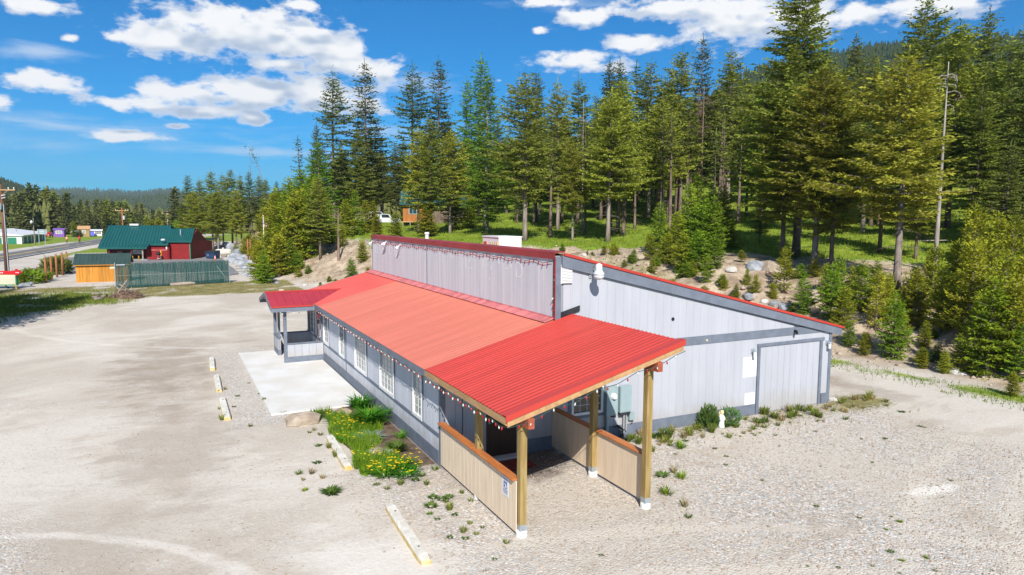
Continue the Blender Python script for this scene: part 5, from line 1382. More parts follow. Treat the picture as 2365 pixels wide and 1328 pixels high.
for (px, b_, h, kd, w) in ((600, 650, 4.2, 'young3', 1.1), (622, 640, 5.4, 'young3', 1.05), (612, 655, 3.4, 'young4', 1.2), (645, 640, 4.6, 'young0', 1.2), (655, 632, 3.6, 'young2', 1), (672, 632, 3.8, 'young4', 1.0), (688, 625, 2.2, 'young2', 1.2), (640, 615, 7.6, 'young3', 1), (662, 608, 8.2, 'young4', 1.0), (684, 605, 7.8, 'young3', 1.05), (700, 600, 8.0, 'young3', 1.0), (628, 600, 7.0, 'young3', 1), (650, 590, 8.5, 'young4', .95), (718, 596, 9.0, 'young4', .9), (612, 590, 6.4, 'young3', 1.0), (672, 575, 9, 'young4', .9), (640, 570, 8, 'young3', .9), (700, 570, 9.6, 'young4', .9), (590, 600, 3.5, 'young3', 1), (760, 560, 5, 'young4', 1), (800, 545, 4.6, 'young3', 1), (820, 540, 5.5, 'young4', .9), (845, 540, 4.6, 'young3', .9), (735, 545, 7, 'young3', .9), (690, 640, 1.3, 'young3', 1.4), (712, 632, 1.0, 'young2', 1.6), (576, 590, 3.2, 'young3', 1.2), (862, 530, 4, 'young3', 1), (790, 570, 2.5, 'young3', 1.3)):
    young(px, b_, h, kd, lab, gD_, w)
lab = 'small green pine seedling on the pale bank left of the false front'; gE_ = 'seedlings on the pale bank left of the building'
for (px, b_, h, kd, w) in ((838, 605, 2.2, 'young3', 1.2), (812, 640, 1.9, 'young2', 1.1), (850, 640, 1.0, 'young3', 1.5), (800, 655, .8, 'young2', 1.8), (775, 660, .7, 'young2', 2), (760, 650, .6, 'young3', 2), (830, 660, .8, 'young3', 1.6), (845, 668, .8, 'young2', 1.8), (740, 662, .5, 'young3', 2)):
    young(px, b_, h, kd, lab, gE_, w)
for (px, b_, h, w, lab) in ((502, 562, 3.6, 1.1, 'lone dark green pine on the sandy cut behind the red building'), (566, 585, 2.6, 1.5, 'bushy pine above the grey boulders'), (545, 590, 1.8, 1.8, 'low spreading pine among the grey boulders'), (60, 655, 1.6, 1.0, 'thin little pine in the green hollow left of the brown posts')):
    young(px, b_, h, 'young3', lab, None, w)

ORD = ['leftmost', 'second from the left', 'third from the left', 'fourth from the left', 'fifth from the left', 'sixth from the left', 'seventh from the left', 'eighth from the left', 'ninth from the left', 'tenth from the left', 'eleventh from the left', 'twelfth from the left', 'thirteenth from the left', 'rightmost']
def rank_labels(items, rows, what):
    items = sorted(items, key=lambda q: -q[2]); n = len(items); per = math.ceil(n / len(rows))
    for i, rname in enumerate(rows):
        row = sorted(items[i * per:(i + 1) * per], key=lambda q: q[1])
        for j, q in enumerate(row):
            pos = 'rightmost' if j == len(row) - 1 else ORD[j]
            q[0]['label'] = what.format(pos=pos, row=rname)
rank_labels([(a, b_, -c) for a, b_, c in KN], ['nearer', 'farther'], 'knoll fir, {pos} in the {row} row behind the red building')
rank_labels([(a, b_, -c) for b_, c, a in SLIM], ['nearer', 'farther'], 'slim bare trunked fir, {pos} in the {row} row inside the grove')
rank_labels(YG[gA_], ['lowest', 'second', 'third', 'highest'], 'young pine, {pos} in the {row} row on the right hand bank')
rank_labels(YG[gB_], ['lower', 'upper'], 'small tree, {pos} in the {row} row behind the sloping roof edge')
rank_labels(YG[gC_], ['lower', 'upper'], 'bright young larch, {pos} in the {row} row above the roof')
rank_labels(YG[gD_], ['front', 'middle', 'back'], 'young pine, {pos} in the {row} row around the flagpole')
rank_labels(YG[gE_], ['lower', 'upper'], 'seedling, {pos} in the {row} row on the pale bank')
lab = 'low green shrub on the bare bank behind the building'; rb_ = random.Random(5); n_s = 0
while n_s < 90:
    x, y = rb_.uniform(6, 40), rb_.uniform(-12, 46); s_ = float(toe_s(x, y))
    if not 1.0 < s_ < 13 or float(fbm(np.array([x * .3]), np.array([y * .3]), 91, 3)[0]) < .44: continue
    tree(rb_.choice(['young0', 'young2', 'young3', 'young2']), (x, y, tz(x, y)), rb_.uniform(.4, 1.1), lab, 'low shrubs on the bare bank', 'low_shrub', rb_.uniform(1.3, 2.0), 'shrub'); n_s += 1
# ---- distant woods: one mass each, made of many small cones
def wood(name, pts, hmin, hmax, leaf, seed, label=None, dens=1):
    r = np.random.default_rng(seed); n = len(pts); k = 6; tiers = 3
    hh = r.uniform(hmin, hmax, n); V = []; F = []
    an = np.linspace(0, 2 * np.pi, k, endpoint=False)
    off = 0
    for q in range(tiers):
        z0 = hh * (.08 + .27 * q); z1 = np.minimum(hh, z0 + hh * (.50 - .06 * q)); rad = hh * (.17 - .042 * q) * r.uniform(.8, 1.2, n)
        ring = np.stack([pts[:, None, 0] + np.cos(an + r.uniform(0, 6, (n, 1))) * rad[:, None] * r.uniform(.65, 1.3, (n, k)), pts[:, None, 1] + np.sin(an)[None] * rad[:, None] * r.uniform(.65, 1.3, (n, k)), (pts[:, 2] + z0)[:, None] + r.uniform(-.04, .05, (n, k)) * hh[:, None]], -1)
        ring[..., 0] = pts[:, None, 0] + np.cos(an)[None] * rad[:, None] * r.uniform(.6, 1.3, (n, k))
        tip = np.stack([pts[:, 0], pts[:, 1], pts[:, 2] + z1], -1)[:, None]
        allv = np.concatenate([ring, tip], 1).reshape(-1, 3); V.append(allv)
        b0 = off + np.arange(n)[:, None] * (k + 1); i = np.arange(k)[None]
        F.append(np.stack([b0 + i, b0 + (i + 1) % k, np.broadcast_to(b0 + k, (n, k))], -1).reshape(-1, 3)); off += len(allv)
    o = obj(name, np_mesh(name, np.concatenate(V), np.concatenate(F), leaf)); return stuff(o)
def on_hill(G, n, seed, lo=.2, hi=1.0, patch=True):
    r = np.random.default_rng(seed); a = r.uniform(lo, hi, n) * (G.shape[0] - 1.001); b_ = r.uniform(0, 1, n) * (G.shape[1] - 1.001)
    i = a.astype(int); j = b_.astype(int); u = (a - i)[:, None]; w = (b_ - j)[:, None]
    p = G[i, j] * (1 - u) * (1 - w) + G[i + 1, j] * u * (1 - w) + G[i, j + 1] * (1 - u) * w + G[i + 1, j + 1] * u * w
    if patch: p = p[fbm(p[:, 0] * .008, p[:, 1] * .008, 8, 3) + r.uniform(-.1, .1, len(p)) < .53]
    return p
wood('right_hill_wood', on_hill(hright, 9000, 1, .25), 9, 20, 'hill_leaf', 2)
wood('left_hill_wood', on_hill(hleft, 7000, 3, .35), 8, 15, 'hill_leaf', 4)
wood('ridge_wood', on_hill(ridge2, 9000, 5, .35, patch=False), 9, 17, 'hill_leaf', 6)
wood('far_ridge_wood', on_hill(ridge, 12000, 7, .35), 9, 22, 'hill_leaf', 8)
r_ = np.random.default_rng(9); n_ = 5200
fx = r_.uniform(-180, 260, n_); fy = r_.uniform(185, 480, n_)
keep = (toe_s(fx, fy) > 6) | ((fy > 262) & (np.abs(fx - road_x(fy, 0)) > 14) & (fx < 40))
fx, fy = fx[keep], fy[keep]
wood('valley_wood', np.stack([fx, fy, terr(fx, fy)], 1), 7, 13, 'far_leaf', 10)
n_ = 2600; fx = r_.uniform(60, 330, n_); fy = r_.uniform(20, 300, n_)
q_ = np.hypot(fx + 6.4, fy + 17); keep = (toe_s(fx, fy) > 40) & (q_ > 150)
fx, fy = fx[keep], fy[keep]
wood('slope_wood', np.stack([fx, fy, terr(fx, fy)], 1), 9, 17, 'fir_dark', 11)
# antenna mast on the right hill
q = onplane(2280, 100, 1, 520); p = np.array(q); t_ = 0
v = ray(2280, 75); p = CAM + v * 800
am = thing('antenna_mast', tuple(p - np.array([0, 0, 4])), 'slim lattice antenna mast on the wooded hill at upper right', 'mast')
hm = (75 - 40) / FPX * 800 + 4
mb = MB()
for k in range(3): mb.tube([(1.1 * math.cos(k * 2.094), 1.1 * math.sin(k * 2.094), 0), (.7 * math.cos(k * 2.094), .7 * math.sin(k * 2.094), hm)], .16, 5)
for z in np.arange(1, hm, 1.6):
    for k in range(3): mb.tube([(1.0 * math.cos(k * 2.094), 1.0 * math.sin(k * 2.094), z), (1.0 * math.cos((k + 1) * 2.094), 1.0 * math.sin((k + 1) * 2.094), z + 1.3)], .09, 4)
mb.build('lattice', 'galv', am)
MB().tube([(-2.6, 0, hm - .4), (2.6, 0, hm - .4)], .2, 5).build('antenna_arm', 'galv', am); MB().tube([(0, 0, hm), (0, 0, hm + 2)], .12, 5).build('whip_antenna', 'galv', am)

# ---- grass on the slope and verges: one mass of blades
def blades(name, pts, h, w, leaf, seed):
    r = np.random.default_rng(seed); n = len(pts); an = r.uniform(0, 6.28, n); hh = h * r.uniform(.5, 1.3, n); ww = w * r.uniform(.7, 1.3, n)
    dx = np.cos(an) * ww; dy = np.sin(an) * ww; lx = r.normal(0, .35, n) * hh; ly = r.normal(0, .35, n) * hh
    a = pts + np.stack([-dx, -dy, np.full(n, -.03)], 1); b_ = pts + np.stack([dx, dy, np.full(n, -.03)], 1); c = pts + np.stack([lx, ly, hh], 1)
    V = np.stack([a, b_, c], 1).reshape(-1, 3); F = np.arange(len(V)).reshape(-1, 3)
    return stuff(obj(name, np_mesh(name, V, F, leaf)))
from_grid = lambda A, x, y: A[np.clip(np.searchsorted(gy, y), 0, ny - 1), np.clip(np.searchsorted(gx, x), 0, nx - 1)]
r_ = np.random.default_rng(77)
x = np.concatenate([r_.uniform(2, 125, 420000), r_.uniform(8, 40, 90000)]); y = np.concatenate([r_.uniform(-20, 135, 420000), r_.uniform(-20, 22, 90000)]); d = np.hypot(x + 6.4, y + 17)
kp = (r_.random(len(x)) < from_grid(grass, x, y) * np.clip(45 / d, 0, 1)) & (toe_s(x, y) > -3.5) & (toe_s(x, y) < 70)
x, y = x[kp], y[kp]; print('grass blades', len(x))
nr = np.hypot(x + 6.4, y + 17) < 46
blades('slope_grass', np.stack([x[~nr], y[~nr], terr(x[~nr], y[~nr])], 1), .26, .034, 'grass_leaf', 1)
blades('track_grass', np.stack([x[nr], y[nr], terr(x[nr], y[nr])], 1), .13, .020, 'grass_leaf', 6)
x = r_.uniform(-22, 4, 90000); y = r_.uniform(33, 62, 90000); kp = r_.random(len(x)) < from_grid(dense, x, y) * .8
x, y = x[kp], y[kp]; blades('verge_grass', np.stack([x, y, terr(x, y)], 1), .20, .03, 'weed_leaf', 2)
x = r_.uniform(-22, 18, 120000); y = r_.uniform(-3, 62, 120000); kp = r_.random(len(x)) < from_grid(dry, x, y) * .28
x, y = x[kp], y[kp]; blades('dry_grass', np.stack([x, y, terr(x, y)], 1), .14, .02, 'grass_dry', 3)
# loose stones over the bare bank
x = r_.uniform(2, 60, 26000); y = r_.uniform(-14, 90, 26000); sx = toe_s(x, y)
kp = (r_.random(len(x)) < from_grid(bank, x, y) * .5) & (sx > .2) & (sx < 14); x, y = x[kp][:9000], y[kp][:9000]
def stones(name, pts, smin, smax, m, seed):
    r = np.random.default_rng(seed); n = len(pts)
    ico = np.array([(0, 0, 1), (1, 0, .1), (.2, .95, 0), (-.9, .5, .1), (-.8, -.6, 0), (.3, -1, .1), (0, 0, -.6)])
    fc = np.array([(0, 1, 2), (0, 2, 3), (0, 3, 4), (0, 4, 5), (0, 5, 1), (6, 2, 1), (6, 3, 2), (6, 4, 3), (6, 5, 4), (6, 1, 5)])
    s = r.uniform(smin, smax, n) * r.uniform(.5, 1, n); an = r.uniform(0, 6.28, n)
    v = ico[None] * (s[:, None, None]) * r.uniform(.6, 1.25, (n, 7, 3)) * np.array([1, .8, .6])
    cx = v[..., 0] * np.cos(an)[:, None] - v[..., 1] * np.sin(an)[:, None]; cy = v[..., 0] * np.sin(an)[:, None] + v[..., 1] * np.cos(an)[:, None]
    V = np.stack([cx, cy, v[..., 2]], -1) + pts[:, None]; F = (fc[None] + (np.arange(n) * 7)[:, None, None]).reshape(-1, 3)
    return stuff(obj(name, np_mesh(name, V.reshape(-1, 3), F, m)))
stones('bank_rubble', np.stack([x, y, terr(x, y)], 1), .05, .30, 'rock_tan', 4)
# pebbles of the loose gravel in the foreground
x = r_.uniform(-3, 16, 60000); y = r_.uniform(-14, 1, 60000); kp = (r_.random(len(x)) < from_grid(peb, x, y) * .35)
x, y = x[kp], y[kp]; stones('loose_pebbles', np.stack([x, y, terr(x, y) + .004], 1), .012, .045, 'rock_tan', 5)
x = r_.uniform(-16, -2, 9000); y = r_.uniform(-13, 14, 9000); kp = r_.random(len(x)) < np.clip(12 / np.hypot(x + 6, y + 17), 0, 1) * smooth(fbm(x * .4, y * .4, 71, 3), .35, .6)
x, y = x[kp], y[kp]; stones('scattered_stones', np.stack([x, y, terr(x, y) + .003], 1), .012, .040, 'rock_tan', 7)
# ------------------------------------------------------------------ parking blocks
def parking_block(p0, p1, label, seed):
    p0 = Vector((*p0, 0)); p1 = Vector((*p1, 0)); d = p1 - p0; ln = d.length; rz = math.atan2(d.y, d.x)
    c = (p0 + p1) / 2; o = thing('parking_block', (c.x, c.y, tz(c.x, c.y) - .01), label, 'parking block', 'concrete parking blocks', rz)
    r = np.random.default_rng(seed); n = 14; mb = MB(); prof = [(-.125, 0), (.125, 0), (.115, .10), (.08, .155), (-.08, .155), (-.115, .10)]
    vs = []; m = len(prof)
    for i in range(n + 1):
        x = -ln / 2 + ln * i / n; e = .82 if i in (0, n) else 1
        for (y, z) in prof: vs.append((x + (r.normal(0, .006)), y * e * (1 + r.normal(0, .03)), z * (e if z > .12 else 1) + r.normal(0, .004) * (z > 0)))
    fs = [(i * m + k, (i + 1) * m + k, (i + 1) * m + (k + 1) % m, i * m + (k + 1) % m) for i in range(n) for k in range(m)]
    mi = [1 if k in (1, 5) else 0 for i in range(n) for k in range(m)]
    fs += [tuple(range(m))[::-1], tuple(n * m + k for k in range(m))]; mi += [1, 1]
    mb.v = vs; mb.f = fs; mb.mi = mi
    mb.build('concrete_body', ['stop_white', 'stop_yellow'], o)
    for s in (-.32, .32): MB().tube([(s * ln, 0, .15), (s * ln, 0, .162)], .022, 8).build('steel_pin', 'dark', o)
    return o
parking_block((-2.02, -1.98), (-2.14, -4.86), 'nearest worn white and yellow parking block, beside the loose gravel at the bottom', 1)
parking_block((-2.20, 3.74), (-2.30, .84), 'parking block edging the flower bed, yellow paint on its side', 2)
parking_block((-4.81, 9.95), (-4.84, 7.10), 'parking block with a chip in its top, nearest of the three beside the patio slab', 3)
parking_block((-4.76, 13.95), (-4.83, 11.2), 'middle one of the three worn parking blocks beside the patio slab', 4)
parking_block((-4.72, 17.95), (-4.83, 15.3), 'farthest of the three parking blocks, more yellow than the others', 5)

# ------------------------------------------------------------------ rocks
def rock(name, p, sx, sy, sz, label, m, seed, group=None, rz=None):
    r = np.random.default_rng(seed); bm = bmesh.new(); bmesh.ops.create_icosphere(bm, subdivisions=2, radius=1)
    off = r.uniform(0, 50, 3)
    for v in bm.verts:
        c = np.array(v.co); k = 1 + .42 * (float(fbm(np.array([c[0] * 1.6 + off[0]]), np.array([c[1] * 1.6 + c[2] * 1.3 + off[1]]), 1, 3)[0]) - .5)
        q = np.round(c * 2.2 + r.normal(0, .12, 3)) / 2.2
        c = c * .62 + q * .38; v.co = Vector((c[0] * k * sx, c[1] * k * sy, max(-.35, c[2] * k) * sz))
    me = bpy.data.meshes.new(name); bm.to_mesh(me); bm.free(); me.materials.append(MATS[m])
    o = obj(name, me); o.location = (p[0], p[1], p[2] + sz * .1); o.rotation_euler = (0, 0, r.uniform(0, 6.28) if rz is None else rz)
    tag(o, label, 'rock', group); return o
rock('boulder', (-2.62, 5.75, 0), .62, .48, .30, 'pinkish tan boulder at the near corner of the patio slab', 'rock_tan', 1, rz=.2)
rock('flat_stone', (-.62, 5.2, .03), .38, .22, .10, 'flat tan stone in the bed behind the dark green clump', 'rock_tan', 2, rz=1.2)
rock('bed_rock', (-1.35, 1.65, .03), .34, .26, .17, 'grey brown rock in the bed behind the near yellow flowers', 'rock_tan', 3)
rock('bed_rock', (-1.0, 1.55, .03), .20, .18, .14, 'small pale rock next to the near yellow flowers', 'rock_white', 4)
rock('white_stone', (-1.42, .55, 0), .13, .10, .08, 'white stone at the near edge of the flower bed', 'rock_white', 5)
rock('white_stone', (-1.20, .12, 0), .08, .06, .04, 'tiny white stone on the gravel past the flower bed', 'rock_white', 6)
rock('mound_rock', (-1.15, 6.3, .02), .42, .25, .10, 'dark earthy mound stone among small flowers near the slab', 'rock_tan', 8)
BLD = []
# grey blasted rock along the toe of the cut beside the red building's lot
grp = 'grey boulders lining the lot by the red building'
k = 0
for (px, py, s) in ((508, 573, 1.3), (522, 568, 1.5), (536, 572, 1.6), (549, 576, 1.3), (541, 584, 1.5), (553, 589, 1.7), (545, 596, 1.4), (534, 601, 1.1), (541, 606, 1.3), (549, 609, 1.1), (556, 604, 1.2), (560, 612, 1.1), (567, 617, 1.0), (572, 622, 1.1), (577, 616, .9), (581, 627, 1.0), (575, 631, .9), (586, 634, .8), (568, 607, 1.0), (579, 608, .8), (589, 622, .8), (595, 612, .7), (563, 598, 1.0), (530, 578, 1.2), (516, 565, 1.1), (566, 636, .55), (575, 640, .45)):
    p = spot(px, py); BLD.append((rock('boulder', p, s * .8, s * .62, s * .55, 'angular blue grey boulder', 'rock_grey', 100 + k, grp), px, py)); k += 1
rank_labels(BLD, ['nearest', 'middle', 'farthest'], 'blue grey boulder, {pos} in the {row} group beside the asphalt lot')
for (px, py, s, m, lab) in ((1748, 690, .62, 'rock_tan', 'rounded tan boulder just above the sloping roof edge'), (1727, 688, .55, 'rock_grey', 'bluish grey boulder left of the rounded tan one above the roof edge'), (1765, 698, .35, 'rock_white', 'small pale stone right of the rounded tan boulder'), (1700, 678, .45, 'rock_tan', 'tan stone uphill of the sloping roof edge'), (1790, 705, .5, 'rock_grey', 'flat grey stone low on the bank near the roof edge'), (1812, 712, .5, 'rock_grey', 'darker grey stone beside the flat one near the roof edge'), (1748, 622, 1.0, 'rock_grey', 'grey outcrop in the bare bank below the big trunks'), (1778, 628, 1.3, 'rock_tan', 'broad tan outcrop in the bare bank below the big trunks'), (1690, 625, .5, 'rock_white', 'pale stone halfway up the bare bank'), (1880, 690, .9, 'rock_tan', 'crumbling tan outcrop left of the right hand pines'),
                        (812, 528, 1.0, 'rock_white', 'white stone lying on the slope below the cabin vehicles'), (1922, 1010 - 85, .22, 'rock_white', 'small white stone at the far corner of the building'), (2206, 862, .35, 'rock_white', 'white stone at the foot of the right hand pines'), (2225, 866, .2, 'rock_white', 'small pale stone right of the white one at the foot of the pines'), (1350, 590, .3, 'rock_white', 'pale stone on the bank behind the gable'), (650, 672, .3, 'rock_tan', 'tan stone at the foot of the pale bank'), (705, 660, .35, 'rock_white', 'pale stone partway along the foot of the bank'), (640, 655, .4, 'rock_grey', 'grey stone below the thicket of pines')):
    p = spot(px, py); rock('boulder', p, s * .85, s * .65, s * .6, lab, m, 200 + k); k += 1

# ------------------------------------------------------------------ small plants
def tuft_mesh(name, leaf, seed, n=60, h=.3, spread=.16, w=.02, curl=.5, tip=None):
    r = np.random.default_rng(seed); V = []; F = []
    for i in range(n):
        an = r.uniform(0, 6.28); rr = spread * math.sqrt(r.random()) * .6; b0 = np.array([math.cos(an) * rr, math.sin(an) * rr, 0])
        a2 = an + r.normal(0, .6); out = np.array([math.cos(a2), math.sin(a2), 0]); sd = np.array([-out[1], out[0], 0]) * w * r.uniform(.6, 1.2)
        hh = h * r.uniform(.45, 1.1); sp = spread * r.uniform(.4, 1.3) * 1.2
        p1 = b0 + out * sp * .4 + [0, 0, hh * .65]; p2 = b0 + out * sp + [0, 0, hh * (1 - curl * .35 * r.random())]
        o = len(V); V += [b0 - sd * .7, b0 + sd * .7, p1 + sd, p1 - sd, p2]; F += [(o, o + 1, o + 2, o + 3), (o + 3, o + 2, o + 4, o + 4)]
    me = bpy.data.meshes.new(name); F = [f if f[2] != f[3] else f[:3] for f in F]
    me.from_pydata([tuple(v) for v in V], [], F); me.materials.append(MATS[leaf]); me.update(); return me
WK = [tuft_mesh('weed', 'weed_leaf', 1, 40, .20, .15, .014), tuft_mesh('weed', 'weed_dry', 2, 46, .28, .14, .009, .2), tuft_mesh('weed', 'shrub_leaf', 3, 46, .12, .18, .022), tuft_mesh('weed', 'weed_leaf', 4, 60, .34, .16, .012, .3), tuft_mesh('weed', 'grass_leaf', 5, 60, .22, .18, .012)]
def weed(x, y, k, s, label, group, zs=1.0):
    o = obj('weed', WK[k]); o.location = (x, y, tz(x, y) - .005); o.rotation_euler = (0, 0, random.uniform(0, 6.28)); s *= .62; o.scale = (s, s, s * zs)
    return tag(o, label, 'weed', group)
def weed_px(px, py, k, s, label, group): x, y, z = spot(px, py); return weed(x, y, k, s, label, group)
g1 = 'weeds along the foot of the long side wall'
for k in range(96):
    x = random.uniform(5.7, 17.4); y = -abs(random.gauss(0, .55)) - .10 - (random.random() < .25) * random.uniform(.3, 1.6)
    weed(x, y, random.choice([0, 1, 1, 3, 2, 3]), random.uniform(.6, 1.7) * (1.0 if y > -1 else .7), 'scrubby weed growing along the foot of the grey side wall', g1)
for (px, py, k, s) in ((1530, 1010, 3, 1.6), (1532, 1022, 0, 1.7), (1570, 1035, 4, 1.8), (1580, 1012, 1, 1.6), (1490, 1010, 1, 1.4), (1475, 1025, 3, 1.4), (1620, 990, 0, 1.4), (1530, 1100, 2, 1.5), (1575, 1105, 4, 1.4), (1555, 1092, 1, 1.3), (1540, 1142, 4, 1.5), (1580, 1170, 1, 1.3), (1590, 1196, 0, .9)):
    weed_px(px, py, k, s, 'weed tuft in the gravel right of the carport', 'weed tufts in the gravel right of the carport')
g2 = 'small weeds scattered over the gravel yard'
for k in range(150):
    x = random.uniform(-1.5, 17); y = random.uniform(-13, -1.2)
    if -.4 < x < 3.9 and y > -5: continue
    c = float(fbm(np.array([x * .35]), np.array([y * .35]), 61, 3)[0])
    if c < .48 and random.random() < .7: continue
    weed(x, y, random.choice([2, 0, 2, 4]), random.uniform(.2, .6), 'tiny green weed scattered on the open gravel', g2)
g3 = 'sprigs in the gravel in front of the tan half wall'
for (px, py, s) in ((1005, 1085, 1.3), (1000, 1150, 1.2), (995, 1170, 1.5), (1020, 1155, 1.0), (1035, 1150, 1.2), (1030, 1160, .9), (1038, 1178, 1.2), (1067, 1140, .7), (1088, 1158, .9), (1085, 1210, .8), (1070, 1230, .9), (1100, 1235, .7), (1170, 1255, .9), (985, 1120, .9), (1050, 1190, .7), (960, 1110, 1.0), (975, 1100, 1.2), (925, 1120, 1.0), (895, 1130, .9), (870, 1120, .8), (1060, 1105, .8), (1010, 1200, .6), (1075, 1245, .7)):
    weed_px(px, py, random.choice([2, 3, 0]), s * .85, 'thin green sprig in the pinkish gravel before the tan half wall', g3)
g4 = 'weeds beside the parking blocks'
for (px, py, s, k) in ((513, 970, 1, 3), (508, 945, .9, 0), (540, 940, .6, 2), (549, 915, .7, 2), (600, 910, .6, 2), (578, 985, .8, 0), (520, 900, .9, 1), (505, 905, .8, 3), (610, 925, .7, 3), (760, 1035, .9, 3), (775, 1055, 1, 3), (740, 1005, .9, 0), (725, 995, .9, 1), (715, 1000, .7, 0), (735, 1030, .8, 2), (732, 1070, .9, 2), (720, 1095, 1.0, 1), (745, 1105, .9, 1), (700, 1110, .7, 1), (655, 955, .9, 0), (575, 885, .5, 2), (690, 1095, .9, 4), (704, 1134, .7, 4)):
    weed_px(px, py, k, s, 'straggly weed near the parking blocks', g4)
p = spot(765, 1140)
o = obj('low_shrub', tuft_mesh('low_shrub', 'shrub_leaf', 20, 130, .26, .40, .035)); o.location = p; o.scale = (.5, .5, .5); tag(o, 'low spreading dark green plant alone on the pale dirt', 'plant')
# shrubs by the side wall and the little statue
def bush(p, r0, h, leaf, n, label, seed, nm='shrub', lf=.07):
    r = np.random.default_rng(seed); th = thing(nm, p, label, 'shrub')
    C = r.normal(0, 1, (n, 3)); C = norm(C) * r.uniform(.35, 1, (n, 1)) ** .6; C = C * [r0, r0, h * .55] + [0, 0, h * .5]; C[:, 2] = np.abs(C[:, 2])
    A = norm(C - [0, 0, h * .15] + r.normal(0, .25 * h, C.shape)); Sd = norm(np.cross(A, r.normal(0, 1, C.shape)))
    V, F = quads_from(C, A, Sd, r.uniform(.6, 1.4, n) * lf * 2, r.uniform(.6, 1.3, n) * lf * .6); obj('leaves', np_mesh('leaves', V, F, leaf), th)
    st = MB()
    for k in range(7):
        an = r.uniform(0, 6.28); st.tube([(0, 0, -.02), (math.cos(an) * r0 * .4, math.sin(an) * r0 * .4, h * .5), (math.cos(an) * r0 * .7, math.sin(an) * r0 * .7, h * (1.0 + .2 * r.random()))], [.012, .008, .003], 4, caps=False)
    st.build('stems', 'weed_leaf', th, off=(0, 0, 0)); return th
bush((9.05, -.42, 0), .29, .66, 'bush_leaf', 700, 'rounded green bush left of the little statue by the side wall', 1)
bush((9.85, -.50, 0), .36, .50, 'bush_leaf', 420, 'looser grey green bush right of the little statue by the side wall', 2)
stt = thing('garden_statue', (9.42, -.62, 0), 'small pale robed garden statue between two bushes by the side wall', 'statue')
MB().lathe([(0, 0), (.10, 0), (.105, .05), (.09, .08), (.085, .2), (.095, .30), (.085, .38), (.045, .43), (.04, .45)], (0, 0, 0), 12).build('robe', 'statue', stt, True)
MB().lathe([(.03, .43), (.055, .47), (.062, .51), (.05, .56), (0, .585)], (0, -.01, 0), 12).build('head', 'statue_gold', stt, True)
for sg in (-1, 1): MB().tube([(sg * .075, -.01, .37), (sg * .085, -.06, .27), (sg * .02, -.09, .31)], [.026, .028, .02], 8).build('arm', 'statue', stt, True)
MB().tube([(0, .03, .53), (0, .06, .42), (0, .075, .25)], [.05, .075, .08], 8).build('veil', 'statue_gold', stt, True)
uc = MB().box((-.26, -.16, 0), (.26, .16, .035)).build('utility_cover', 'galv'); uc.location = (7.35, -.25, .0); tag(uc, 'grey utility cover plate in the gravel by the side wall', 'utility cover')
MB().box((-.23, -.13, .036), (.23, .13, .045)).build('lid', 'sign_grey', uc)
# planting bed
def lily(p, s, label, seed, n=170, flowers=0):
    th = thing('daylily', p, label, 'plant'); s *= .86; r = np.random.default_rng(seed)
    obj('leaves', tuft_mesh('leaves', 'lily_leaf', seed, n, .55 * s, .45 * s, .022 * s, .9), th)
    return th
lily((-.72, 4.55, .03), 1.25, 'large dark green clump of strappy leaves beside the wall under the second window', 30, 330)
lily((-.55, 6.55, .03), 1.0, 'bright green leafy clump where the bed meets the patio slab and wall', 31, 200)
lily((-.25, 2.75, .03), .55, 'small green sprout against the base of the front wall', 32, 60)
def flowers(p, s, label, seed, n=26, group=None):
    th = thing('flower_clump', p, label, 'flowers', group); r = np.random.default_rng(seed)
    obj('leaves', tuft_mesh('leaves', 'weed_leaf' if seed % 2 else 'lily_leaf', seed, 110, .26 * s, .34 * s, .016), th)
    mb = MB()
    for k in range(int(n * .62)):
        an = r.uniform(0, 6.28); rr = .46 * s * math.sqrt(r.random()); x, y, z = math.cos(an) * rr, math.sin(an) * rr, r.uniform(.22, .40) * s
        d = r.uniform(.014, .028)
        for q in range(5):
            a = q * 1.2566; mb.add([(x, y, z), (x + math.cos(a - .5) * d, y + math.sin(a - .5) * d, z + .012), (x + math.cos(a) * d * 1.5, y + math.sin(a) * d * 1.5, z + .006), (x + math.cos(a + .5) * d, y + math.sin(a + .5) * d, z + .012)], [(0, 1, 2, 3)])
        mb.tube([(x * .7, y * .7, .05), (x, y, z)], .003, 3, caps=False, mi=1)
    obj('blossoms', mb.mesh('blossoms', ['petal', 'lily_leaf']), th); return th
gf = 'clumps of yellow flowers in the bed'
for (px, py, s, n, lab) in ((782, 975, 1.1, 40, 'yellow flower clump at the far left corner of the bed'), (800, 1000, 1.0, 30, 'yellow flower clump just in front of the far corner one'), (826, 992, 1.0, 40, 'dense yellow flower clump in the middle of the bed'), (812, 1022, .9, 22, 'sparse yellow flowers beside the parking block in the bed'), (848, 1068, .95, 26, 'yellow flower clump in the near half of the bed left of the rock'), (888, 1098, 1.1, 42, 'bright yellow flower clump at the near left edge of the bed'), (922, 1082, 1.2, 46, 'large yellow flower clump around the near rocks'), (938, 1100, 1.0, 34, 'yellow flower clump nearest the carport'), (868, 960, .7, 6, 'few orange yellow blooms on the bare soil near the slab')):
    p = spot(px, py); flowers(p, s, lab, 40 + int(px), n, gf)
o = obj('sage_plant', tuft_mesh('sage_plant', 'sage', 60, 150, .18, .34, .028)); o.location = (-1.15, 3.05, .03); tag(o, 'silvery sage plant in the middle of the bed', 'plant')
o = obj('ground_shrub', tuft_mesh('ground_shrub', 'shrub_leaf', 61, 150, .30, .26, .02)); o.location = (-.72, 1.65, .03); tag(o, 'small dark green shrub right of the near bed rocks', 'plant')
o = obj('ground_shrub', tuft_mesh('ground_shrub', 'shrub_leaf', 62, 150, .16, .36, .02)); o.location = (-2.2, 6.15, .02); tag(o, 'dark green low plant behind the pink boulder', 'plant')
r_ = np.random.default_rng(91); n_ = 15000
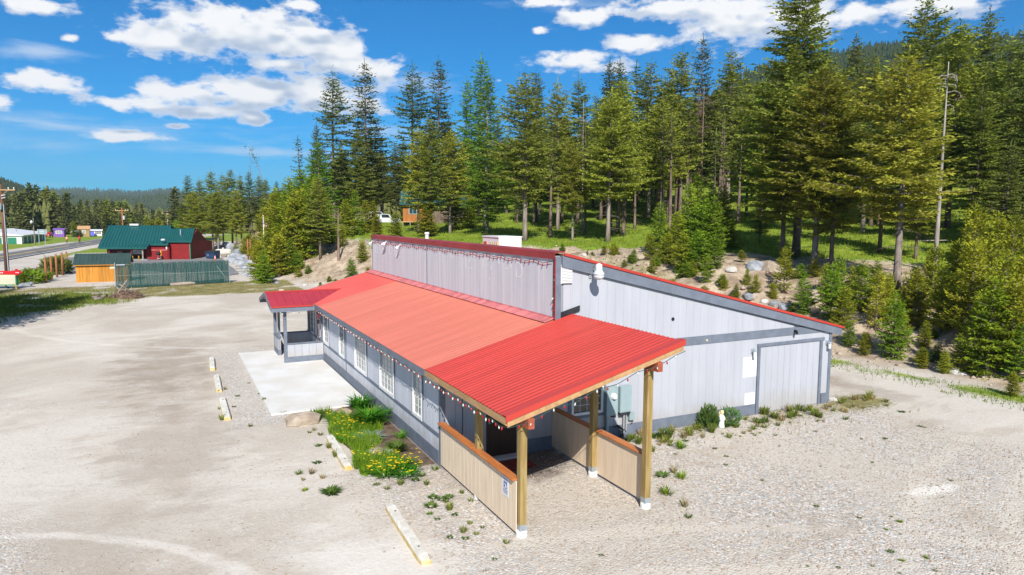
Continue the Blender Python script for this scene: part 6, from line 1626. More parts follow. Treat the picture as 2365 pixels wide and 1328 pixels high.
x = r_.uniform(-2.3, -.5, n_); y = r_.uniform(.2, 6.6, n_)
kp = (fbm(x * 1.2, y * .9, 15, 3) > .33 + .25 * smooth(x, -1.0, -.4)) & (x > -2.0 - .15 * np.sin(y * 2)) & ~((y > 5.4) & (x > -1.3)) & ~((y < 2.2) & (x > -.9))
x, y = x[kp], y[kp]; blades('bed_grass', np.stack([x, y, np.full(len(x), .03)], 1), .24, .012, 'larch_leaf', 92)

# ------------------------------------------------------------------ the left background
def local(px, py, dist=None):
    p = spot(px, py) if dist is None else at(px, dist); q = np.array(p) - CAM
    return p, float(q @ _f)
# orange shed
p, dd = local(238, 651); RZ_ = -YAW
sh = thing('garden_shed', (p[0], p[1], p[2] - .05), 'honey coloured timber shed with dark green metal roof behind the green fence', 'shed', None, RZ_ + .40)
k_ = dd / FPX; hw_ = 106 * k_ / 2; dep = 2.6; hh = 44 * k_
ws = MB().box((-hw_ + .03, .03, 0), (hw_ - .03, dep, hh)).build('wall', 'tan_back', sh, off=(0, 0, 0))
xs = np.linspace(-hw_, hw_, 17); bw = MB().box((0, 0, 0), (xs[1] - xs[0] - .012, .028, hh)).mesh('wall_board', 'shed_wood')
for x in xs[:-1]: o = obj('wall_board', bw, ws); o.location = (x + .006, 0, 0)
yb = np.linspace(.03, dep, 9); bw2 = MB().box((0, 0, 0), (.028, yb[1] - yb[0] - .012, hh)).mesh('wall_board', 'shed_wood')
for y in yb[:-1]:
    for x in (hw_ - .03, -hw_): o = obj('wall_board', bw2, ws); o.location = (x, y + .006, 0)
rp = 22 * k_; ov = .22
MB().prism([(-ov, hh - .05), (dep / 2, hh + .95), (dep + ov, hh - .05), (dep + ov, hh - .12), (dep / 2, hh + .86), (-ov, hh - .12)], 0, -hw_ - .2, hw_ + .2).build('roof', 'shed_roof', sh, off=(0, 0, 0))
rr = sh.children[-1]
for i in range(14):
    x = -hw_ - .2 + (2 * hw_ + .4) * (i + .5) / 14
    MB().prism([(-ov, hh - .048), (dep / 2, hh + .953), (dep / 2, hh + .985), (-ov, hh - .016)], 0, x - .02, x + .02).build('roof_rib', 'shed_roof', rr, off=(0, 0, 0))
MB().box((-hw_ - .18, -ov + .0, hh - .20), (hw_ + .18, -ov + .03, hh - .125)).build('fascia', 'shed_wood', sh, off=(0, 0, 0))
MB().prism([(.0, hh), (dep, hh), (dep / 2, hh + .83)], 0, hw_ - .04, hw_ - .01).build('gable', 'shed_wood', sh, off=(0, 0, 0))
MB().box((hw_ - 1.65, -.012, hh - .55), (hw_ - 1.18, -.002, hh - .2)).build('notice', 'sign_cream', sh, off=(0, 0, 0))
# green slatted chain link fence
A_ = np.array(spot(268, 667)); B_ = np.array(spot(530, 653)); dv = B_ - A_; ln = math.hypot(dv[0], dv[1]); fz = math.atan2(dv[1], dv[0])
fe = thing('slatted_fence', tuple(A_), 'tall chain link fence filled with green slats across the left background', 'fence', None, fz)
FHt = 2.28
sl_ = MB(); r_ = np.random.default_rng(5); n = 150
for i in range(n):
    x = ln * (i + .5) / n; h = FHt - .05 + r_.uniform(-.05, .05); w = ln / n * r_.uniform(.36, .46)
    sl_.box((x - w, -.008 + r_.uniform(-.004, .004), .06), (x + w, .004, h))
stuff(sl_.build('slats', 'fence_green', fe, off=(0, 0, 0)))
wm = MB()
for i in range(40):
    x = ln * i / 40; wm.tube([(x, -.03, .05), (x + ln / 40 * 1.0, -.03, FHt)], .0025, 3, caps=False); wm.tube([(x + ln / 40, -.035, .05), (x, -.035, FHt)], .0025, 3, caps=False)
stuff(wm.build('wire_mesh', 'galv', fe, off=(0, 0, 0)))
for i, x in enumerate(np.linspace(0, ln, 6)):
    MB().tube([(x, .03, 0), (x, .03, FHt + (.12 if i in (0, 5) else .02))], .045 if i in (0, 5) else .035, 8).build('post', 'galv' if i in (0, 5) else 'fence_green', fe, off=(0, 0, 0))
MB().tube([(0, .03, FHt), (ln, .03, FHt)], .022, 6).build('top_rail', 'fence_green', fe, off=(0, 0, 0))
MB().tube([(0, -.045, FHt * .52), (ln, -.045, FHt * .52)], .012, 5).build('middle_wire', 'fence_rail', fe, off=(0, 0, 0))
MB().tube([(ln * .885, -.045, FHt * .75), (ln * .955, -.045, FHt * .28)], .02, 5).build('loose_brace', 'fence_rail', fe, off=(0, 0, 0))
MB().box((.1, -.05, FHt - .14), (.8, -.035, FHt - .04)).build('name_tag', 'sign_grey', fe, off=(0, 0, 0))
# long log at the fence foot, brush pile, short logs
a = np.array(spot(394, 661)); c = np.array(spot(516, 652)); lg = MB().tube([(0, 0, .14), tuple((c - a) * .5 + [0, 0, .15]), tuple(c - a + [0, 0, .16])], [.16, .18, .20], 10).build('log', 'dead_log', None, True); lg.location = a; tag(lg, 'long grey log lying along the foot of the green fence', 'log')
p = spot(292, 688); bp = thing('brush_pile', p, 'heap of brown brush and broken grey branches in front of the green fence', 'brush pile')
r_ = np.random.default_rng(12); mb = MB()
bm = bmesh.new(); bmesh.ops.create_icosphere(bm, subdivisions=3, radius=1)
for v in bm.verts: v.co = Vector((v.co.x * 1.25, v.co.y * .9, max(-.05, v.co.z) * .55)) * (1 + .25 * (float(fbm(np.array([v.co.x * 3]), np.array([v.co.y * 3 + v.co.z]), 2, 2)[0]) - .5))
me = bpy.data.meshes.new('mound'); bm.to_mesh(me); bm.free(); me.materials.append(MATS['brush']); obj('mound', me, bp)
for k in range(170):
    an = r_.uniform(0, 6.28); rr_ = 1.25 * math.sqrt(r_.random()); q = np.array([math.cos(an) * rr_, math.sin(an) * rr_ * .7, .55 * (1 - (rr_ / 1.3) ** 2) + .02]); d = norm(r_.normal(0, 1, 3) * [1, 1, .35]) * r_.uniform(.25, .7)
    mb.tube([q - d, q, q + d + [0, 0, -.05]], [.018, .015, .006], 4, caps=False)
stuff(mb.build('twigs', 'brush', bp, off=(0, 0, 0)))
for k in range(9):
    q = np.array([r_.uniform(-.5, .9), r_.uniform(-.4, .4), .55 + r_.uniform(-.15, .25)]); d = norm(r_.normal(0, 1, 3) * [1, .6, .5]) * r_.uniform(.5, 1.0)
    MB().tube([q - d, q, q + d], [.06, .055, .035], 6).build('branch', 'dead_log', bp, off=(0, 0, 0))
for (px, py, rz, lab) in ((223, 682, .1, 'blackened short log, upper one beside the brush pile'), (222, 690, .9, 'short pale log lying crosswise left of the brush pile'), (241, 688, 1.2, 'small split log nearest the brush pile'), (228, 694, .5, 'stub of a log in front of the others by the brush pile')):
    p = spot(px, py); l = MB().tube([(-.35, 0, .13), (.35, 0, .13)], .13, 10).build('short_log', 'bark_light', None, True); l.location = p; l.rotation_euler = (0, 0, rz); tag(l, lab, 'log', 'short logs by the brush pile')
# leaning posts without boards, left; and four by the boulders
for (px, py, top, lab) in ((107, 653, 597, 'nearest dark brown timber post of the row left of the shed'), (120, 644, 593, 'second brown timber post from the near end of the row'), (132, 640, 588, 'middle brown timber post of the row left of the shed'), (145, 636, 584, 'fourth brown timber post of the row left of the shed'), (156, 631, 582, 'farthest brown timber post, closest to the shed')):
    p = spot(px, py); h = height_to(top, p); o = thing('timber_post', (p[0], p[1], p[2] - .1), lab, 'post', 'row of timber posts left of the shed')
    MB().tube([(0, 0, 0), (random.uniform(-.05, .02), 0, h + .1)], [.11, .10], 8).build('pole', 'pole_orange', o, True); MB().tube([(0, 0, h + .1), (0, 0, h + .16)], [.09, .03], 8).build('pole_top', 'pole_wood', o)
for (px, py, top, lab) in ((574, 604, 553, 'leftmost orange timber pole among the boulders'), (580, 602, 554, 'second orange timber pole among the boulders'), (588, 592, 556, 'third orange timber pole standing against the pines'), (597, 580, 560, 'rightmost orange timber pole half hidden by the pines')):
    p = spot(px, py); h = height_to(top, p); o = thing('timber_pole', (p[0], p[1], p[2] - .1), lab, 'post', 'orange timber poles among the boulders')
    MB().tube([(0, 0, 0), (-.05, 0, h + .1)], [.12, .10], 8).build('pole', 'pole_orange', o, True); MB().tube([(-.05, 0, h + .1), (-.05, 0, h + .17)], [.09, .03], 8).build('pole_top', 'pole_orange', o)
# bike rack like rail
p = spot(559, 631); ra = thing('metal_rack', p, 'dark grey metal rail frame at the edge of the asphalt by the boulders', 'rail', None, -YAW + .9)
for z in (.25, .55, .85): MB().tube([(-.75, 0, z), (.75, 0, z)], .025, 6).build('rail', 'dark', ra)
for x in (-.75, 0, .75): MB().tube([(x, 0, 0), (x, 0, .95)], .03, 6).build('upright', 'galv', ra)
# red building
p, dd = local(345, 600); k_ = dd / FPX; RB = -YAW + .10
rb = thing('red_building', (p[0], p[1], p[2]), 'red roadside building with teal metal roofs behind the shed', 'building', None, RB)
def X(px, y=0.0):
    """local x, at local depth y, of the vertical seen at column px"""
    v = ray(px, 560); c, s_ = math.cos(RB), math.sin(RB)
    dx, dy = v[0] * c + v[1] * s_, -v[0] * s_ + v[1] * c
    ox, oy = CAM[0] - p[0], CAM[1] - p[1]; ox, oy = ox * c + oy * s_, -ox * s_ + oy * c
    return ox + dx * (y - oy) / dy
def Zt(py, y=0.0): return CAM[2] - (py - 497.5) * (dd + y) / FPX - p[2]
r0, r1, r2 = -1.6, 7.0, 15.0
e1, rz_ = Zt(572, r0), Zt(521, r1); e2 = e1 + (rz_ - e1) / (r1 - r0) * (-.35 - r0)
ym = r0 + (e2 - e1) / ((rz_ - e1) / (r1 - r0))
MB().box((X(246, 2.2), 2.2, 0), (X(338, 2.2), 13.5, e2 - .25)).build('wall', 'barn_red_dark', rb, off=(0, 0, 0))
MB().box((X(336), 0, 0), (X(390), 13.4, e2 - .12)).build('wall', 'barn_red', rb, off=(0, 0, 0))
MB().prism([(.3, e2 - .115), (13.4, e2 - .115), (r1, rz_ - .25)], 0, X(392, 7) - .25, X(392, 7) - .02).build('gable', 'barn_red', rb, off=(0, 0, 0))
def roofslab(name, x0, x1, y0, z0, y1, z1, nrib, parent, m='teal_roof', th=.14, x0t=None, x1t=None):
    x0t = x0 if x0t is None else x0t; x1t = x1 if x1t is None else x1t
    r = MB().add([(x0, y0, z0), (x1, y0, z0), (x1t, y1, z1), (x0t, y1, z1), (x0, y0, z0 - th), (x1, y0, z0 - th), (x1t, y1, z1 - th), (x0t, y1, z1 - th)], [(0, 1, 2, 3), (7, 6, 5, 4), (0, 4, 5, 1), (1, 5, 6, 2), (2, 6, 7, 3), (3, 7, 4, 0)]).build(name, m, parent, off=(0, 0, 0))
    rm = MB()
    for i in range(nrib + 1):
        u = i / nrib; a0 = x0 + (x1 - x0) * u; a1 = x0t + (x1t - x0t) * u
        rm.add([(a0 - .04, y0, z0 + .002), (a0 + .04, y0, z0 + .002), (a1 + .04, y1, z1 + .002), (a1 - .04, y1, z1 + .002), (a0 - .03, y0, z0 + .08), (a0 + .03, y0, z0 + .08), (a1 + .03, y1, z1 + .08), (a1 - .03, y1, z1 + .08)], [(4, 5, 6, 7), (0, 4, 7, 3), (1, 2, 6, 5), (0, 1, 5, 4)])
    rm.build('roof_ribs', m, r, off=(0, 0, 0)); return r
xl0, xlr = X(226, r0), X(253, r1); uq = (ym - r0) / (r1 - r0); xlm = xl0 + (xlr - xl0) * uq
roofslab('roof', xl0, X(338, r0), r0, e1, ym, e2, 15, rb, x0t=xlm, x1t=X(346, ym))
roofslab('roof', xlm, X(388, ym), ym, e2, r1, rz_, 22, rb, x0t=xlr, x1t=X(397, r1))
roofslab('roof', xlr, X(397, r1), r1, rz_, r2, e1 + .4, 22, rb)
MB().box((xl0 + .1, r0 - .03, e1 - .22), (X(338, r0), r0 - .002, e1)).build('fascia', 'teal_roof', rb, off=(0, 0, 0))
MB().box((X(346, ym), ym - .03, e2 - .2), (X(388, ym), ym - .002, e2)).build('fascia', 'teal_roof', rb, off=(0, 0, 0))
MB().box((X(304, r1), r1 - .4, rz_), (X(324, r1), r1 + .4, rz_ + .25)).build('ridge_vent', 'white_paint', rb, off=(0, 0, 0))
g0, g1, g2 = .5, 4.6, 9.4
f1, f2 = Zt(557, g0), Zt(528, g1)
MB().box((X(389, .8), .8, 0), (X(437, .8), 8.8, f1 - .12)).build('wall', 'barn_red', rb, off=(0, 0, 0))
MB().prism([(.8, f1 - .115), (8.8, f1 - .115), (g1, f2 - .15)], 0, X(437, .8) - .2, X(437, .8) - .001).build('gable', 'barn_red_dark', rb, off=(0, 0, 0))
roofslab('roof', X(389, g0), X(442, g0), g0, f1, g1, f2, 11, rb, x0t=X(397, g1), x1t=X(451, g1))
roofslab('roof', X(397, g1), X(451, g1), g1, f2, g2, f1, 11, rb)
MB().box((X(389, g0), g0 - .03, f1 - .2), (X(442, g0), g0 - .002, f1)).build('fascia', 'teal_roof', rb, off=(0, 0, 0))
MB().box((X(437, .8) + .002, .78, 0), (X(437, .8) + .14, 1.0, f1 - .1)).build('corner_board', 'green_door', rb, off=(0, 0, 0))
MB().box((X(444, 9), 9.0, 0), (X(464, 9), 14.5, Zt(558, 9))).build('wall', 'barn_red_dark', rb, off=(0, 0, 0))
roofslab('roof', X(441, 8.8), X(474, 8.8), 8.8, Zt(556, 9) + .1, 15, Zt(552, 15) + .15, 7, rb)
for (a, b2, y0, y1, m) in ((268, 284, 590, 578, 'pane_dark'), (289, 302, 600, 577, 'dark'), (306, 318, 587, 577, 'vinyl'), (319, 329, 587, 577, 'vinyl')):
    f = MB().box((X(a, 2.2), 2.14, Zt(y0, 2)), (X(b2, 2.2), 2.195, Zt(y1, 2))).build('window', 'vinyl' if m == 'vinyl' else 'barn_red_dark', rb, off=(0, 0, 0))
    MB().box((X(a, 2.2) + .1, 2.12, Zt(y0, 2) + .1), (X(b2, 2.2) - .1, 2.135, Zt(y1, 2) - .1)).build('pane', 'pane_light' if m == 'vinyl' else m, f, off=(0, 0, 0))
for px in (248, 300, 326): MB().box((X(px, r0) - .09, r0 + .3, 0), (X(px, r0) + .09, r0 + .48, e1 - .15)).build('porch_post', 'dead_log' if px == 326 else 'barn_red_dark', rb, off=(0, 0, 0))
MB().box((X(247, r0), r0 + .2, -.05), (X(337, r0), 2.1, .12)).build('porch_floor', 'conduit', rb, off=(0, 0, 0))
MB().lathe([(0, 0), (.1, 0), (.1, .75), (.14, .78), (0, .95)], (X(418, 2.4), 2.4, f1 + (f2 - f1) * .45), 8).build('vent_pipe', 'galv', rb, off=(0, 0, 0))
MB().box((X(370, 3), 3.0, e2 + (rz_ - e2) * .30 + .3), (X(384, 3), 3.9, e2 + (rz_ - e2) * .30 + .38)).build('roof_vent', 'dark', rb, off=(0, 0, 0))
MB().lathe([(0, 0), (.3, .05), (.34, .2), (.1, .3), (0, .3)], (X(379), -.35, Zt(556)), 10).build('wall_lamp', 'lamp_white', rb, off=(0, 0, 0))
MB().tube([(X(387), -.06, .2), (X(387), -.06, e2 - .6)], .06, 6).build('service_pipe', 'barn_red_dark', rb, off=(0, 0, 0))
MB().box((X(383), -.1, 1.6), (X(386), -.01, 2.0)).build('meter', 'lens', rb, off=(0, 0, 0))
MB().box((X(347), -.05, e2 - .95), (X(386), -.003, e2 - .85)).build('trim_board', 'pink_flashing', rb, off=(0, 0, 0))
bo = thing('bollard', spot(373, 600), 'yellow steel bollard against the red wall', 'bollard'); MB().lathe([(0, 0), (.16, 0), (.16, 1.45), (.12, 1.55), (0, 1.58)], (0, 0, 0), 12).build('post', 'yellow', bo, True)
p = spot(367, 601); gr_ = thing('kettle_grill', p, 'small black kettle grill beside the yellow bollard', 'grill')
MB().lathe([(0, .75), (.18, .72), (.30, .9), (.32, 1.0), (.29, 1.12), (.15, 1.25), (0, 1.28)], (0, 0, 0), 12).build('bowl', 'black', gr_, True)
for k in range(3): MB().tube([(.2 * math.cos(k * 2.1), .2 * math.sin(k * 2.1), .8), (.32 * math.cos(k * 2.1), .32 * math.sin(k * 2.1), 0)], .02, 5).build('leg', 'galv', gr_)
MB().lathe([(0, .25), (.26, .25), (.26, .29), (0, .29)], (0, 0, 0), 10).build('ash_tray', 'lamp_white', gr_)
for px, lab in ((307, 'left yellow and black striped marker post on the porch edge'), (321, 'right yellow and black striped marker post by the porch post')):
    q = spot(px, 603); s_ = thing('marker_post', q, lab, 'post', 'striped marker posts by the red porch')
    MB().tube([(0, 0, 0), (0, 0, .75)], .09, 8).build('post', 'yellow', s_)
    for z in (.12, .34, .56): MB().tube([(0, 0, z), (0, 0, z + .1)], .094, 8).build('stripe', 'black', s_)
# dumpster, cone, propane tank, box, hand truck
p = spot(492, 598); du = thing('dumpster', p, 'dark blue metal dumpster with white recycling mark by the asphalt edge', 'dumpster', None, -YAW - .25)
MB().add([(-.8, -.6, .15), (.8, -.6, .15), (.8, .6, .15), (-.8, .6, .15), (-.85, -.75, 1.05), (.85, -.75, 1.05), (.85, .65, 1.25), (-.85, .65, 1.25)], [(3, 2, 1, 0), (4, 5, 6, 7), (0, 1, 5, 4), (1, 2, 6, 5), (2, 3, 7, 6), (3, 0, 4, 7)]).build('body', 'navy', du)
MB().add([(-.88, -.8, 1.06), (.88, -.8, 1.06), (.88, .7, 1.27), (-.88, .7, 1.27), (-.88, -.8, 1.12), (.88, -.8, 1.12), (.88, .7, 1.33), (-.88, .7, 1.33)], [(3, 2, 1, 0), (4, 5, 6, 7), (0, 1, 5, 4), (1, 2, 6, 5), (2, 3, 7, 6), (3, 0, 4, 7)]).build('lid', 'dark', du)
for sx in (-1, 1):
    MB().box((sx * .82, -.5, .55), (sx * .93, .4, .7)).build('lift_pocket', 'navy', du)
    MB().tube([(sx * .6, -.5, .0), (sx * .6, -.5, .15)], .07, 8).build('wheel', 'dark', du)
rc = MB()
for k in range(3):
    a = k * 2.094 + .5; rc.add([(.16 * math.cos(a) - .35, -.715 + .0, .62 + .16 * math.sin(a)), (.16 * math.cos(a + 1.2) - .35, -.715, .62 + .16 * math.sin(a + 1.2)), (.09 * math.cos(a + 1.2) - .35, -.715, .62 + .09 * math.sin(a + 1.2)), (.09 * math.cos(a) - .35, -.715, .62 + .09 * math.sin(a))], [(0, 1, 2, 3)])
rc.build('recycling_mark', 'sign_grey', du)
p = spot(497, 601); co = thing('traffic_cone', p, 'orange traffic cone with white bands in front of the dumpster', 'traffic cone')
MB().lathe([(0, .03), (.16, .03), (.045, .72), (0, .73)], (0, 0, 0), 12).build('cone', 'orange_plastic', co, True); MB().box((-.2, -.2, 0), (.2, .2, .035)).build('foot', 'orange_plastic', co)
for z in (.30, .48): MB().lathe([(.16 - (z - .03) * .167 + .004, z), (.16 - (z + .09 - .03) * .167 + .004, z + .09)], (0, 0, 0), 12).build('band', 'white_paint', co)
p = spot(516, 594); pt = thing('propane_tank', p, 'big cream white propane tank lying beside the dumpster', 'tank', None, -YAW + .75)
MB().tube([(-1.35, 0, .8), (-1.3, 0, .8), (-1.15, 0, .8), (-.95, 0, .8), (.95, 0, .8), (1.15, 0, .8), (1.3, 0, .8), (1.35, 0, .8)], [.05, .28, .46, .55, .55, .46, .28, .05], 18).build('vessel', 'tank_white', pt, True)
MB().lathe([(0, 1.33), (.16, 1.33), (.16, 1.5), (.1, 1.56), (0, 1.56)], (0, 0, 0), 10).build('valve_dome', 'tank_white', pt, True)
for x in (-.7, .7): MB().box((x - .12, -.4, -.05), (x + .12, .4, .36)).build('saddle', 'concrete_white', pt)
p = spot(480, 588); wb = thing('white_bin', p, 'white upright bin behind the dumpster', 'bin', None, -YAW)
MB().add([(-.4, -.35, 0), (.4, -.35, 0), (.4, .35, 0), (-.4, .35, 0), (-.48, -.4, 1.05), (.48, -.4, 1.05), (.48, .4, 1.05), (-.48, .4, 1.05)], [(3, 2, 1, 0), (4, 5, 6, 7), (0, 1, 5, 4), (1, 2, 6, 5), (2, 3, 7, 6), (3, 0, 4, 7)]).build('body', 'white_paint', wb); MB().box((-.5, -.43, 1.052), (.5, .43, 1.12)).build('lid', 'white_paint', wb)
# flag pole
p = at(613, 88); fp = thing('flagpole', p, 'white flagpole with a furled stars and stripes flag in front of the pine thicket', 'flagpole', None, -YAW)
hp = height_to(500, p); MB().tube([(0, 0, -.2), (0, 0, hp)], [.07, .045], 8).build('pole', 'white_paint', fp); MB().lathe([(0, 0), (.09, .06), (.09, .12), (0, .18)], (0, 0, hp), 8).build('finial', 'statue_gold', fp)
fk = 88 / FPX; ft = hp - 10 * fk
fb = MB(); nx_, nz_ = 8, 13; vs = []; 
for j in range(nz_ + 1):
    for i in range(nx_ + 1):
        u = i / nx_; w = j / nz_; vs.append((.05 + u * .42 - .12 * u * w + .03 * math.sin(w * 5), .07 * math.sin(u * 9 + w * 2), ft - .02 - w * .68 - u * .32))
fs = []; mi = []
for j in range(nz_):
    for i in range(nx_):
        fs.append((j * (nx_ + 1) + i, j * (nx_ + 1) + i + 1, (j + 1) * (nx_ + 1) + i + 1, (j + 1) * (nx_ + 1) + i)); mi.append(2 if (i < 4 and j < 7) else j % 2)
fb.v, fb.f, fb.mi = vs, fs, mi
fl_ = fb.build('flag', ['flag_red', 'flag_white', 'flag_blue'], fp, off=(0, 0, 0))
st_ = MB()
for j in range(3):
    for i in range(3):
        a = Vector(vs[(1 + 2 * j) * (nx_ + 1) + i + 1]); st_.add([a + Vector((-.018, -.012, -.018)), a + Vector((.018, -.012, -.018)), a + Vector((0, -.012, .02))], [(0, 1, 2)])
st_.build('stars', 'flag_white', fl_, off=(0, 0, 0))
# readerboard with arrow
p, dd = local(8, 667); k_ = dd / FPX
rs = thing('arrow_sign', (p[0], p[1], p[2]), 'portable reader board with red arrow on top at the left edge', 'sign', None, -YAW)
xl, xr = -58 * k_, 33 * k_; zb, zt = 8 * k_, 33 * k_
MB().box((xl, -.12, zb), (xr, .12, zt)).build('board', 'sign_green', rs); bd_ = rs.children[-1]
MB().box((xl + .06, -.135, zb + .10), (xr - .08, -.122, zt - .02)).build('letter_panel', 'sign_cream', bd_)
for i in range(1, 5):
    z = zb + .10 + (zt - zb - .12) * i / 5; MB().box((xl + .06, -.15, z - .008), (xr - .08, -.1355, z + .008)).build('letter_rail', 'sign_grey', bd_)
MB().prism([(xl, zt + .02), (xr - .05, zt + .02), (xr - .05, zt - .12), (xr + .48, zt + .20), (xr - .05, zt + .52), (xr - .05, zt + .33), (xl, zt + .33)], 1, -.13, .13).build('arrow', 'sign_red', rs); ar = rs.children[-1]
wl = MB(); r_ = np.random.default_rng(4)
for x in (-1.2, -.95, -.72, -.55, -.35, -.15, .05): wl.box((x, -.145, zt + .14), (x + r_.uniform(.06, .16), -.1305, zt + .14 + r_.uniform(.04, .10)))
wl.box((xr + .0, -.145, zt + .18), (xr + .1, -.1305, zt + .24)); wl.box((xr + .16, -.145, zt + .16), (xr + .30, -.1305, zt + .22))
wl.build('worn_lettering', 'white_paint', ar)
for x in (xl + .3, xr + .12): MB().tube([(x - .1, -.3, zb + .1), (x + .08, -.42, 0)], .05, 6).build('leg', 'yellow', rs)
MB().tube([(0, .2, zb), (.1, .6, 0)], .04, 6).build('brace', 'dark', rs)
# utility poles
def utility_pole(p, h, label, arm=1.4, r0=.16, extras=False, m='pole_wood'):
    o = thing('utility_pole', (p[0], p[1], p[2] - .1), label, 'utility pole', 'wooden utility poles', -YAW)
    MB().tube([(0, 0, 0), (0, 0, h)], [r0, r0 * .65], 10).build('pole', m, o, True)
    MB().box((-arm, -.16, h - .75), (arm, -.04, h - .62)).build('crossarm', 'raw_wood', o)
    MB().tube([(-arm * .5, -.1, h - .75), (0, -.1, h - 1.4)], .03, 5).build('brace', 'raw_wood', o); MB().tube([(arm * .5, -.1, h - .75), (0, -.1, h - 1.4)], .03, 5).build('brace', 'raw_wood', o)
    for x in (-arm * .92, arm * .55, arm * .92): MB().lathe([(0, 0), (.05, 0), (.03, .08), (.07, .12), (.05, .24), (0, .26)], (x, -.1, h - .62), 8).build('insulator', 'lamp_white', o)
    return o
p = spot(15, 627); up = utility_pole(p, height_to(425, p) + .1, 'large dark utility pole at the left edge with crossarm and pale conduit', 1.75, .20)
MB().tube([(.27, -.05, .1), (.22, -.05, height_to(470, p))], .06, 6).build('conduit', 'conduit', up); MB().tube([(.33, 0, .1), (.27, 0, height_to(475, p))], .05, 6).build('conduit', 'dark', up)
MB().lathe([(0, 0), (.2, 0), (.22, .5), (.1, .75), (0, .75)], (.0, -.35, height_to(482, p)), 10).build('transformer', 'box_blue', up)
for z in (450, 456): MB().tube([(.1, -.1, height_to(z, p)), (.6, -.2, height_to(z, p) + .1)], .05, 6).build('insulator', 'lamp_white', up)
e = at(48, 150); gw = MB().tube([(.2, 0, height_to(462, p)), tuple(Matrix.Rotation(YAW, 3, 'Z') @ Vector((e[0] - p[0], e[1] - p[1], 3.2)))], .035, 4).build('guy_wire', 'dark', up)
p = at(291, 150); u2 = utility_pole(p, height_to(478, p), 'reddish utility pole with transformer rising behind the teal roof', 1.45, .17, m='pole_orange'); MB().lathe([(0, 0), (.22, 0), (.22, .8), (0, .85)], (.4, -.1, height_to(506, p)), 10).build('transformer', 'sign_grey', u2)
p = at(394, 175); u3 = utility_pole(p, height_to(486, p), 'pale distant utility pole right of the teal roof ridge', 1.25, .17, m='bark_light')
# storage units
A_ = np.array(spot(51, 563.5)); B_ = np.array(spot(107, 554)); dv = B_ - A_; ln = math.hypot(dv[0], dv[1]); fz = math.atan2(dv[1], dv[0])
st = thing('storage_building', tuple(A_), 'white roofed storage unit building with green roll doors across the road', 'building', None, fz)
kA = float((A_ - CAM) @ _f) / FPX; hE = 20 * kA; wid = 15.0
wl_ = MB().box((0, 0, 0), (ln, wid, hE)).build('wall', 'white_paint', st, off=(0, 0, 0))
MB().add([(-.3, -.4, hE), (ln + .3, -.4, hE), (ln + .3, wid / 2, hE + 1.15), (-.3, wid / 2, hE + 1.15), (ln + .3, wid + .4, hE), (-.3, wid + .4, hE), (-.3, -.4, hE - .12), (ln + .3, -.4, hE - .12), (ln + .3, wid + .4, hE - .12), (-.3, wid + .4, hE - .12)], [(0, 1, 2, 3), (3, 2, 4, 5), (0, 6, 7, 1), (5, 4, 8, 9), (0, 3, 5, 9, 6), (1, 7, 8, 4, 2), (6, 9, 8, 7)]).build('roof', 'roof_white', st, off=(0, 0, 0))
for i in range(6):
    x0 = ln * (.08 + i * .155); d_ = MB().box((x0, -.03, 0), (x0 + ln * .105, -.005, hE - .45)).build('roll_door', 'green_door', st, off=(0, 0, 0)); d_['label'] = 'shaded green roll door'
for i in range(4):
    y0 = 1.0 + i * 2.8; MB().box((-.03, y0, 0), (-.005, y0 + 1.7, hE - .5)).build('roll_door', 'green_door', st, off=(0, 0, 0))
# road sign seen from behind, light pole
p, dd = local(99, 565); k_ = dd / FPX; hs = thing('highway_sign', p, 'back of a grey highway sign on two posts beside the road', 'sign', None, -YAW - .15)
MB().box((-12.5 * k_, -.03, 24 * k_), (12.5 * k_, .03, 35 * k_)).build('panel', 'sign_grey', hs)
for z in (27, 32): MB().box((-12.5 * k_, -.07, z * k_), (12.5 * k_, -.031, (z + .8) * k_)).build('stiffener', 'galv', hs)
for x in (-8, 8): MB().box((x * k_ - .08, -.14, 0), (x * k_ + .08, -.072, 35 * k_)).build('post', 'galv', hs)
p = at(87, 158); lp = thing('light_pole', p, 'slim pole with a white yard light behind the highway sign', 'light pole', None, -YAW); h = height_to(503, p)
MB().tube([(0, 0, 0), (0, 0, h)], [.12, .08], 8).build('pole', 'bark_light', lp); MB().tube([(0, -.1, h - .9), (0, -.6, h - .7)], .04, 5).build('arm', 'galv', lp); MB().lathe([(0, -.45), (.2, -.4), (.3, -.15), (.15, .05), (.12, .25), (0, .25)], (0, -.65, h - .8), 8).build('lamp', 'lamp_white', lp)
# small houses beyond the road
def hut(name, px0, px1, pyb, pyt, dist, label, wallm, roofm, rz=.48, ridge=.3, dep=4, wins=1, winm='vinyl'):
    p = at((px0 + px1) / 2, dist); k_ = dist / FPX; w = (px1 - px0) * k_; h = (pyb - pyt) * k_
    p = (p[0], p[1], CAM[2] - (pyb - 501) * k_)
    o = thing(name, (p[0], p[1], p[2] - .3), label, 'house', None, -YAW + rz); hw2 = h * (1 - ridge)
    MB().box((-w / 2, 0, 0), (w / 2, dep, hw2 + .3)).build('wall', wallm, o)
    MB().prism([(-.25, hw2 + .25), (dep * .5, h + .3), (dep + .25, hw2 + .25), (dep + .25, hw2 + .17), (dep * .5, h + .2), (-.25, hw2 + .17)], 0, -w / 2 - .25, w / 2 + .25).build('roof', roofm, o)
    for i in range(wins):
        x = w * (-.28 + .56 * (i + .5) / wins) if wins > 1 else 0; f = MB().box((x - .45, -.05, hw2 * .5), (x + .45, -.005, hw2 * .85 + .3)).build('window', winm, o)
        MB().box((x - .33, -.06, hw2 * .5 + .1), (x + .33, -.051, hw2 * .85 + .2)).build('pane', 'pane_light', f)
    return o
hut('small_house', 134, 154, 550, 532, 212, 'small purple house beyond the road', 'purple', 'purple', wins=2, ridge=.15)
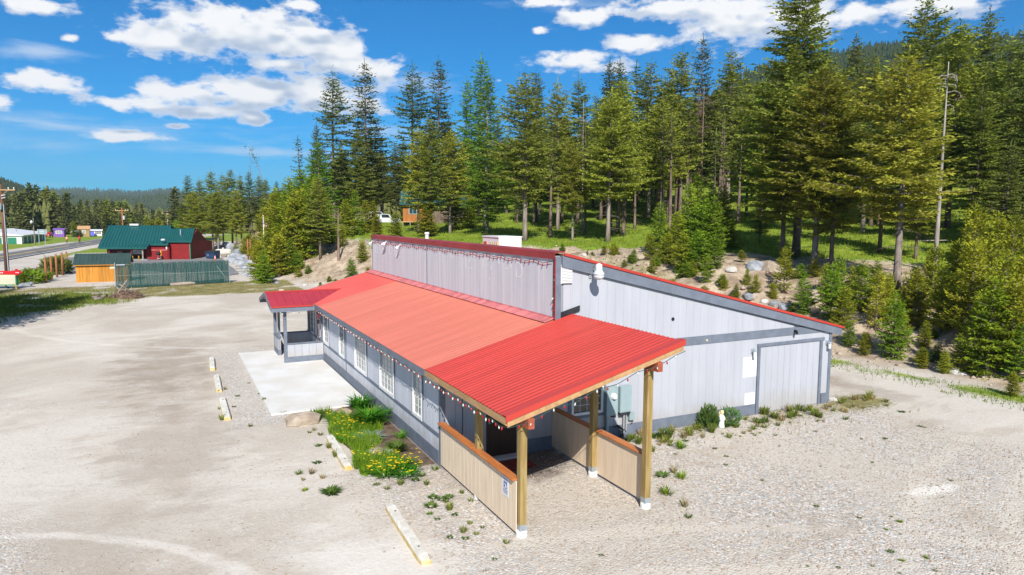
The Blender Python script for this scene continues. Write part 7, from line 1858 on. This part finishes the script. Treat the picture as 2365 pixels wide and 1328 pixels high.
hut('small_house', 209, 226, 547, 534, 222, 'blue shed with white trim beyond the road', 'blue_shed', 'roof_white', wins=0, ridge=.2)
hut('small_house', 226, 241, 547, 534, 222, 'white open fronted porch hut beside the blue shed', 'white_paint', 'roof_white', wins=2, ridge=.2, winm='dark')
hut('small_house', 190, 212, 550, 526, 216, 'tan house with pale roof beyond the road', 'tan_house', 'raw_wood', wins=1, ridge=.3, dep=3)
hut('tarp_shelter', 174, 187, 550, 537, 214, 'dark blue covered shelter beside the small olive tree', 'navy', 'roof_white', wins=0, ridge=.25)
def car(p, rz, m, label, kind='car', s=1.0):
    o = thing('parked_car' if kind == 'car' else 'pickup_truck', p, label, 'car' if kind == 'car' else 'truck', None, rz); o.scale = (s,) * 3
    if kind == 'car':
        body = [(-2.1, .35), (2.1, .35), (2.15, .7), (1.95, .88), (1.1, .95), (-1.6, 1.0), (-2.1, .92)]; cabp = [(-1.55, .99), (1.0, .95), (.45, 1.42), (-1.05, 1.45)]
    else:
        body = [(-2.6, .5), (2.6, .5), (2.65, .9), (2.45, 1.1), (1.2, 1.15), (-2.6, 1.15)]; cabp = [(-.5, 1.15), (1.3, 1.15), (.85, 1.75), (-.4, 1.78)]
    MB().prism(body, 1, -.85, .85).build('body', m, o); MB().prism(cabp, 1, -.72, .72).build('cab', m, o)
    cx = [q[0] for q in cabp]
    for sg in (-1, 1):
        MB().prism([(cabp[0][0] + .25, cabp[0][1] + .05), (cabp[1][0] - .25, cabp[1][1] + .05), (cabp[2][0] - .1, cabp[2][1] - .07), (cabp[3][0] + .1, cabp[3][1] - .07)], 1, sg * .721, sg * .735).build('side_window', 'pane_dark', o)
    e = .012; a, b2 = Vector((cabp[1][0], 0, cabp[1][1])), Vector((cabp[2][0], 0, cabp[2][1]))
    for (a, b2) in (((cabp[1]), (cabp[2])), ((cabp[0]), (cabp[3]))):
        sgn = 1 if a == cabp[1] else -1
        MB().add([(a[0] + sgn * .02 - sgn * .05, -.62, a[1] + .05), (a[0] + sgn * .02 - sgn * .05, .62, a[1] + .05), (b2[0] + sgn * .04, .56, b2[1] - .06), (b2[0] + sgn * .04, -.56, b2[1] - .06)], [(0, 1, 2, 3)]).build('windscreen', 'pane_dark', o)
    for x in (-1.35, 1.4) if kind == 'car' else (-1.7, 1.7):
        for sg in (-1, 1):
            w = MB().tube([(x, sg * .66, .34), (x, sg * .88, .34)], .34, 14).build('wheel', 'tyre', o); MB().tube([(x, sg * .881, .34), (x, sg * .89, .34)], .2, 12).build('rim', 'galv', w)
    for sg in (-1, 1): MB().box((2.1 if kind == 'car' else 2.6, sg * .5 - .15, .62), (2.17 if kind == 'car' else 2.67, sg * .5 + .15, .76)).build('headlight', 'lens', o)
    return o
p = at(119, 205); p = (p[0], p[1], CAM[2] - 51 * 205 / FPX); car(p, -YAW - 1.2, 'car_red', 'red car parked left of the purple house')
# cyclists
def skin_body(name, joints, bones, radii, m, parent, sub_=1):
    me = bpy.data.meshes.new(name); me.from_pydata(joints, bones, []); me.materials.append(MATS[m])
    o = obj(name, me, parent); sk = o.modifiers.new('skin', 'SKIN'); lay_ = me.skin_vertices[0].data if me.skin_vertices else None
    if lay_ is None:
        bm = bmesh.new(); bm.from_mesh(me); bm.verts.layers.skin.verify(); bm.to_mesh(me); bm.free(); lay_ = me.skin_vertices[0].data
    for i, r in enumerate(radii): lay_[i].radius = (r, r); lay_[i].use_root = i == 0
    s = o.modifiers.new('smooth', 'SUBSURF'); s.levels = sub_; s.render_levels = sub_; return o
def cyclist(px, py, shirt, lab_p, lab_b, legs='cloth_dark'):
    p, dd = local(px, py); rz = math.atan2(1, .112) 
    p = (p[0], p[1], p[2] + .11)
    b_ = thing('bicycle', p, lab_b, 'bicycle', 'bicycles on the road', rz)
    for x in (-.52, .52):
        pts = [(x + .33 * math.cos(a), 0, .34 + .33 * math.sin(a)) for a in np.linspace(0, 2 * math.pi, 17)]
        w = MB().tube(pts, .022, 5, caps=False).build('wheel', 'tyre', b_)
        sp_ = MB()
        for a in np.linspace(0, math.pi, 6)[:-1]: sp_.tube([(x + .32 * math.cos(a), 0, .34 + .32 * math.sin(a)), (x - .32 * math.cos(a), 0, .34 - .32 * math.sin(a))], .004, 3, caps=False)
        sp_.build('spokes', 'galv', w)
    fr = MB()
    for a, c in (((-.52, 0, .34), (-.08, 0, .32)), ((-.08, 0, .32), (-.22, 0, .85)), ((-.22, 0, .85), (-.52, 0, .34)), ((-.08, 0, .32), (.36, 0, .82)), ((-.2, 0, .80), (.36, 0, .85)), ((.36, 0, .9), (.52, 0, .34))): fr.tube([a, c], .018, 6)
    fr.build('frame', 'dark', b_)
    MB().tube([(.36, -.26, 1.0), (.36, 0, .98), (.36, .26, 1.0)], .016, 6).build('handlebar', 'dark', b_); MB().box((-.36, -.07, .88), (-.10, .07, .93)).build('saddle', 'black', b_)
    q = thing('person', p, lab_p, 'person', 'cyclists on the road', rz)
    J = [(-.20, 0, .98), (-.14, 0, 1.15), (-.02, 0, 1.36), (.05, 0, 1.47), (.09, 0, 1.54),
         (-.20, -.09, .95), (.12, -.11, .78), (.0, -.11, .36), (.10, -.11, .29), (-.20, .09, .95), (.16, .11, .98), (-.06, .11, .58), (.04, .11, .50),
         (-.0, -.17, 1.38), (.14, -.22, 1.18), (.33, -.24, 1.03), (-.0, .17, 1.38), (.14, .22, 1.18), (.33, .24, 1.03)]
    E_ = [(0, 1), (1, 2), (2, 3), (3, 4), (0, 5), (5, 6), (6, 7), (7, 8), (0, 9), (9, 10), (10, 11), (11, 12), (2, 13), (13, 14), (14, 15), (2, 16), (16, 17), (17, 18)]
    Rr = [.14, .14, .15, .06, .055, .10, .075, .05, .045, .10, .075, .05, .045, .065, .048, .035, .065, .048, .035]
    bo_ = skin_body('body', J, E_, Rr, shirt, q)
    MB().lathe([(0, -.13), (.05, -.12), (.075, -.05), (.082, .02), (.07, .09), (.0, .125)], (.11, 0, 1.66), 10).build('head', 'skin_tone', q, True)
    MB().lathe([(.092, .02), (.10, .05), (.085, .12), (.0, .16)], (.10, 0, 1.66), 10).build('helmet', 'sign_red', q, True)
    sh_ = MB()
    for sgn, pts in ((-1, [(-.20, -.09, .96), (.10, -.11, .79)]), (1, [(-.20, .09, .96), (.14, .11, .97)])): sh_.tube(pts, [.125, .10], 8)
    sh_.build('shorts', legs, q, True)
cyclist(155, 563, 'cloth_orange', 'cyclist in orange shirt riding away on the road, the left of two', 'dark bicycle under the left rider on the road')
cyclist(184, 562, 'flag_red', 'cyclist in a red top riding on the road, the right of two', 'dark bicycle under the right rider on the road', 'cloth_teal')
p = spot(88, 626); c2 = thing('traffic_cone', p, 'small orange cone near the curb left of the brown posts', 'traffic cone'); MB().lathe([(0, .02), (.14, .02), (.04, .5), (0, .51)], (0, 0, 0), 10).build('cone', 'orange_plastic', c2, True); MB().box((-.18, -.18, 0), (.18, .18, .03)).build('foot', 'orange_plastic', c2)
a = np.array(spot(66, 626)); c = np.array(spot(118, 617)); cur = MB().tube([(0, 0, .08), tuple(c - a + [0, 0, .08])], .10, 6).build('kerb_log', 'conduit'); cur.location = a; tag(cur, 'long grey kerb rail at the edge of the forecourt behind the posts', 'kerb')
# bushes in the hollow left of the posts
def hollow(px, py, r0, h, leaf, seed, lab): bush(spot(px, py), r0, h, leaf, 700, lab, seed, lf=.22)
hollow(60, 655, 1.5, 1.1, 'grass_leaf', 11, 'wide bright green bush in the hollow beside the arrow sign'); hollow(80, 650, 1.4, 1.0, 'grass_leaf', 12, 'bright green bush nearest the first brown post')
hollow(128, 634, 1.3, 1.8, 'fir_dark', 13, 'dark green bush behind the middle brown posts'); hollow(142, 632, 1.2, 1.5, 'shrub_leaf', 14, 'green bush behind the last brown posts')
for (px, py, s) in ((52, 660, .5), (62, 660, .6), (70, 657, .5)): p = spot(px, py); rock('boulder', p, s, s * .7, s * .5, 'pale grey stone at the foot of the green bushes by the arrow sign', 'rock_grey', int(px), 'stones by the arrow sign')
# ------------------------------------------------------------------ cabin and vehicles in the wood
p, dd = at(966, 108), 108; k_ = dd / FPX
cz = CAM[2] - (512 - 501) * k_
cbn = thing('wooden_cabin', (p[0], p[1], cz), 'orange brown wooden cabin with a small window among the trees', 'cabin', None, -YAW + .1)
hwid = 33 * k_; ch = 42 * k_
cw = MB().box((-hwid + .03, .03, 0), (hwid - .03, 6, ch)).build('wall', 'tan_back', cbn, off=(0, 0, 0))
xs = np.linspace(-hwid, hwid, 17); cbm = MB().box((0, 0, 0), (xs[1] - xs[0] - .02, .028, ch)).mesh('wall_board', 'cabin_wood')
for x in xs[:-1]: o = obj('wall_board', cbm, cw); o.location = (x + .01, 0, 0)
MB().box((hwid - .029, .03, 0), (hwid, 6, ch)).build('end_wall', 'cabin_wood', cbn, off=(0, 0, 0))
cf = MB().box((-hwid + .9, -.05, ch * .38), (-hwid + 2.15, -.002, ch * .38 + 1.0)).build('window', 'box_blue', cbn, off=(0, 0, 0)); MB().box((-hwid + 1.0, -.06, ch * .38 + .1), (-hwid + 1.48, -.051, ch * .38 + .9)).build('pane', 'pane_dark', cf, off=(0, 0, 0)); MB().box((-hwid + 1.55, -.06, ch * .38 + .1), (-hwid + 2.05, -.051, ch * .38 + .9)).build('pane', 'pane_dark', cf, off=(0, 0, 0))
MB().prism([(-.7, ch - .2), (3, ch + 1.9), (6.7, ch - .2), (6.7, ch - .35), (3, ch + 1.72), (-.7, ch - .35)], 0, -hwid - .5, hwid + 5.2).build('roof', 'cabin_roof', cbn, off=(0, 0, 0))
MB().box((-hwid - .2, -1.6, -.15), (hwid, -.01, 0)).build('deck', 'raw_wood', cbn, off=(0, 0, 0))
for x in np.linspace(-hwid, hwid - .1, 5): MB().box((x, -1.55, -1.6), (x + .14, -1.41, -.151)).build('deck_post', 'dead_log', cbn, off=(0, 0, 0))
MB().box((hwid + .02, .5, -.6), (hwid + 5, 6, ch * .75)).build('annex', 'bark', cbn, off=(0, 0, 0))
def plat(px, py, d): p = at(px, d); return (p[0], p[1], CAM[2] - (py - 501) * d / FPX)
young(915, 550, 3.2, 'young3', 'small fir hiding the tail of the white pickup', None, 1.2)
young(872, 545, 2.6, 'young3', 'small fir in front of the second white pickup', None, 1.3)
car(plat(886, 522, 108), -YAW + .35, 'car_white', 'white pickup truck parked left of the wooden cabin', 'pickup')
car(plat(872, 510, 118), -YAW + .9, 'car_white', 'white car behind the pickup left of the wooden cabin')
car(plat(855, 521, 112), -YAW + 1.2, 'car_white', 'second white pickup half hidden by trees at far left of the cabin', 'pickup')
mb = MB(); r_ = np.random.default_rng(3)
wp_ = thing('wood_pile', plat(958, 545, 96), 'pile of split firewood and stumps below the cabin deck', 'wood pile', None, -YAW)
for k in range(26): 
    x, z = r_.uniform(-1.0, 1.0), r_.uniform(.1, .95); MB().tube([(x, -.25, z * (1 - abs(x) * .4)), (x + r_.uniform(-.1, .1), .25, z * (1 - abs(x) * .4))], .11, 7).build('split_log', 'bark_light', wp_)
for k, (px, py) in enumerate(((975, 530), (985, 536), (998, 528))):
    q = plat(px, py, 100); MBs = MB().tube([(-1.2, 0, .1), (1.2, 0, .1)], .09, 6).build('plank_step', 'raw_wood'); MBs.location = q; MBs.rotation_euler = (0, 0, -YAW); tag(MBs, ('lowest', 'middle', 'top')[k] + ' timber of the steps leading down from the cabin deck', 'step')

# ------------------------------------------------------------------ haze
hz = MB().box((-4300, -700, -75), (4300, 7200, 420)).build('haze', 'dark')
hm_ = bpy.data.materials.new('haze'); hm_.use_nodes = True; ht = hm_.node_tree; ht.nodes.clear()
pv = N(ht, 'ShaderNodeVolumePrincipled'); pv.inputs['Color'].default_value = (.60, .78, 1.0, 1); pv.inputs['Density'].default_value = HAZE_D; pv.inputs['Anisotropy'].default_value = .1
ho = N(ht, 'ShaderNodeOutputMaterial'); link(ht, pv.outputs[0], ho.inputs['Volume'])
hz.data.materials.clear(); hz.data.materials.append(hm_); stuff(hz)
hm_.volume_intersection_method if False else None
